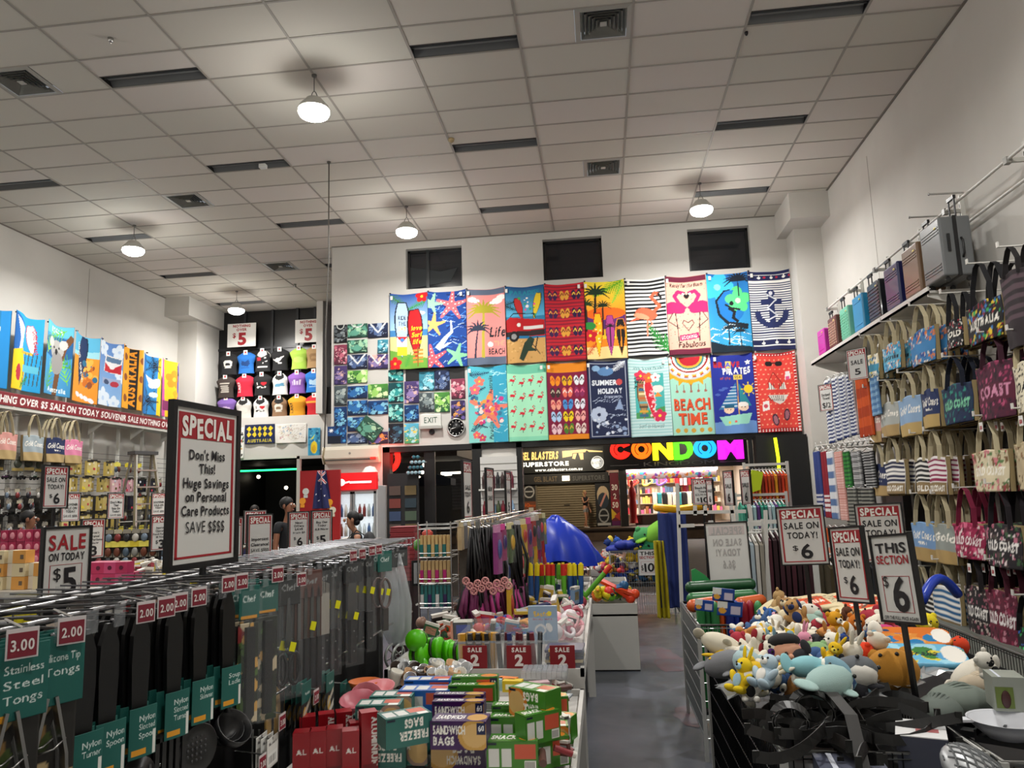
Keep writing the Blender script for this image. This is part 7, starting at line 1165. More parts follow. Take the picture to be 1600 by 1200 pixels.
carton('blue food bag box lying flat behind the purple ones',662,1114,.86,.21,.1,.085,0,BL,['',''],None,None);carton('blue food bag box under the flat one',648,1130,.8,.2,.1,.07,0,BL,['BAGS',''],None);carton('blue food bag box further back, only its top showing',668,1098,.86,.2,.08,.09,.02,BL,['',''],'6a3a6a')
for k,(px,py,z,rz,lb)in enumerate(((640,1166,.86,.6,'teal freezer bags box tilted across the others'),(590,1146,.84,.1,'teal freezer bags box in the left rear stack'),(586,1160,.8,.1,'teal freezer bags box second in the left rear stack'),(574,1184,.76,.12,'teal freezer bags box at the left of the pile'),(598,1200,.74,.05,'teal freezer bags box at the front left of the pile'),(633,1196,.74,-.05,'teal freezer bags box next to the purple stack'),(654,1180,.76,.12,'small teal freezer bags box behind the tilted one'),(610,1130,.84,.05,'teal freezer bags box at the back of the left stack'))):carton(lb,px,py,z,.17,.1,.1,rz,TL,['FREEZER','BAGS'],'a88a7a' if k%2 else None,flip=(k in(0,4)))
for k in range(9):
 px,py,z=(470,496,522,548,480,510,538,560,578)[k],(1215,1212,1208,1212,1185,1180,1176,1196,1204)[k],.74;p=A(px,py,Z=z);t=T('foil_box','red aluminium foil box standing on end, %s of the red group'%('front left','second at the front','third at the front','fourth at the front','rear left','rear middle','rear right','second from the right','rightmost')[k],'box',p,.25+.03*k,'aluminium foil boxes')
 h=.2 if k==8 else.15;b=MB(M(RE,.35));b.bx(-.03,.03,.002,.062,0,h);b.build('carton',t);c=Cv(20,h/.06,RE);c.text('ALUMINIUM',.62,c.H*.5,.34,'efe8e4',w=c.H*.85,rot=-1.57,st='x')if k>4 else c.text('AL',.5,c.H*.5,.3,'efe8e4',w=.6,st='x');c.rect(.1,.05,.9,.4,'7a0e18');sheet('front_print',c,flat((-.03,0,0),(.06,0,0),(0,0,h)),t,printed('gloss'),0)
GN=np.random.default_rng(21)
for q_,(px,py,z,rz)in enumerate(((862,1200,.74,.5),(866,1160,.74,-.3),(862,1128,.76,.2),(850,1160,.84,.7))):carton('green snack bags box at the right rim of the table, %s'%('nearest','middle','farthest','lying on the others')[q_],px,py,z,.15,.07,.1,rz,GR,['',''],'d8802a',top='SNACK')
def lathe_thing(name,lb,cat,p,prof,col,rot=None,grp=None,n=16,rough=.4,metal=0.0,extra=None):
 b=MB(M(col,rough,metal));b.lathe(prof,n=n)
 if extra:extra(b)
 return b.build(name,loc=p,rot=rot,label=lb,cat=cat,group=grp)
CUP=[(.022,0),(.03,.06),(.032,.075),(.03,.075),(.024,.01),(.0005,.008)]
BOWL=[(.03,0),(.06,.03),(.075,.06),(.072,.06),(.055,.03),(.0005,.012)]
for k,(px,py,cl,lb)in enumerate(((570,1085,'d8743a','orange plastic bowl'),(572,1100,'d8808a','large pink plastic bowl tilted on its side'),(592,1092,'e08a90','pink bowl beside the tilted one'),(560,1112,'c86a78','dark pink bowl at the left'))):lathe_thing('plastic_bowl',lb+' behind the freezer boxes','bowl',A(px,py,Z=.84),BOWL,cl,((1.0,0,.3)if k==1 else(.1*k,0,0)),'plastic bowls')
for k in range(26):
 px,py=612+9.2*(k%13)+3*(k//13)+GN.normal(0,2),1068-12*(k//13)+GN.normal(0,2);sil=GN.random()<.45
 lathe_thing('party_cup','small %s food cup in the row at the back of the box table'%('silver foil' if sil else 'white and brown'),'cup',A(px,py,Z=.82),CUP,'c4c6c8' if sil else['d8d4c8','3a2a22','c8a078','e4e0d8'][k%4],(GN.random()*.8,GN.random()*.6,0),'silver cups' if sil else 'white and brown cups',12,.3 if sil else.5,.7 if sil else 0)
b=MB(M('c8ccd0',.25,.6))
for k in range(9):p=A(818+8*k,1062,Z=.82);q=MB(M('c8ccd0',.25,.6));q.bx(-.012,.012,0,.16,0,.035);[q.bx(-.01,.01,.01+.03*i,.028+.03*i,.035,.04)for i in range(5)];q.build('clip_tray',loc=p,label='clear strip of clips in the fan at the right rear of the box table',cat='tray',group='clear clip strips')
for k,(px,py,cl)in enumerate(((752,1076,'d8601a'),(790,1078,'e07a2a'),(800,1082,'d8b818'),(770,1080,'a0c8d0'),(845,1085,'b89aa0'),(855,1095,'7a2a3a'),(862,1110,'6a2030'))):p=A(px,py,Z=.82);q=MB(M(cl,.45));q.bx(-.045,.045,0,.05,0,.05);q.bx(-.03,.03,-.002,0,.012,.035,M(['2a5a2a','f0d0a0','f4f0d0','e8e8e8','e8c8c8','c8a0a0','c09090'][k],.5));q.build('small_carton',loc=p,rot=.2*k-.5,label='small %s carton behind the snack bag boxes'%('orange fruit-picture','orange','yellow','pale blue','mauve','dark red','deep maroon')[k],cat='box')
for k,(px,py,z,r)in enumerate(((664,1042,.78,0),(688,1046,.78,1),(705,1046,.78,0),(664,1016,.86,1),(686,1012,.87,2),(702,1010,.88,2),(660,1000,.95,0),(716,1012,.87,2),(676,1028,.84,1))):
 b=MB(M('58c410',.35));b.lathe([(.0005,-.04),(.05,-.04),(.054,-.035),(.054,.022),(.058,.022),(.058,.042),(.0005,.044)],n=22,axis=((0,-1,.15),(.9,-.4,0),(1,-.15,0))[r]);b.lathe([(.0545,-.015),(.0555,-.015),(.0555,.005),(.0545,.005)],n=22,axis=((0,-1,.15),(.9,-.4,0),(1,-.15,0))[r],mat=M('1c2a14',.4));b.build('green_tin',loc=A(px-8+8*(k%3)*(k>5),py+6*(k%2),Y=4.25+.05*(k%3)),label='bright green round tin in the heap left of the sale bins, %s'%('bottom left','bottom middle','bottom right','middle left','upper middle','upper right','topmost','far right','centre')[k],cat='tin',group='green tins')
for k,(x0,x1,lb)in enumerate(((716,772,'left clear sale bin holding yellow and black combs'),(774,846,'middle clear sale bin holding dark red and black combs'),(850,914,'right clear sale bin holding flat dark blue packs'))):
 pa,pb=A(x0,1050,Y=4.12),A(x1,1050,Y=4.12);w=pb.x-pa.x;t=T('sale_bin',lb,'bin',(pa.x,4.12,.79),0,'clear sale bins')
 b=MB(CLEAR);b.bx(0,w,0,.004,0,.17);b.bx(0,.004,0,.3,0,.2);b.bx(w-.004,w,0,.3,0,.2);b.bx(0,w,.296,.3,0,.24);b.build('bin_walls',t)
 q=A((730,760,796)[0]if False else(742,811,879)[k],1032,Y=4.1);b=MB(M('86101c',.45));b.bx(-.065,.065,-.004,0,-.055,.06);b.text('SALE',(0,-.006,.028),(1,0,0),(0,0,1),.022,M('f0e8e4',.5),w=.075,st='x');b.text('2',(0,-.006,-.04),(1,0,0),(0,0,1),.055,M('f0e8e4',.5),w=.045,st='x');b.build('sale_card',loc=(q.x,4.105,q.z+.015),label='red SALE 2 card on the %s clear sale bin'%('left','middle','right')[k],cat='price tag',group='SALE 2 cards')
 for i in range(11 if k<2 else 7):
  b=MB(M((['c8901a','17171a','c8901a','26262a','141416'],['17171a','5a1020','26262a','1a2a6a','6a1424'],['1a2040','2a3060','14182a','c8b890','20284a'])[k][i%5],.4))
  if k<2:hw=.02 if(k==0 and i%5 in(0,2))else.011;b.bx(-hw,hw,-.02,.02,0,.2);b.bx(-hw-.002,hw+.002,-.022,.022,.15,.16,M('8a8a8c',.4));b.build('comb',loc=(pa.x+.02+i*(w-.04)/10,4.2+.02*(i%3),.785),rot=(0,.06*((i*5)%3-1),.2*(i%3)),label='carded comb standing in the %s sale bin'%('left','middle')[k],cat='comb',group='combs in the %s sale bin'%('left','middle')[k])
  else:b.bx(-.1,.1,-.1,.1,0,.014);b.bx(-.08,-.03,-.101,.0,.003,.0145,M('d8b030',.4));b.build('flat_pack',loc=(pa.x+w/2,4.27,.785+.017*i),rot=.04*(i%3-1),label='flat dark pack in the pile inside the right sale bin',cat='packet',group='flat packs in the right sale bin')
def novelty(lb,n,box,cols,kinds,z,grp,name='novelty_toy',sz=(.025,.05),cat='novelty',seed=1,lim=None,lo=None):
 g=np.random.default_rng(seed);x0,y0,x1,y1=box;ms={}
 for k in range(n):
  c_,kd=cols[int(g.integers(len(cols)))],kinds[int(g.integers(len(kinds)))];key=(c_,kd);s=sz[0]+(sz[1]-sz[0])*g.random()
  if key not in ms:
   b=MB(M(c_,.45))
   if kd=='ball':b.ell((0,0,.9),1.0,nu=10,nv=7);b.ell((.2,-.5,1.5),.35,M(cols[(k+1)%len(cols)],.4),6,5)
   elif kd=='pack':b.bx(-1.2,1.2,-.3,.3,0,2.2);b.bx(-.9,.9,-.34,.3,.5,1.6,M(cols[(k+2)%len(cols)],.4));b.bx(-1.2,1.2,-.36,.32,1.9,2.3,M('dcd8d0',.4))
   elif kd=='flat':b.bx(-1.4,1.4,-1,1,0,.35);b.bx(-1.0,1.0,-.7,.7,.35,.4,M(cols[(k+1)%len(cols)],.4))
   elif kd=='loop':b.tube([(math.cos(a),math.sin(a)*1.0,.4+.3*math.sin(2*a))for a in np.linspace(0,6.28,14,endpoint=False)],.28,6,closed=True)
   elif kd=='tube':b.cyl((-1.4,0,.4),(1.4,0,.5),.4,n=8);b.cyl((1.1,0,.5),(1.6,0,.5),.42,n=8,mat=M(cols[(k+1)%len(cols)],.4))
   elif kd=='toy':b.ell((0,0,.8),(1.0,.8,.8),nu=10,nv=7);b.ell((.9,0,1.5),.6,nu=10,nv=7);b.ell((1.45,0,1.4),(.35,.25,.2),M('e8862a',.4),6,5);[b.ell((1.1,q*.4,1.8),.14,M('101010',.3),6,4)for q in(-1,1)];b.ell((-1,0,1.1),(.5,.3,.3),nu=8,nv=5)
   ms[key]=b.mesh(name)
  lo_=z-.02 if lo is None else lo;zz=lo_+(z-lo_)*g.random()
  for _ in range(30):
   p=A(x0+(x1-x0)*g.random(),y0+(y1-y0)*g.random(),Z=zz)
   if not lim or(lim[0]<p.x<lim[1]and lim[2]<p.y<lim[3]):break
  o=bpy.data.objects.new(name,ms[key]);place(o,None,(p.x,p.y,zz),(g.normal()*.2,g.normal()*.2,g.random()*6),label=lb,cat=cat,group=grp);o.scale=(s,s,s)
novelty('small white or black carded novelty heaped left of the hanging wigs',50,(642,935,712,985),['e0e0e0','1a1a1c','c8ccd0','8a6a5a','e8e4dc','3a3a3c'],['pack','flat','ball','tube'],.86,'white and black novelties',seed=3,lim=(-1.16,-.2,4.16,6.85),lo=.79)
novelty('small orange, red or striped novelty behind the green tins',26,(642,985,716,998),['e0643a','d84a2a','e8a08a','2a5a3a','e8e0d8'],['tube','ball','pack'],.88,'orange novelties',seed=4,lim=(-1.16,-.2,4.16,6.85),lo=.79)
novelty('small colourful party novelty above the sale bins',70,(722,968,850,1000),['b0202c','d8901a','2a3a8a','8a2a5a','e8d8d0','1c1c20','3a7a9a','c83a6a'],['pack','ball','flat','loop','tube'],.9,'party novelties',seed=5,lim=(-1.16,-.2,4.16,6.85),lo=.79)
novelty('pink and clear wrapped hair novelty at the right of the novelty table',70,(850,945,914,1000),['d898a0','e8b8bc','c86a80','d8d0d4','9a3a4a','e08a98'],['ball','pack','loop'],.9,'pink hair novelties',seed=6,lim=(-1.16,-.2,4.16,6.85),lo=.79)
novelty('packaged party supply behind the sale bins',40,(800,925,900,960),['6a8aa8','c8ccd4','2a3a6a','4a6a3a','d8d8dc','c8a83a'],['pack','flat'],.92,'packaged party supplies',sz=(.03,.06),seed=7,lim=(-1.16,-.2,4.16,6.85),lo=.79)
c=Cv(46,1.15,'8fa4bc');c.text('Easter',.5,.82,.16,'d8b04a',w=.6,jig=.06);c.ell(.74,.9,.08,.08,'e8d03a');c.text('bunny ears',.5,.7,.07,'a84a5a',w=.66);c.ell(.42,.38,.2,.18,'e0dcdc');c.ell(.42,.36,.14,.13,'8fa4bc');c.ell(.72,.45,.1,.16,'e4e0e0',.5)
p=A(848,1002,Y=4.45);t=T('novelty_box','pale blue Easter novelty pack standing behind the right sale bin','packet',p);sheet('front_print',c,flat((-.08,0,0),(.165,0,0),(0,.02,.19)),t,printed('gloss'),0);b=MB(M('8fa4bc',.4));b.bx(-.08,.085,.025,.05,-.02,.19);b.build('carton',t)
t=T('costume_rack','wire rack carrying wigs and costume pieces in the middle of the shop','rack',(-.9,0,0));q_=CHROME
for y in(5.45,7.3,9.1):b=MB(STEEL);b.bx(-.015,.015,y-.015,y+.015,0.0,1.56);b.bx(-.2,.2,y-.02,y+.02,0,.04);b.build('upright',t)
b=MB(M('7a7a78',.4,.7));[b.cyl((0,5.45,.9+.1*k),(0,9.1,.9+.1*k),.003,n=4,cap=False)for k in range(7)];[b.cyl((0,5.5+.15*k,.9),(0,5.5+.15*k,1.55),.003,n=4,cap=False)for k in range(24)];b.build('wire_panel',t)
for x in(-.16,0,.16):b=MB(q_);b.cyl((x,5.4,1.55),(x,9.15,1.56),.007,n=6);b.build('rail',t)
def hang_item(lb,name,x,y,z,L_,cols,kind,rz,grp,cat='costume piece',w=.06):
 b=MB(M(cols[0],.7));g=np.random.default_rng(int(y*1000+x*77+5000)%9999)
 if kind=='wig':
  for k in range(14):u=(k-6.5)*w/7;b.tube([(u*.5,.02*g.normal(),0),(u+.01*g.normal(),.02*g.normal(),-L_*.4),(u*1.3+.015*g.normal(),.02*g.normal(),-L_*.66)],[.008,.012,.009],5,M(cols[0],.5));b.tube([(u*1.3+.01*g.normal(),0,-L_*.6),(u*1.6+.02*g.normal(),.02*g.normal(),-L_*.85),(u*1.7,.02*g.normal(),-L_)],[.014,.017,.004],5,M(cols[1 if k%3 else 0],.6))
 else:
  b.bx(-w,w,-.006,.006,-L_*.16,0,M(cols[1],.5));b.bx(-w*.9,w*.9,-.018,.012,-L_,-L_*.16,M(cols[0],.5));b.ell((0,-.02,-L_*.5),(w*.6,.015,L_*.2),M(cols[-1],.4),8,6);b.bx(-w*.9,w*.9,-.03,-.029,-L_,-L_*.16,FILM)
 b.cyl((0,0,0),(0,.12,.01),.004,n=5,mat=q_);return b.build(name,loc=(x,y,z),rot=rz,label=lb,cat=cat,group=grp)
for k in range(10):hang_item('long black wig with pink-tipped ends on the near end of the costume rack','wig',-.93+.028*k,5.42+.05*k,1.5,.66+.05*(k%3),['0c0b0d','b03a80' if k%2 else '6a2450'],'wig',.5,'black and pink wigs','wig')
for k in range(12):p=A(742+3.9*k,908+4*((k*7)%5),Y=5.3);b=MB(M('c88a88',.5));b.tube([(.022*math.cos(a),-.004,.022*math.sin(a))for a in np.linspace(0,6.28,12,endpoint=False)],.007,5,closed=True);b.cyl((-.014,-.004,-.014),(.014,-.004,.014),.005,n=5);b.cyl((-.014,-.004,.014),(.014,-.004,-.014),.005,n=5);b.build('pink_rosette',loc=(-.97+.027*k,5.32,p.z),label='round pink rosette on the band across the black wigs',cat='rosette',group='pink rosettes')
for k in range(46):
 y=5.55+.077*k;r_=(k*13)%7;hang_item('carded costume piece along the aisle side of the costume rack, %s'%('near part','middle part','far part')[k//16],'costume_pack',-.74+.03*(k%2),y,1.52-.2*((k*5)%3),.26+.1*((k*3)%4)/3,[['8a1a5a','d84a9a','3a2a6a'],['a01c24','d8c8c0','2a2a2e'],['2a2a30','c8b8a8','6a4a7a'],['3a2a24','b09a6a','c83a4a'],['5a6a4a','d8d0a0','c8a03a'],['6a6a74','d0d0d4','1a2a5a'],['c8a02a','e0d8b0','b03a2a']][r_],'pack',R90+.2*((k%3)-1),'carded costume pieces, part %d'%(k//16),w=.055+.02*(k%2))
for k in range(22):hang_item('carded piece on the far side of the costume rack','costume_pack',-1.05,5.6+.16*k,1.54,.2,[['c8b088','d8c8a0','8a6a3a'],['6a6a6e','c8c8cc','3a3a3e']][k%2],'pack',-R90,'carded pieces on the far side of the costume rack')
hang_item('bright pink and violet fairy wing pack at the near end of the rack','costume_pack',-.76,5.42,1.52,.34,['8a3a7a','c88ab0','3a4a8a'],'pack',R90-.3,None,w=.05)
t=T('wire_stand','chrome wire stand of tiered baskets left of the wigs','stand',(-1.22,5.6,0))
for sx in(-1,1):
 for sy in(-1,1):b=MB(CHROME);b.cyl((sx*.12,sy*.14,.1),(sx*.12,sy*.14,1.55),.006,n=6);b.build('post',t)
for z in(.95,1.12,1.3,1.5):b=MB(M('b8b8b6',.3,.8));[b.tube([(-.12,-.14,zz),(.12,-.14,zz),(.12,.14,zz),(-.12,.14,zz)],.004,4,closed=True)for zz in(z,z+.03)];[b.cyl((-.12+.03*i,-.14,z),(-.12+.03*i,.14,z),.002,n=4)for i in range(9)];b.build('basket',t)
for j,(z,cols)in enumerate(((1.3,['c8a870','1f6a66','b8a078','1f6a66']),(1.12,['b89a6a','b0206a','9a8a5a','b0206a']),(.95,['2a6a6a','c8c8c8','2a6a6a','3a2a5a']))):
 for k in range(8):b=MB(M(cols[(k+1)%4],.5));b.bx(-.012,.012,-.02,.02,0,.085);b.bx(-.01,.01,-.018,.018,.085,.15,M(cols[0],.6));b.build('brush_pack',loc=(-1.32+.028*k,5.49,z+.006),label='make-up brush pack in the %s basket of the wire stand'%('upper','middle','lower')[j],cat='brush',group='brush packs, %s basket'%('upper','middle','lower')[j])
for k in range(10):
 px=830+8.6*k;rd,gr_=k in(2,3,4,6),k in(2,3,4,5,6);p=A(px,928,Y=6.45+.04*(k%3));b=MB(M('57a020' if gr_ else '1c4a86',.6));L_=.24;b.cyl((0,0,-.1),(0,0,L_*.62),.021,n=10);b.cyl((0,0,L_*.62),(0,0,L_),.022,n=10,mat=M('c02418' if rd else('57a020' if k==5 else 'e0cc18'),.6));b.cyl((0,0,L_),(0,0,L_+.012),.012,n=8,mat=M('e0cc18',.6));b.build('foam_shooter',loc=p,rot=(0,.05*(k%2),0),label='foam water shooter, %s in the upright row behind the party supplies'%('first','second','third','fourth','fifth','sixth','seventh','eighth','ninth','tenth')[k],cat='water shooter',group='foam water shooters')
for k,(px,py,a,lb)in enumerate(((898,922,-.42,'red and green foam shooter leaning right, left of two'),(905,918,-.5,'red and green foam shooter leaning right, right of two'),(928,915,.75,'red-tipped green foam shooter leaning out over the white bin'))):b=MB(M('57a020',.6));b.cyl((0,0,-.12),(0,0,.14),.021,n=10);b.cyl((0,0,.14),(0,0,.22),.022,n=10,mat=M('c83018',.6));b.build('foam_shooter',loc=A(px,py,Y=6.6),rot=(0,a,0),label=lb,cat='water shooter',group='foam water shooters')
b=MB(M('1436b8',.35));g_=np.random.default_rng(2);n=22;prof=[(.36,0),(.34,.12),(.27,.3),(.16,.45),(.06,.52),(.0005,.53)];vs=[(-.35*z*z+(.1-.1*z)+r*1.15*math.cos(6.2832*i/n)*(1+.14*math.sin(i*2.1+j))*(1.15 if i%3 else.9),r*math.sin(6.2832*i/n)*(1+.12*math.sin(i*1.7)),z+.03*math.sin(i*1.3+j))for j,(r,z)in enumerate(prof)for i in range(n)]
b.add(vs,[(j*n+i,j*n+(i+1)%n,(j+1)*n+(i+1)%n,(j+1)*n+i)for j in range(5)for i in range(n)],True);p=A(884,868,Y=9.6);b.build('tarpaulin',loc=(p.x-.1,9.6,p.z-.06),rot=(0,.1,.2),label='crumpled royal blue tarpaulin heaped beyond the costume rack',cat='tarpaulin')
t=T('display_stand','dark stand under the blue tarpaulin','stand',(p.x-.1,9.6,0));b=MB(DARK);b.bx(-.3,.3,-.25,.25,0,p.z-.07);b.build('plinth',t)
for k in range(24):b=MB(M('8a2a30' if k%2 else 'a03a40',.5));b.bx(-.11,.11,-.14,.14,0,.018);b.bx(-.115,.115,-.145,.145,.014,.02);b.build('red_tray',loc=A(638,905,Y=7.0)+Vector((-.02,0,.02*k)),rot=.03*(k%3),label='flat dark red tray in the tall stack beyond the clear cones',cat='tray',group='stacked red trays')
t=T('display_stand','dark stand under the stack of red trays','stand',(A(638,905,Y=7.0).x-.02,7.0,0));b=MB(M('2a1012',.5));b.bx(-.1,.1,-.13,.13,0,A(638,905,Y=7.0).z);b.build('plinth',t)
for k,(px,py,cl,lb)in enumerate(((663,912,'e09a18','orange plush ball'),(688,900,'e0a818','yellow bent plush'),(672,925,'d8d6d0','white tub'),(668,845,'b03018','red and yellow flag-coloured tub'),(655,860,'4a8a2a','green toy'))):lathe_thing('novelty_tub',lb+' in the clutter left of the brush baskets','novelty',A(px,py,Y=6.2),[(.03,0),(.045,.02),(.045,.07),(.02,.09),(.0005,.09)],cl)
for k in range(6):b=MB(DARK);b.bx(-.05,.05,-.01,.01,0,.22);b.bx(-.035,.035,-.012,.0,.02,.2,M('c8ccd0',.5));b.build('carded_tool',loc=A(652+9*(k%3),915,Y=6.8+.4*(k//3)),rot=.6,label='black and white carded item hanging between the red trays and the brush baskets',cat='packet',group='black and white carded items')
def dump(lb,px0,px1,pyb,ztop,d,y):
 a,c_=A(px0,pyb,Y=y),A(px1,pyb,Y=y);w=c_.x-a.x;t=T('dump_bin',lb,'bin',((a.x+c_.x)/2,y,0));m=M('b9b8b3',.5);w/=2
 b=MB(m);b.bx(-w,w,0,.016,.0,ztop);b.bx(-w,w,d-.016,d,.02,ztop);b.bx(-w,-w+.016,.016,d-.016,.02,ztop);b.bx(w-.016,w,.016,d-.016,.02,ztop);b.bx(-w,w,0,d,ztop-.12,ztop-.1);b.build('panels',t);b=MB(M('8a7a5c',.6));b.bx(w,w+.002,0,.016,.02,ztop);b.bx(-w-.002,-w,0,.016,.02,ztop);b.build('edge_strip',t);b=MB(BLACK);b.bx(-w,w,-.002,d,-.0,.014);b.build('skid',t);return t
dump('white dump bin of red and yellow toys at the left of the aisle',924,1001,1048,.64,.5,7.8);dump('white dump bin of small balls behind the front dump bin',926,982,960,.66,.5,9.6);dump('white dump bin at the far left of the aisle',925,976,935,.66,.5,11.2)
novelty('yellow, red or green toy heaped in the front white dump bin',44,(930,940,992,918),['e0cc18','d8281a','e0cc18','2a3a4a','e8e4d8','1c6a94','5aa020','e06a1a'],['toy','toy','tube','ball'],.7,'toys in the front dump bin','toy',(.035,.06),'toy',8,(-.16,.28,7.85,8.25),.6)
for k,(x0,y0,x1,y1,cl)in enumerate(((935,905,985,935,'d83a18'),(950,918,992,928,'e0481a'),(940,930,975,915,'1c5a8a'))):p,q=A(x0,y0,Y=8.0),A(x1,y1,Y=8.0);b=MB(M(cl,.4));b.strap([p,(p+q)/2+Vector((0,-.03,.02)),q],.07,.03,(0,1,.4));b.ell(q,(.05,.04,.05));b.build('toy_plane',label=('long red toy reaching across the front dump bin','second red toy arm at the right of the dump bin','blue toy wing in the front dump bin')[k],cat='toy')
novelty('small coloured ball in the second white dump bin',40,(932,896,980,886),['b02a4a','5a2a5a','d8c83a','e8d8d0','c83a3a','d88a2a'],['ball'],.7,'balls in the second dump bin','toy_ball',(.03,.05),'ball',9,(-.2,.3,9.65,10.05),.62)
novelty('pale packet in the far white dump bin',24,(930,872,974,866),['e0c8c0','e8e4dc','c8403a','d8a080'],['pack','flat'],.7,'packets in the far dump bin','packet',(.03,.06),'packet',10,(-.25,.35,11.25,11.65),.58)
novelty('small plush or novelty on the far toy table beyond the foam shooters',70,(865,862,928,900),['e8e0d8','d86a3a','3a2a24','6a4a5a','c8a08a','1c1c20','e8a03a','d88aa0'],['toy','ball','pack'],.68,'novelties on the far toy table','novelty_toy',(.03,.06),'toy',11,(-.72,-.23,7.1,10.1),.61)
novelty('clear or brown carded item along the right side of the food bag boxes',40,(846,1075,884,1190),['c8ccd0','5a3a34','8a2a30','d8d4cc','9aa0a4'],['pack','flat','tube'],.8,'carded items beside the food bag boxes','carded_item',(.02,.035),'packet',12,(-.34,-.18,2.3,3.9),.73)
# ================================================================ the right-hand baskets
def basket(lb,x0,x1,y0,y1,z,col='1c1e20',fill=.5,floor=.45):
 t=T('wire_basket',lb,'basket',((x0+x1)/2,(y0+y1)/2,0));w,d=(x1-x0)/2,(y1-y0)/2;m=M(col,.35,.6)
 for sx in(-1,1):
  for sy in(-1,1):b=MB(M('b8b8b4',.4,.4));b.bx(sx*w-.012,sx*w+.012,sy*d-.012,sy*d+.012,0,z+.005);b.build('corner_post',t)
 b=MB(STEEL);b.tube([(-w,-d,z),(w,-d,z),(w,d,z),(-w,d,z)],.011,6,closed=True);b.build('rim',t)
 for sd in range(4):
  b=MB(m);ln=w if sd<2 else d;n=int(ln*2/.03)
  for k in range(1,n):
   q=-ln+2*ln*k/n;a=(q,(-d,d)[sd]if sd<2 else 0,0);a=(q,(-d,d)[sd%2])if sd<2 else((-w,w)[sd%2],q);b.cyl((a[0],a[1],.12),(a[0],a[1],z),.0022,n=4,cap=False)
  for k in range(7):
   zz=.14+(z-.16)*k/6;b.cyl(*((((-w,(-d,d)[sd%2],zz),(w,(-d,d)[sd%2],zz)))if sd<2 else(((-w,w)[sd%2],-d,zz),((-w,w)[sd%2],d,zz))),.003,n=4,cap=False)
  b.build('wire_side',t)
 b=MB(M('141517',.5));b.bx(-w+.01,w-.01,-d+.01,d-.01,floor-.02,floor);b.bx(-w+.012,-w+.016,-d+.012,d-.012,.14,z-.1);b.bx(w-.016,w-.012,-d+.012,d-.012,.14,z-.1);b.build('liner',t);return t
basket('black wire basket of plush toys and belts at the right of the aisle',.545,1.165,2.72,4.58,.85,floor=.62);basket('second black wire basket beside the sign posts, holding boards and plush',1.22,2.1,2.72,5.4,.82,floor=.6);basket('clear wire basket of bagged pool noodles further along the aisle',.58,1.06,5.25,6.35,.84,'b0b4b4',floor=.3)
def plush(lb,px,py,z,kind,c1,c2='f0ece4',s=.09,rot=(0,0,0),grp='plush toys in the baskets'):
 p=A(px,py,Z=z)if not isinstance(px,tuple)else Vector(px);t=T('plush_toy',lb,'plush toy',(p.x,p.y,p.z),0,grp);t.rotation_euler=rot;t.scale=(s,s,s);fz=M(c1,.95,bump=.25,scale=40);f2=M(c2,.95)
 b=MB(fz);E=[]
 if kind in('bear','bunny','dog','monkey'):
  b.ell((0,0,.0),(.75,.62,.85));b.ell((0,-.1,1.15),(.68,.6,.6))
  for q in(-1,1):
   b.ell((q*.75,-.25,.25),(.26,.28,.55),rot=Matrix.Rotation(q*.6,3,'Y'));b.ell((q*.5,-.55,-.6),(.3,.6,.28))
   if kind=='bunny':b.ell((q*.3,.0,2.05),(.16,.12,.6),rot=Matrix.Rotation(q*.2,3,'Y'))
   elif kind=='dog':b.ell((q*.68,-.05,1.05),(.14,.3,.45),f2)
   else:b.ell((q*.52,0,1.62),(.22,.14,.22))
   b.m(fz)
  b.build('body',t);b=MB(f2);b.ell((0,-.62,1.02),(.3,.2,.24));b.ell((0,-.55,.05),(.42,.15,.5));b.build('muzzle',t);E=[(-.25,-.62,1.28),(.25,-.62,1.28),(0,-.8,1.1)]
 elif kind in('whale','fish','seal'):
  b.ell((0,0,0),(1.35,.72,.68));b.ell((-1.5,0,.2),(.4,.55 if kind!='fish' else.12,.14 if kind!='fish' else.6));[b.ell((.3,q*.75,-.2),(.3,.4,.1))for q in(-1,1)];b.build('body',t);b=MB(f2);b.ell((.5,0,-.25),(.85,.6,.48));b.build('belly',t);E=[(1.0,-.5,.25),(1.0,.5,.25)]
 elif kind=='star':b.prism([(r*math.sin(math.pi*i/5),r*math.cos(math.pi*i/5))for i,r in enumerate([1.1,.55]*5)],(0,.2,0),(1,0,0),(0,0,1),.4);b.ell((0,0,0),(.6,.42,.6));b.build('body',t);E=[(-.2,-.4,.15),(.2,-.4,.15)]
 elif kind=='doll':
  b.ell((0,0,0),(.8,.7,.75));b.ell((-.1,-.72,-.05),(.14,.18,.14));b.build('head',t);b=MB(M('141214',.8));b.ell((0,.16,.5),(.84,.72,.42),rot=Matrix.Rotation(-.35,3,'X'));b.build('hat',t);b=MB(f2);b.ell((0,.3,-1.1),(.7,.5,.7));b.build('body',t);E=[(-.3,-.64,.1),(.22,-.66,.1)]
 else:b.ell((0,0,0),(1,.92,.85));[b.ell((q*.6,-.1,.65),.28,nu=8,nv=6)for q in(-1,1)];b.build('body',t);E=[(-.3,-.8,.2),(.3,-.8,.2)]
 b=MB(M('0c0b0c',.2));[b.ell(e,.09,nu=8,nv=6)for e in E];b.build('eyes',t);return t
G7=np.random.default_rng(77)
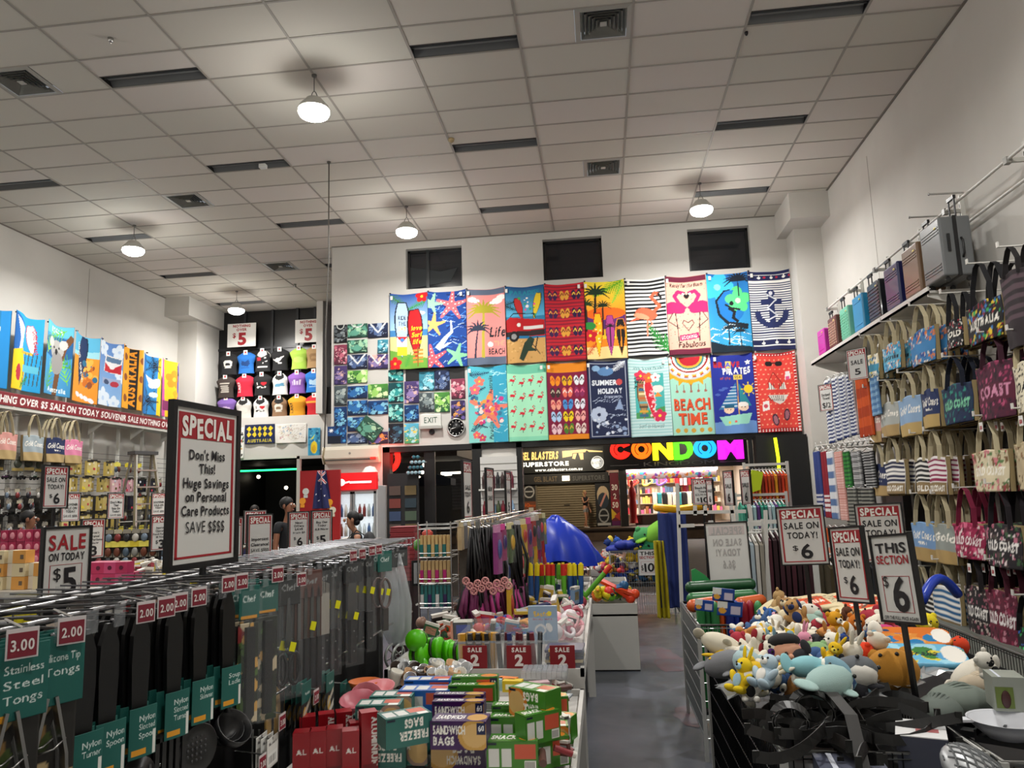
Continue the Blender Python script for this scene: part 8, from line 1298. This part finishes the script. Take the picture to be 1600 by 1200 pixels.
for k,(lb,px,py,kd,c1,c2,s)in enumerate((('grey and white seal plush at the aisle edge of the basket',1136,1030,'seal','77787c','c4ccd0',.1),('cream seal plush with black nose above the grey one',1128,1000,'seal','d8d0bc','e8e4dc',.085),('pale blue egg-shaped plush beside the grey seal',1168,1028,'ball','a8c0c4','e8e8e4',.075),('small blue bird plush with tan head near the basket corner',1153,992,'bear','3a6a9a','d0a070',.04),('white dog plush with red scarf in the middle left',1180,1005,'dog','e4ddcc','8a1a24',.06),('white dog plush lying below the doll',1205,1010,'dog','e6e0d2','d8d0c0',.07),('white bear plush hugging a purple patch',1202,1033,'bear','e2dccb','4a1a6a',.08),('pale blue and white bear plush at the front',1196,1052,'bear','b0c4d0','e8e4dc',.06),('yellow and pale blue duck plush at the front left',1160,1058,'bunny','e0c018','a0c4d8',.06),('white plush with black patch at the front edge',1172,1072,'dog','e6e2da','141416',.05),('peach-faced doll plush with black hat',1228,1012,'doll','d8a084','8a1424',.1),('white bunny plush left of the doll',1212,992,'bunny','e4decf','f0e8e0',.055),('blue plush with pink ring at the rear left',1205,972,'bear','2a5aa0','e0a8b8',.07),('white dog plush between the blue and yellow ones',1196,985,'dog','e6e0d4','c0d8e8',.055),('yellow star plush behind the doll',1238,985,'star','dcb818','f0d858',.055),('mint round plush at the rear of the basket',1268,972,'ball','a4c0b4','e8e8e0',.1),('white round plush behind the mint one',1265,952,'ball','dcd8cc','f0ece4',.08),('pink bunny plush beside the doll',1252,1010,'bunny','d890a8','f0d0d8',.06),('orange and teal fish plush in the middle',1270,1000,'fish','c8781a','3a9a8a',.055),('lime and pale blue fish plush at the front',1264,1035,'fish','8ac0c8','58a820',.075),('pale green turtle plush in the middle',1278,1012,'ball','8ab07a','d8d8b0',.065),('pale blue dolphin plush near the front right',1290,1045,'whale','9cc0d0','e0e8ec',.085),('large pale mint seal plush against the belts',1295,1058,'seal','a0bcb8','d0dcd8',.1),('blue round plush in the middle right',1305,1000,'ball','1c4a98','3a6ac0',.07),('navy plush behind the blue round one',1325,1012,'bear','16306a','2a5a9a',.055),('yellow duck plush beside the pale dolphin',1298,1022,'bunny','e2b81a','f0d850',.05),('yellow and white monkey plush at the rear',1308,980,'monkey','d89a1c','f0ece0',.07),('orange and white monkey plush at the rear right',1338,985,'monkey','c8701c','f0ece0',.07),('brown bear plush looking up at the rear',1318,962,'bear','5a3420','c8a880',.055),('grey shark plush near the front right',1330,1045,'whale','63666a','d0ccc4',.11),('small yellow plush in front of the grey shark',1325,1060,'ball','e0c01c','f0e080',.045),('orange ball plush behind the sign post',1350,1010,'ball','d83a14','f0a080',.05),('tan monkey plush with cream face at the far end',1228,960,'monkey','9a7448','d8c8a4',.085),('second tan plush hooded in cream at the far end',1215,942,'bear','b09060','e0d4bc',.08),('tan and navy plush beside the monkeys',1248,958,'dog','b48a54','1c2c5a',.07),('round mustard plush face in the right basket',1395,1040,'ball','b07a28','c89a48',.12),('white dog plush with dark ears in the right basket',1518,1050,'seal','dcd6c8','e8e4da',.1),('white panda plush at the right end',1545,1040,'bear','d8d4ca','141416',.06),('pink plush behind the swim boards',1385,985,'ball','c83a7a','f0c8d8',.075),('purple and black plush behind the boards',1410,985,'ball','4a3a80','1a1a20',.06),('yellow ball plush under the THIS SECTION sign',1448,965,'ball','d8c41c','f0e060',.07),('yellow plush lower under the THIS SECTION sign',1455,985,'bear','e0c822','f4ec90',.05),('orange and white ball at the right end of the boards',1498,1002,'ball','d8401c','e8e0d8',.06))):
 z=(.95 if px<1370 else.92)+.03*((k*5)%3);plush(lb,px,py+8,z,kd,c1,c2,s*.86,((0 if kd=='doll' else.5)*G7.normal(),(0 if kd=='doll' else.5)*G7.normal(),G7.random()*.8-.4 if kd in('doll','ball','star')else G7.random()*2.4-1.2))
for k in range(60):
 px,py=1125+250*G7.random(),965+105*G7.random();py=max(py,975+(1240-px)*.2);plush('small plush toy filling a gap in the plush basket, partly hidden',px,py,.93+.06*G7.random(),('bear','dog','ball','bunny','fish')[k%5],['e4dccb','3a5a8a','d8b020','e4dccb','a83040','e8e4d8','7aa0b0','e8e4d8','c88a4a','2a2a30','e0d8c8'][k%11],'efe9dc',.055+.015*G7.random(),(G7.normal(),G7.normal(),6*G7.random()),'small plush toys filling the basket')
def wrap(lb,px,py,z,s,seed):
 g=np.random.default_rng(seed);b=MB(M('c4c8ca',.12,.5,alpha=.75));P=[[(i*s/5-s/2+.02*g.normal(),j*s/5-s/2+.02*g.normal(),.02+.035*g.random())for i in range(6)]for j in range(6)];V=[q for r in P for q in r];b.add(V,[(j*6+i,j*6+i+1,j*6+i+7)for j in range(5)for i in range(5)]+[(j*6+i,j*6+i+7,j*6+i+6)for j in range(5)for i in range(5)]);b.build('plastic_wrapper',loc=A(px,py,Z=z),label=lb,cat='wrapper')
for k,(px,py,s)in enumerate(((1170,1092,.2),(1225,1060,.16),(1395,1075,.2),(1375,1110,.2),(1440,1062,.2),(1470,1048,.18))):wrap('crumpled clear plastic wrapper %s'%('at the left of the belts','between the doll and the belts','behind the near sign post','at the right of the belts','beside the mustard plush','behind the grey cushion')[k],px,py,.88,s,k)
for k in range(34):
 px,py=1245+135*G7.random(),1085+75*G7.random();p=A(px,py,Z=.86+.06*G7.random());L_=.16+.16*G7.random();a=G7.random()*3.14;cv_=G7.normal()*.8;b=MB(M(['050505','080707','120e0c','060607','15110f'][k%5],.45));P=[(L_*q*math.cos(a+cv_*q),L_*q*math.sin(a+cv_*q),.03*math.sin(3*q+k))for q in np.linspace(-1,1,14)];b.strap(P,.034,.004,(0,.25*(k%3),1)if k%2 else(.3,.2,1));b.box(P[0],(.02,.006,.036),M('3a3a38',.4,.8));b.build('belt',loc=p,label='black or dark brown belt in the tangled heap at the front of the plush basket',cat='belt',group='belts in the heap')
for k,(px,py,r,lb)in enumerate(((1270,1108,.075,'black belt rolled into a coil in the belt heap'),(1265,1062,.1,'large belt loop standing over the mint seal plush'),(1235,1125,.06,'small coiled belt at the left of the heap'))):b=MB(M('050505',.4));b.strap([(r*(1-.25*a/12.5)*math.cos(a),.45*r*math.sin(a)*(1-.25*a/12.5),r*.7*math.sin(a))for a in np.linspace(0,12.5 if k!=1 else 6.3,40)],.034,.004,(.1,1,.5));b.build('belt',loc=A(px,py,Z=.95),label=lb,cat='belt',group='coiled belts')
b=MB(M('1a1614',.5));p=A(1288,1085,Z=.97);b.strap([p,p+Vector((0,-.1,.03)),p+Vector((.0,-.3,.01)),p+Vector((-.01,-.42,-.12)),p+Vector((-.01,-.43,-.3))],.04,.005,(1,0,0));b.build('belt',label='dark belt hanging over the front rim of the basket',cat='belt')
def board(lb,x0,x1,py,z,cols,seed,tilt):
 a,c_=A(x0,py,Z=z),A(x1,py,Z=z);w=(c_-a).length;c=Cv(70,.5,cols[0]);c.dots(26,.1,cols,seed=seed);c.rect(0,.3,1,.5,cols[1])if seed==1 else c.text('Australia',.45,.2,.12,'10202a',w=.5,shear=.2);c.ell(.86,.25,.12,.2,'ece8e0');U_,V_=np.meshgrid(c.xs,c.ys);c.c[((U_-.5)**4*16+((V_-.25)/.25)**4>1.0)]=0
 sheet('swim_board',c,flat((0,0,0),(w,0,0),(0,w*.48,0)),None,printed('gloss'),.03,loc=a,rot=(tilt,0,-.18),label=lb,cat='swim board')
board('orange and blue swim board behind the pale blue one',1372,1490,1005,.97,['d88a3a','d8742a','2a7ab0','e0a050','e8e0d4'],1,.35);board('pale blue swim board with Australia lettering',1362,1515,1035,.94,['6ab4d8','9ad0e4','3a7a3a','d8c83a','58a0d0'],2,.28)
b=MB(M('1a3aa8',.3));b.tube([A(1440,940,Z=1.0)+Vector((.32*q,.25*q,.12*math.sin(3.1*q)))for q in np.linspace(0,1,10)],.03,8);b.build('blue_hoop',label='blue padded arc behind the swim boards',cat='toy')
c=Cv(60,.5,'d8c8a0');c.rect(.2,.1,.75,.4,'d0481a');c.text('AUSTRALIA',.48,.2,.1,'f0e0d0',w=.5,st='x');c.waves(20,'5a4a3a',.02,(0,.05,.9,.45),4)
for k,(px,py)in enumerate(((1240,948),(1290,945),(1345,950))):p=A(px,py,Z=.98);sheet('folded_textile',c,lambda U,V:((U-.5)*.55,V*.28,.08-.3*(U-.5)**2+.015*np.sin(9*U+k)),None,printed('cloth'),.02,loc=(p.x+.12,p.y,p.z-.08),rot=(.15,.1*(k-1),.1),label='cream and orange printed textile on the heap behind the plush toys, %s'%('left','middle','right')[k],cat='textile',group='printed textiles')
def cushion(lb,px,py,z,w,d,h,col,rz,ribs=8):
 b=MB(M(col,.8));b.ell((0,0,0),(w/2,d/2,h/2),nu=20,nv=10);[b.tube([(-w*.45+w*.9*q,d*.38*math.sin(math.pi*q)*(-1+2*k/ribs),h*.53*math.sin(math.pi*q)*math.cos(1.2*(-1+2*k/ribs)))for q in np.linspace(.05,.95,9)],.006,5)for k in range(ribs+1)];b.build('cushion',loc=A(px,py,Z=z),rot=rz,label=lb,cat='cushion')
cushion('grey green ribbed plush cushion, upper of two',1500,1095,.9,.24,.2,.12,'667068',.3);cushion('grey green ribbed plush cushion beside the near sign post',1468,1112,.88,.2,.16,.12,'5f6862',.9);cushion('cream knitted cushion behind the grey ribbed ones',1535,1072,.9,.2,.16,.1,'b8aa94',.1,12)
for k,(px,py,cl,w_,d_,h_,rz,lb)in enumerate(((1445,1205,'3a3d4c',.15,.2,.1,-.35,'white-topped dark blue box at the bottom right'),(1582,1112,'8a8f86',.1,.12,.11,-.2,'grey green kettle carton at the right edge'),(1340,1235,'4a4e60',.2,.16,.05,-.1,'flat slate blue boxes at the bottom edge'),(1600,1170,'2a2d3a',.2,.3,.08,-.5,'dark blue box under the white bowl'))):
 t=T('goods_box',lb,'box',A(px,py,Z=.92 if k==1 else.8),rz);b=MB(M(cl,.5));b.bx(-w_/2,w_/2,0,d_,0,h_);b.build('carton',t);b=MB(M('d4d4d4' if k==0 else cl,.5));b.bx(-w_/2,w_/2,0,d_,h_,h_+.003);b.bx(-w_*.1,w_*.35,d_*.3,d_*.5,h_+.003,h_+.004,M('a05a5a',.5))if k==0 else b.bx(-w_*.3,-w_*.22,0,d_,h_+.003,h_+.004,M('c8ccd8',.5));b.build('lid',t)
 if k==1:b=MB(M('5a6a2a',.5));b.bx(-w_*.45,w_*.1,-.002,0,.01,.08);b.ell((-w_*.15,-.003,.04),(.015,.003,.03),M('3a1414',.4),10,6);b.build('picture',t)
p=A(1575,1152,Z=.86);b=MB(M('d0d2d8',.35));b.lathe([(.0005,0),(.06,.0),(.1,.035),(.115,.06),(.118,.06),(.11,.055),(.095,.035),(.06,.006),(.0005,.006)],n=28);b.bx(-.15,-.11,-.02,.02,.052,.06);b.build('white_bowl',loc=p,label='white handled bowl at the right edge near the bottom',cat='bowl')
p=A(1530,1215,Z=.86);b=MB(M('a4a6a8',.38,.4));b.ell((0,0,0),(.085,.12,.05),nu=20,nv=12,rot=Matrix.Rotation(.5,3,'X'))
R_=Matrix.Rotation(.5,3,'X');sf=lambda x,y:R_@Vector((x,y,.051*math.sqrt(max(0,1-(x/.085)**2-(y/.12)**2))))
for k in range(-4,5):[b.tube([sf(k*.026+sg*.55*y,y)for y in np.linspace(-.11,.11,15)if((k*.026+sg*.55*y)/.085)**2+(y/.12)**2<.97]or[(0,0,0),(0,0,.01)],.003,4,M('55585a',.6))for sg in(-1,1)]
b.build('quilted_mitt',loc=p,rot=.4,label='silver quilted oven mitt at the bottom right',cat='oven mitt')
for k in range(4):b=MB(M('131417',.4));b.bx(-.1,.1,-.08,.08,0,.02);b.bx(-.1,-.092,-.08,.08,.02,.04);b.bx(.092,.1,-.08,.08,.02,.04);b.build('black_tray',loc=A(1500+28*k,1128+10*k,Z=.84),rot=-.6,label='shallow black tray between the grey cushions and the white bowl',cat='tray',group='shallow black trays')
t=T('wire_shelf','white wire shelf at the bottom edge below the belts','shelf',(.85,2.68,.78));b=MB(M('d4d4d0',.4));b.tube([(-.3,0,0),(.45,0,0),(.45,-.5,0),(-.3,-.5,0)],.008,6,closed=True);[b.cyl((-.3+.03*k,0,0),(-.3+.03*k,-.5,0),.0025,n=4)for k in range(26)];b.build('wires',t);[MB(M('c8c8c4',.4)).bx(x-.012,x+.012,y-.012,y+.012,-.78,0).build('leg',t)for x in(-.3,.45)for y in(0,-.5)]
for k in range(9):
 cl=['2f7a42','2a6e3c','357f48','c8501a','1c2f86','20389a','8c1428','961a30','3a8a50'][k];x=.61+.047*k;b=MB(M(cl,.3));b.cyl((0,0,0),(0,.02,.62),.028,n=10);b.ell((0,.02,.62),(.028,.028,.05),nu=10,nv=6);b.build('rolled_mat',loc=(x,5.33+.03*(k%2),.31),label='%s bagged roll standing in the clear basket'%('green','green','green','orange','blue','blue','red','red','pale green')[k]+(', near the left' if k<3 else ', in the middle' if k<6 else ', at the right'),cat='roll',group='bagged rolls %d'%(k//3))
for k,(px,py,w_)in enumerate(((1100,955,.12),(1140,963,.16),(1130,940,.14))):c=Cv(30,.6,'1c3f8a');c.rect(0,.3,.4,.6,'d8d8d0');c.rect(.55,.1,.9,.4,'c0b8c8');c.ell(.2,.2,.15,.12,'d8a03a');p=A(px,py,Y=5.22);sheet('header_card',c,flat((-w_/2,0,0),(w_,0,0),(0,0,w_*.6)),None,printed('gloss'),.004,loc=p,rot=(0,.12,0),label='blue and white printed card on the bagged rolls, %s'%('left','front','upper')[k],cat='card')
for k,(x0,x1,cl,y,z)in enumerate(((.6,1.02,'1f6a34',5.7,.95),(.62,1.06,'174a28',5.95,1.0),(.58,.72,'c8561e',5.5,.93),(.9,1.04,'c85a20',5.5,.94))):b=MB(M(cl,.35));b.cyl((x0,y,z),(x1,y+.05,z+.01),.045,n=12);b.ell((x0,y,z),.045,nu=10,nv=6);b.ell((x1,y+.05,z+.01),.045,nu=10,nv=6);b.build('rolled_mat',label=('long green roll lying across the clear basket','dark green roll lying at the back','orange roll end at the left of the clear basket','orange roll end at the right of the clear basket')[k],cat='roll')
b=MB(M('2a8a4a',.4));b.prism([(-.08,0),(.09,0),(.02,.08),(-.05,.13),(-.08,.12)],A(1098,915,Y=6.1),(1,0,0),(0,0,1),.03);b.build('green_fin',label='green rounded fin sticking up behind the bagged rolls',cat='toy')
def rack(lb,x0,x1,y,z,n,cols,drop,grp):
 t=T('clothes_rack',lb,'clothes rack',((x0+x1)/2,y,0));w=(x1-x0)/2;m=M('c9c9c4',.45)
 for sx in(-1,1):b=MB(m);b.bx(sx*w-.02,sx*w+.02,-.02,.02,0,z+.12);b.build('post',t)
 b=MB(m);b.bx(-w,w,-.015,.015,z+.06,z+.1);b.cyl((-w,0,z),(w,0,z),.012,n=6);b.build('rail',t)
 for k in range(n):
  x=x0+.05+(x1-x0-.1)*(k+.5)/n;c=MB(M(cols[k%len(cols)],.9));th=(x1-x0)/n*.3;q=(k*7)%5;c.prism([(-.2,-.1),(-.03,-.03),(.03,-.03),(.2,-.1),(.19,-.5),(.17+.01*q,-drop),(.05,-drop+.03),(-.16,-drop),(-.19,-.5)],(-th,0,0),(0,1,0),(0,0,1),th*2);o=c.build('garment',loc=(x,y,z),label=grp[:-1]+' on a white hanger',cat='clothes',group=grp);c=MB(M('e2e0dc',.4));c.tube([(0,-.17,-.07),(0,0,-.01),(0,.17,-.07)],.009,5);c.tube([(0,0,-.01),(0,0,.03),(0,.015,.02)],.004,4);c.build('hanger',o)
rack('white clothes rack behind the reversed sign',.98,1.45,7.3,1.32,9,['9aa8b0','b8b4ac','8a8478','3a2a2a','1f1f24','2a2226'],.85,'pale patterned and dark garments');rack('white clothes rack of dark red garments, right of the reversed sign',1.5,2.15,8.2,1.3,10,['3a1a22','4a1f2a','2e161c','42202a'],.9,'dark maroon garments')
rack('clothes rack of dark gold patterned garments behind the facing $6 sign',1.75,2.5,6.8,1.15,10,['3a3018','1f2226','4a3a1a','181a20'],.8,'dark gold patterned garments')
rack('clothes rack of orange and yellow garments by the black panel',2.2,2.85,12.2,2.02,11,['c8501a','a83a18','d8921c','8a2a14','c83a1a'],.37,'orange garments');rack('clothes rack of white and teal strips below the orange ones',2.0,2.75,12.0,1.56,12,['3f9a82','2f8a74','c8d4d8','a8ccd0','5a3a7a'],.42,'white and teal garments')
b=MB(M('c4dc1c',.7));p=A(1178,755,Y=11.9);b.prism([(-.12,-.16),(.08,-.1),(.14,.16),(-.02,.2)],p,(1,0,0),(0,0,1),.05);b.build('lime_shirt',label='bright lime garment at the left of the orange ones',cat='clothes')
t=T('timber_frame','white timber display frame above the clothes racks','frame',(0,0,0));m=M('c4c2bc',.5)
for(xa,ya,xb,yb)in((1058,755,1066,965),(1196,797,1200,965),(1060,801,1165,799),(1086,790,1086,805),(1102,790,1102,805),(1142,790,1146,815),(1170,788,1174,815),(1060,822,1085,821)):p,q=A(xa,ya,Y=7.15),A(xb,yb,Y=7.15);b=MB(m);b.strap([p,q],.035,.03,(0,1,0));b.build('bar',t)
for k,(x0,x1,yt,yb,cl,lb)in enumerate(((1036,1078,802,950,'20306c','dark blue cloth draped over the rack end by the aisle'),(1028,1044,845,966,'a89a14','mustard yellow cloth hanging beside the dark blue one'))):
 pa,pb,pt=A(x0,yb,Y=7.6),A(x1,yb,Y=7.6),A(x0,yt,Y=7.6);c=Cv(16,3,cl);sheet('draped_cloth',c,flat((0,0,0),(pb.x-pa.x,0,0),(0,0,pt.z-pa.z),.03,2.5,.2,k,(0,1,0)),None,printed('cloth'),.02,loc=pa,label=lb,cat='cloth')
basket('wire cage cart of blue toys at the end of the aisle',.05,.95,10.55,11.4,.95,'b0b4b8',floor=.5)
for k in range(64):px,py=950+85*G7.random(),845+70*G7.random();p=A(px,py,Y=10.6);plush('small blue or yellow plush heaped in the cage cart',(p.x,10.65+.5*G7.random(),max(.56,p.z)),0,0,('bear','ball','fish')[k%3],['1a3a8a','2450a8','d8b41c','16306a','3a80b8','1a3a8a','d8d4cc'][k%7],'e0c84a',.075,(G7.normal(),G7.normal(),6*G7.random()),'blue and yellow plush in the cage cart')
for k,(px,py,cl,s,lb)in enumerate(((1006,838,'4a9a5a',.15,'large green plush turtle head on top of the cage cart'),(1030,830,'7ab83a',.2,'large lime plush draped on top of the cage cart'),(1012,856,'2f8a5a',.18,'large green plush shell below the lime one'),(1030,850,'a81c24',.08,'small red-capped plush under the lime one'))):p=A(px,py,Y=10.8);plush(lb,tuple(p),0,0,'ball' if k!=1 else 'whale',cl,'a8d060',s,(0,-.5 if k==1 else 0,.4))
b=MB(M('142c94',.6));b.ell((.05,0,0),(.13,.12,.07),nu=14,nv=8);b.ell((-.1,0,-.05),(.13,.12,.06),nu=12,nv=8);b.ell((-.02,-.1,.01),(.09,.07,.06),nu=10,nv=7);b.build('blue_cloth',loc=A(972,852,Y=10.7),label='bunched dark blue cloth on the left of the cage cart',cat='cloth')
b=MB(M('d8f01c',.4,emit=2));b.strap([A(1211,684,Y=13.1),A(1216,716,Y=13.1),A(1218,745,Y=13.1)],.05,.02,(1,0,0));b.build('reflection_strip',label='yellow green reflection as a glowing strip on the black panel right of the rainbow letters',cat='neon light')  # reflection on the dark panel, imitated by an added emissive strip
# ================================================================ slat wall, left displays, counters
t=T('slat_shelf','white slat wall shelf unit of bottles between the two shop openings','shelf',(-1.82,13.5,0));b=MB(M('cfceca',.5));b.bx(-.33,.33,-.06,0,.3,2.45);[b.bx(-.33,.33,-.066,-.06,.4+.12*k,.41+.12*k,M('8a8984',.5))for k in range(17)];b.build('slat_panel',t)
for z in(.9,1.35,1.85):b=MB(WHITEM);b.bx(-.33,.33,-.3,-.06,z,z+.03);b.build('shelf',t)
for j,z in enumerate((.93,1.38,1.88)):
 for k in range(7):b=MB(M([['2a3a5a','6a8ab0','3a4a6a'],['7a2030','30507a','88a8c8','4a5a3a'],['3a2a2a','b8a090','6a2a3a','1f1f24']][j][k%(3 if j==0 else 4)],.35));b.lathe([(.036,0),(.036,.2),(.016,.25),(.016,.29),(.0005,.29)],n=10);b.build('bottle',loc=(-2.07+.082*k,13.33,z),label='bottle on the %s shelf of the white slat wall unit'%('lower','middle','top')[j],cat='bottle',group='bottles on the %s slat wall shelf'%('lower','middle','top')[j])
t=T('postcard_rack','dark postcard and sunglasses rack by the dark shop window','rack',(A(630,800,Y=13.1).x,13.1,0));b=MB(DARK);b.bx(-.28,.28,0,.05,0,2.2);b.build('panel',t)
for k in range(14):c,r=k%2,k//2;b=MB(M(['5a4a44','2a3a44','7a3a34','4a5a4a','3a4a6a','6a5a3a'][(k*5)%6],.4));b.bx(-.24+c*.28,-.04+c*.28,-.03,0,.5+r*.22,.66+r*.22);b.build('card',t)
for k in range(7):b=MB(M('3a6a78' if k%2 else '8aa8b4',.15));[b.ell((s*.035,0,0),(.035,.012,.03),nu=8,nv=6)for s in(-1,1)];b.bx(-.07,.07,.005,.1,-.005,.005);b.build('sunglasses',loc=(A(640+3*k,735+(k%3)*7,Y=12.95).x,12.98,2.2+.09*(k%4)),label='blue-lensed sunglasses on the rack by the dark shop window',cat='sunglasses',group='sunglasses by the dark window')
def counter(lb,x0,x1,y0,y1,z,col='bdb8ae'):
 t=T('display_counter',lb,'counter',((x0+x1)/2,(y0+y1)/2,0));w,d=(x1-x0)/2,(y1-y0)/2;b=MB(M(col,.5));b.bx(-w,w,-d,d,z-.04,z);b.build('top',t);b=MB(M('6a655e',.6));b.bx(-w+.03,w-.03,-d+.03,d-.03,0,z-.04);b.build('base',t)
counter('long counter of trinkets at the rear left',-6.6,-3.2,10.4,12.4,.98);counter('long counter of trinkets before the left wall',-8.6,-5.2,7.5,8.6,.95)
zc=A(150,915,Y=5.3).z;xa,xb=A(-25,900,Y=5.6).x,A(222,900,Y=5.6).x;counter('cosmetics table behind the kitchenware rack',xa,xb,5.0,6.6,zc)
novelty('small trinket on the rear left counter',80,(355,872,545,848),['c8b890','2a3a7a','1c1c20','e0dcd4','b02a34','d8b82a','3a8a7a','6a4a3a'],['pack','flat','ball'],.99,'trinkets on the rear left counter','trinket',(.04,.09),'trinket',31,(-6.5,-3.3,10.5,12.3),.985)
novelty('small trinket on the counter before the left wall',90,(10,912,270,880),['d8c860','3a3a3e','8a8a8c','b8a890','e0dcd4','5a4a3a','2a3a4a'],['pack','flat','ball'],.96,'trinkets on the counter before the left wall','trinket',(.035,.07),'trinket',32,(-8.5,-5.3,7.6,8.5),.955)
x0=A(4,880,Y=6.1).x
for k in range(28):
 r,c=k//7,k%7;b=MB(M(['a02048','8a1a3c','b03a5a'][k%3],.4));b.bx(-.036,.036,0,.07,0,.098);b.ell((0,-.002,.05),(.024,.01,.03),M('d88a98',.4),8,6);b.build('perfume_box',loc=(x0+.077*c,6.1,zc+.002+.1*r),label='dark pink boxed perfume in the stacked wall left of the SALE $5 sign',cat='box',group='dark pink perfume boxes')
for k in range(14):b=MB(M('b8305c' if k%3 else 'c84a78',.4));b.bx(-.045,.045,0,.09,0,.08);b.cyl((0,-.002,.04),(0,.0,.04),.016,n=10,mat=M('5a1030',.4));p=A(134+18*(k%4),914,Y=5.3);b.build('cosmetic_box',loc=(p.x,5.3+.1*(k//8),zc+.002+.082*((k//4)%2)),label='rose pink cosmetic box in the low stack right of the SALE $5 sign',cat='box',group='rose pink cosmetic boxes')
for k in range(18):b=MB(M(['d8c8a0','e0d8c0','d89a4a','e4dccb'][k%4],.5));b.bx(-.05,.05,0,.09,0,.09);b.bx(.01,.035,-.002,0,.03,.06,M('6a5a4a',.5));p=A(-8+17*(k%6),930,Y=5.1);b.build('soap_box',loc=(p.x,5.1+.04*(k%2),zc+.002+.092*(k//6)),label='cream or orange carton in the stack at the left edge before the perfumes',cat='box',group='cream and orange cartons')if k<15 else None
novelty('small carded item on the cosmetics table',40,(190,925,262,885),['c8ccd0','3a3a3a','b8a890','d8d0c0','e0d040','8a1a2a'],['pack','flat'],zc+.01,'carded items on the cosmetics table','trinket',(.03,.05),'trinket',33,(xa+.1,xb-.05,5.1,6.5),zc+.005)
t=T('grid_stand','double-sided grid stand of keyrings before the left wall','stand',(-6.7,8.75,0));b=MB(M('3a3a3e',.5,.5));[b.cyl((-1.5,0,.3+.1*k),(1.5,0,.3+.1*k),.004,n=4,cap=False)for k in range(13)];[b.cyl((-1.5+.15*k,0,0),(-1.5+.15*k,0,1.52),.004,n=4)for k in range(21)];b.build('wires',t)
b=MB(M('3f3c38',.8));b.bx(-1.5,1.5,.01,.02,.1,1.45);b.build('panel',t)
for r in range(4):
 for k in range(26):o=bpy.data.objects.new('carded_trinket',PK[('trinket','key','trinket','glasses')[r]][(k*3+r)%4]);place(o,None,(-8.15+.115*k,8.72,1.48-.14*r),.3,label='carded trinket in row %s of the grid stand before the left wall'%('one','two','three','four')[r],cat='souvenir',group='trinkets on the grid stand, row %d'%r)
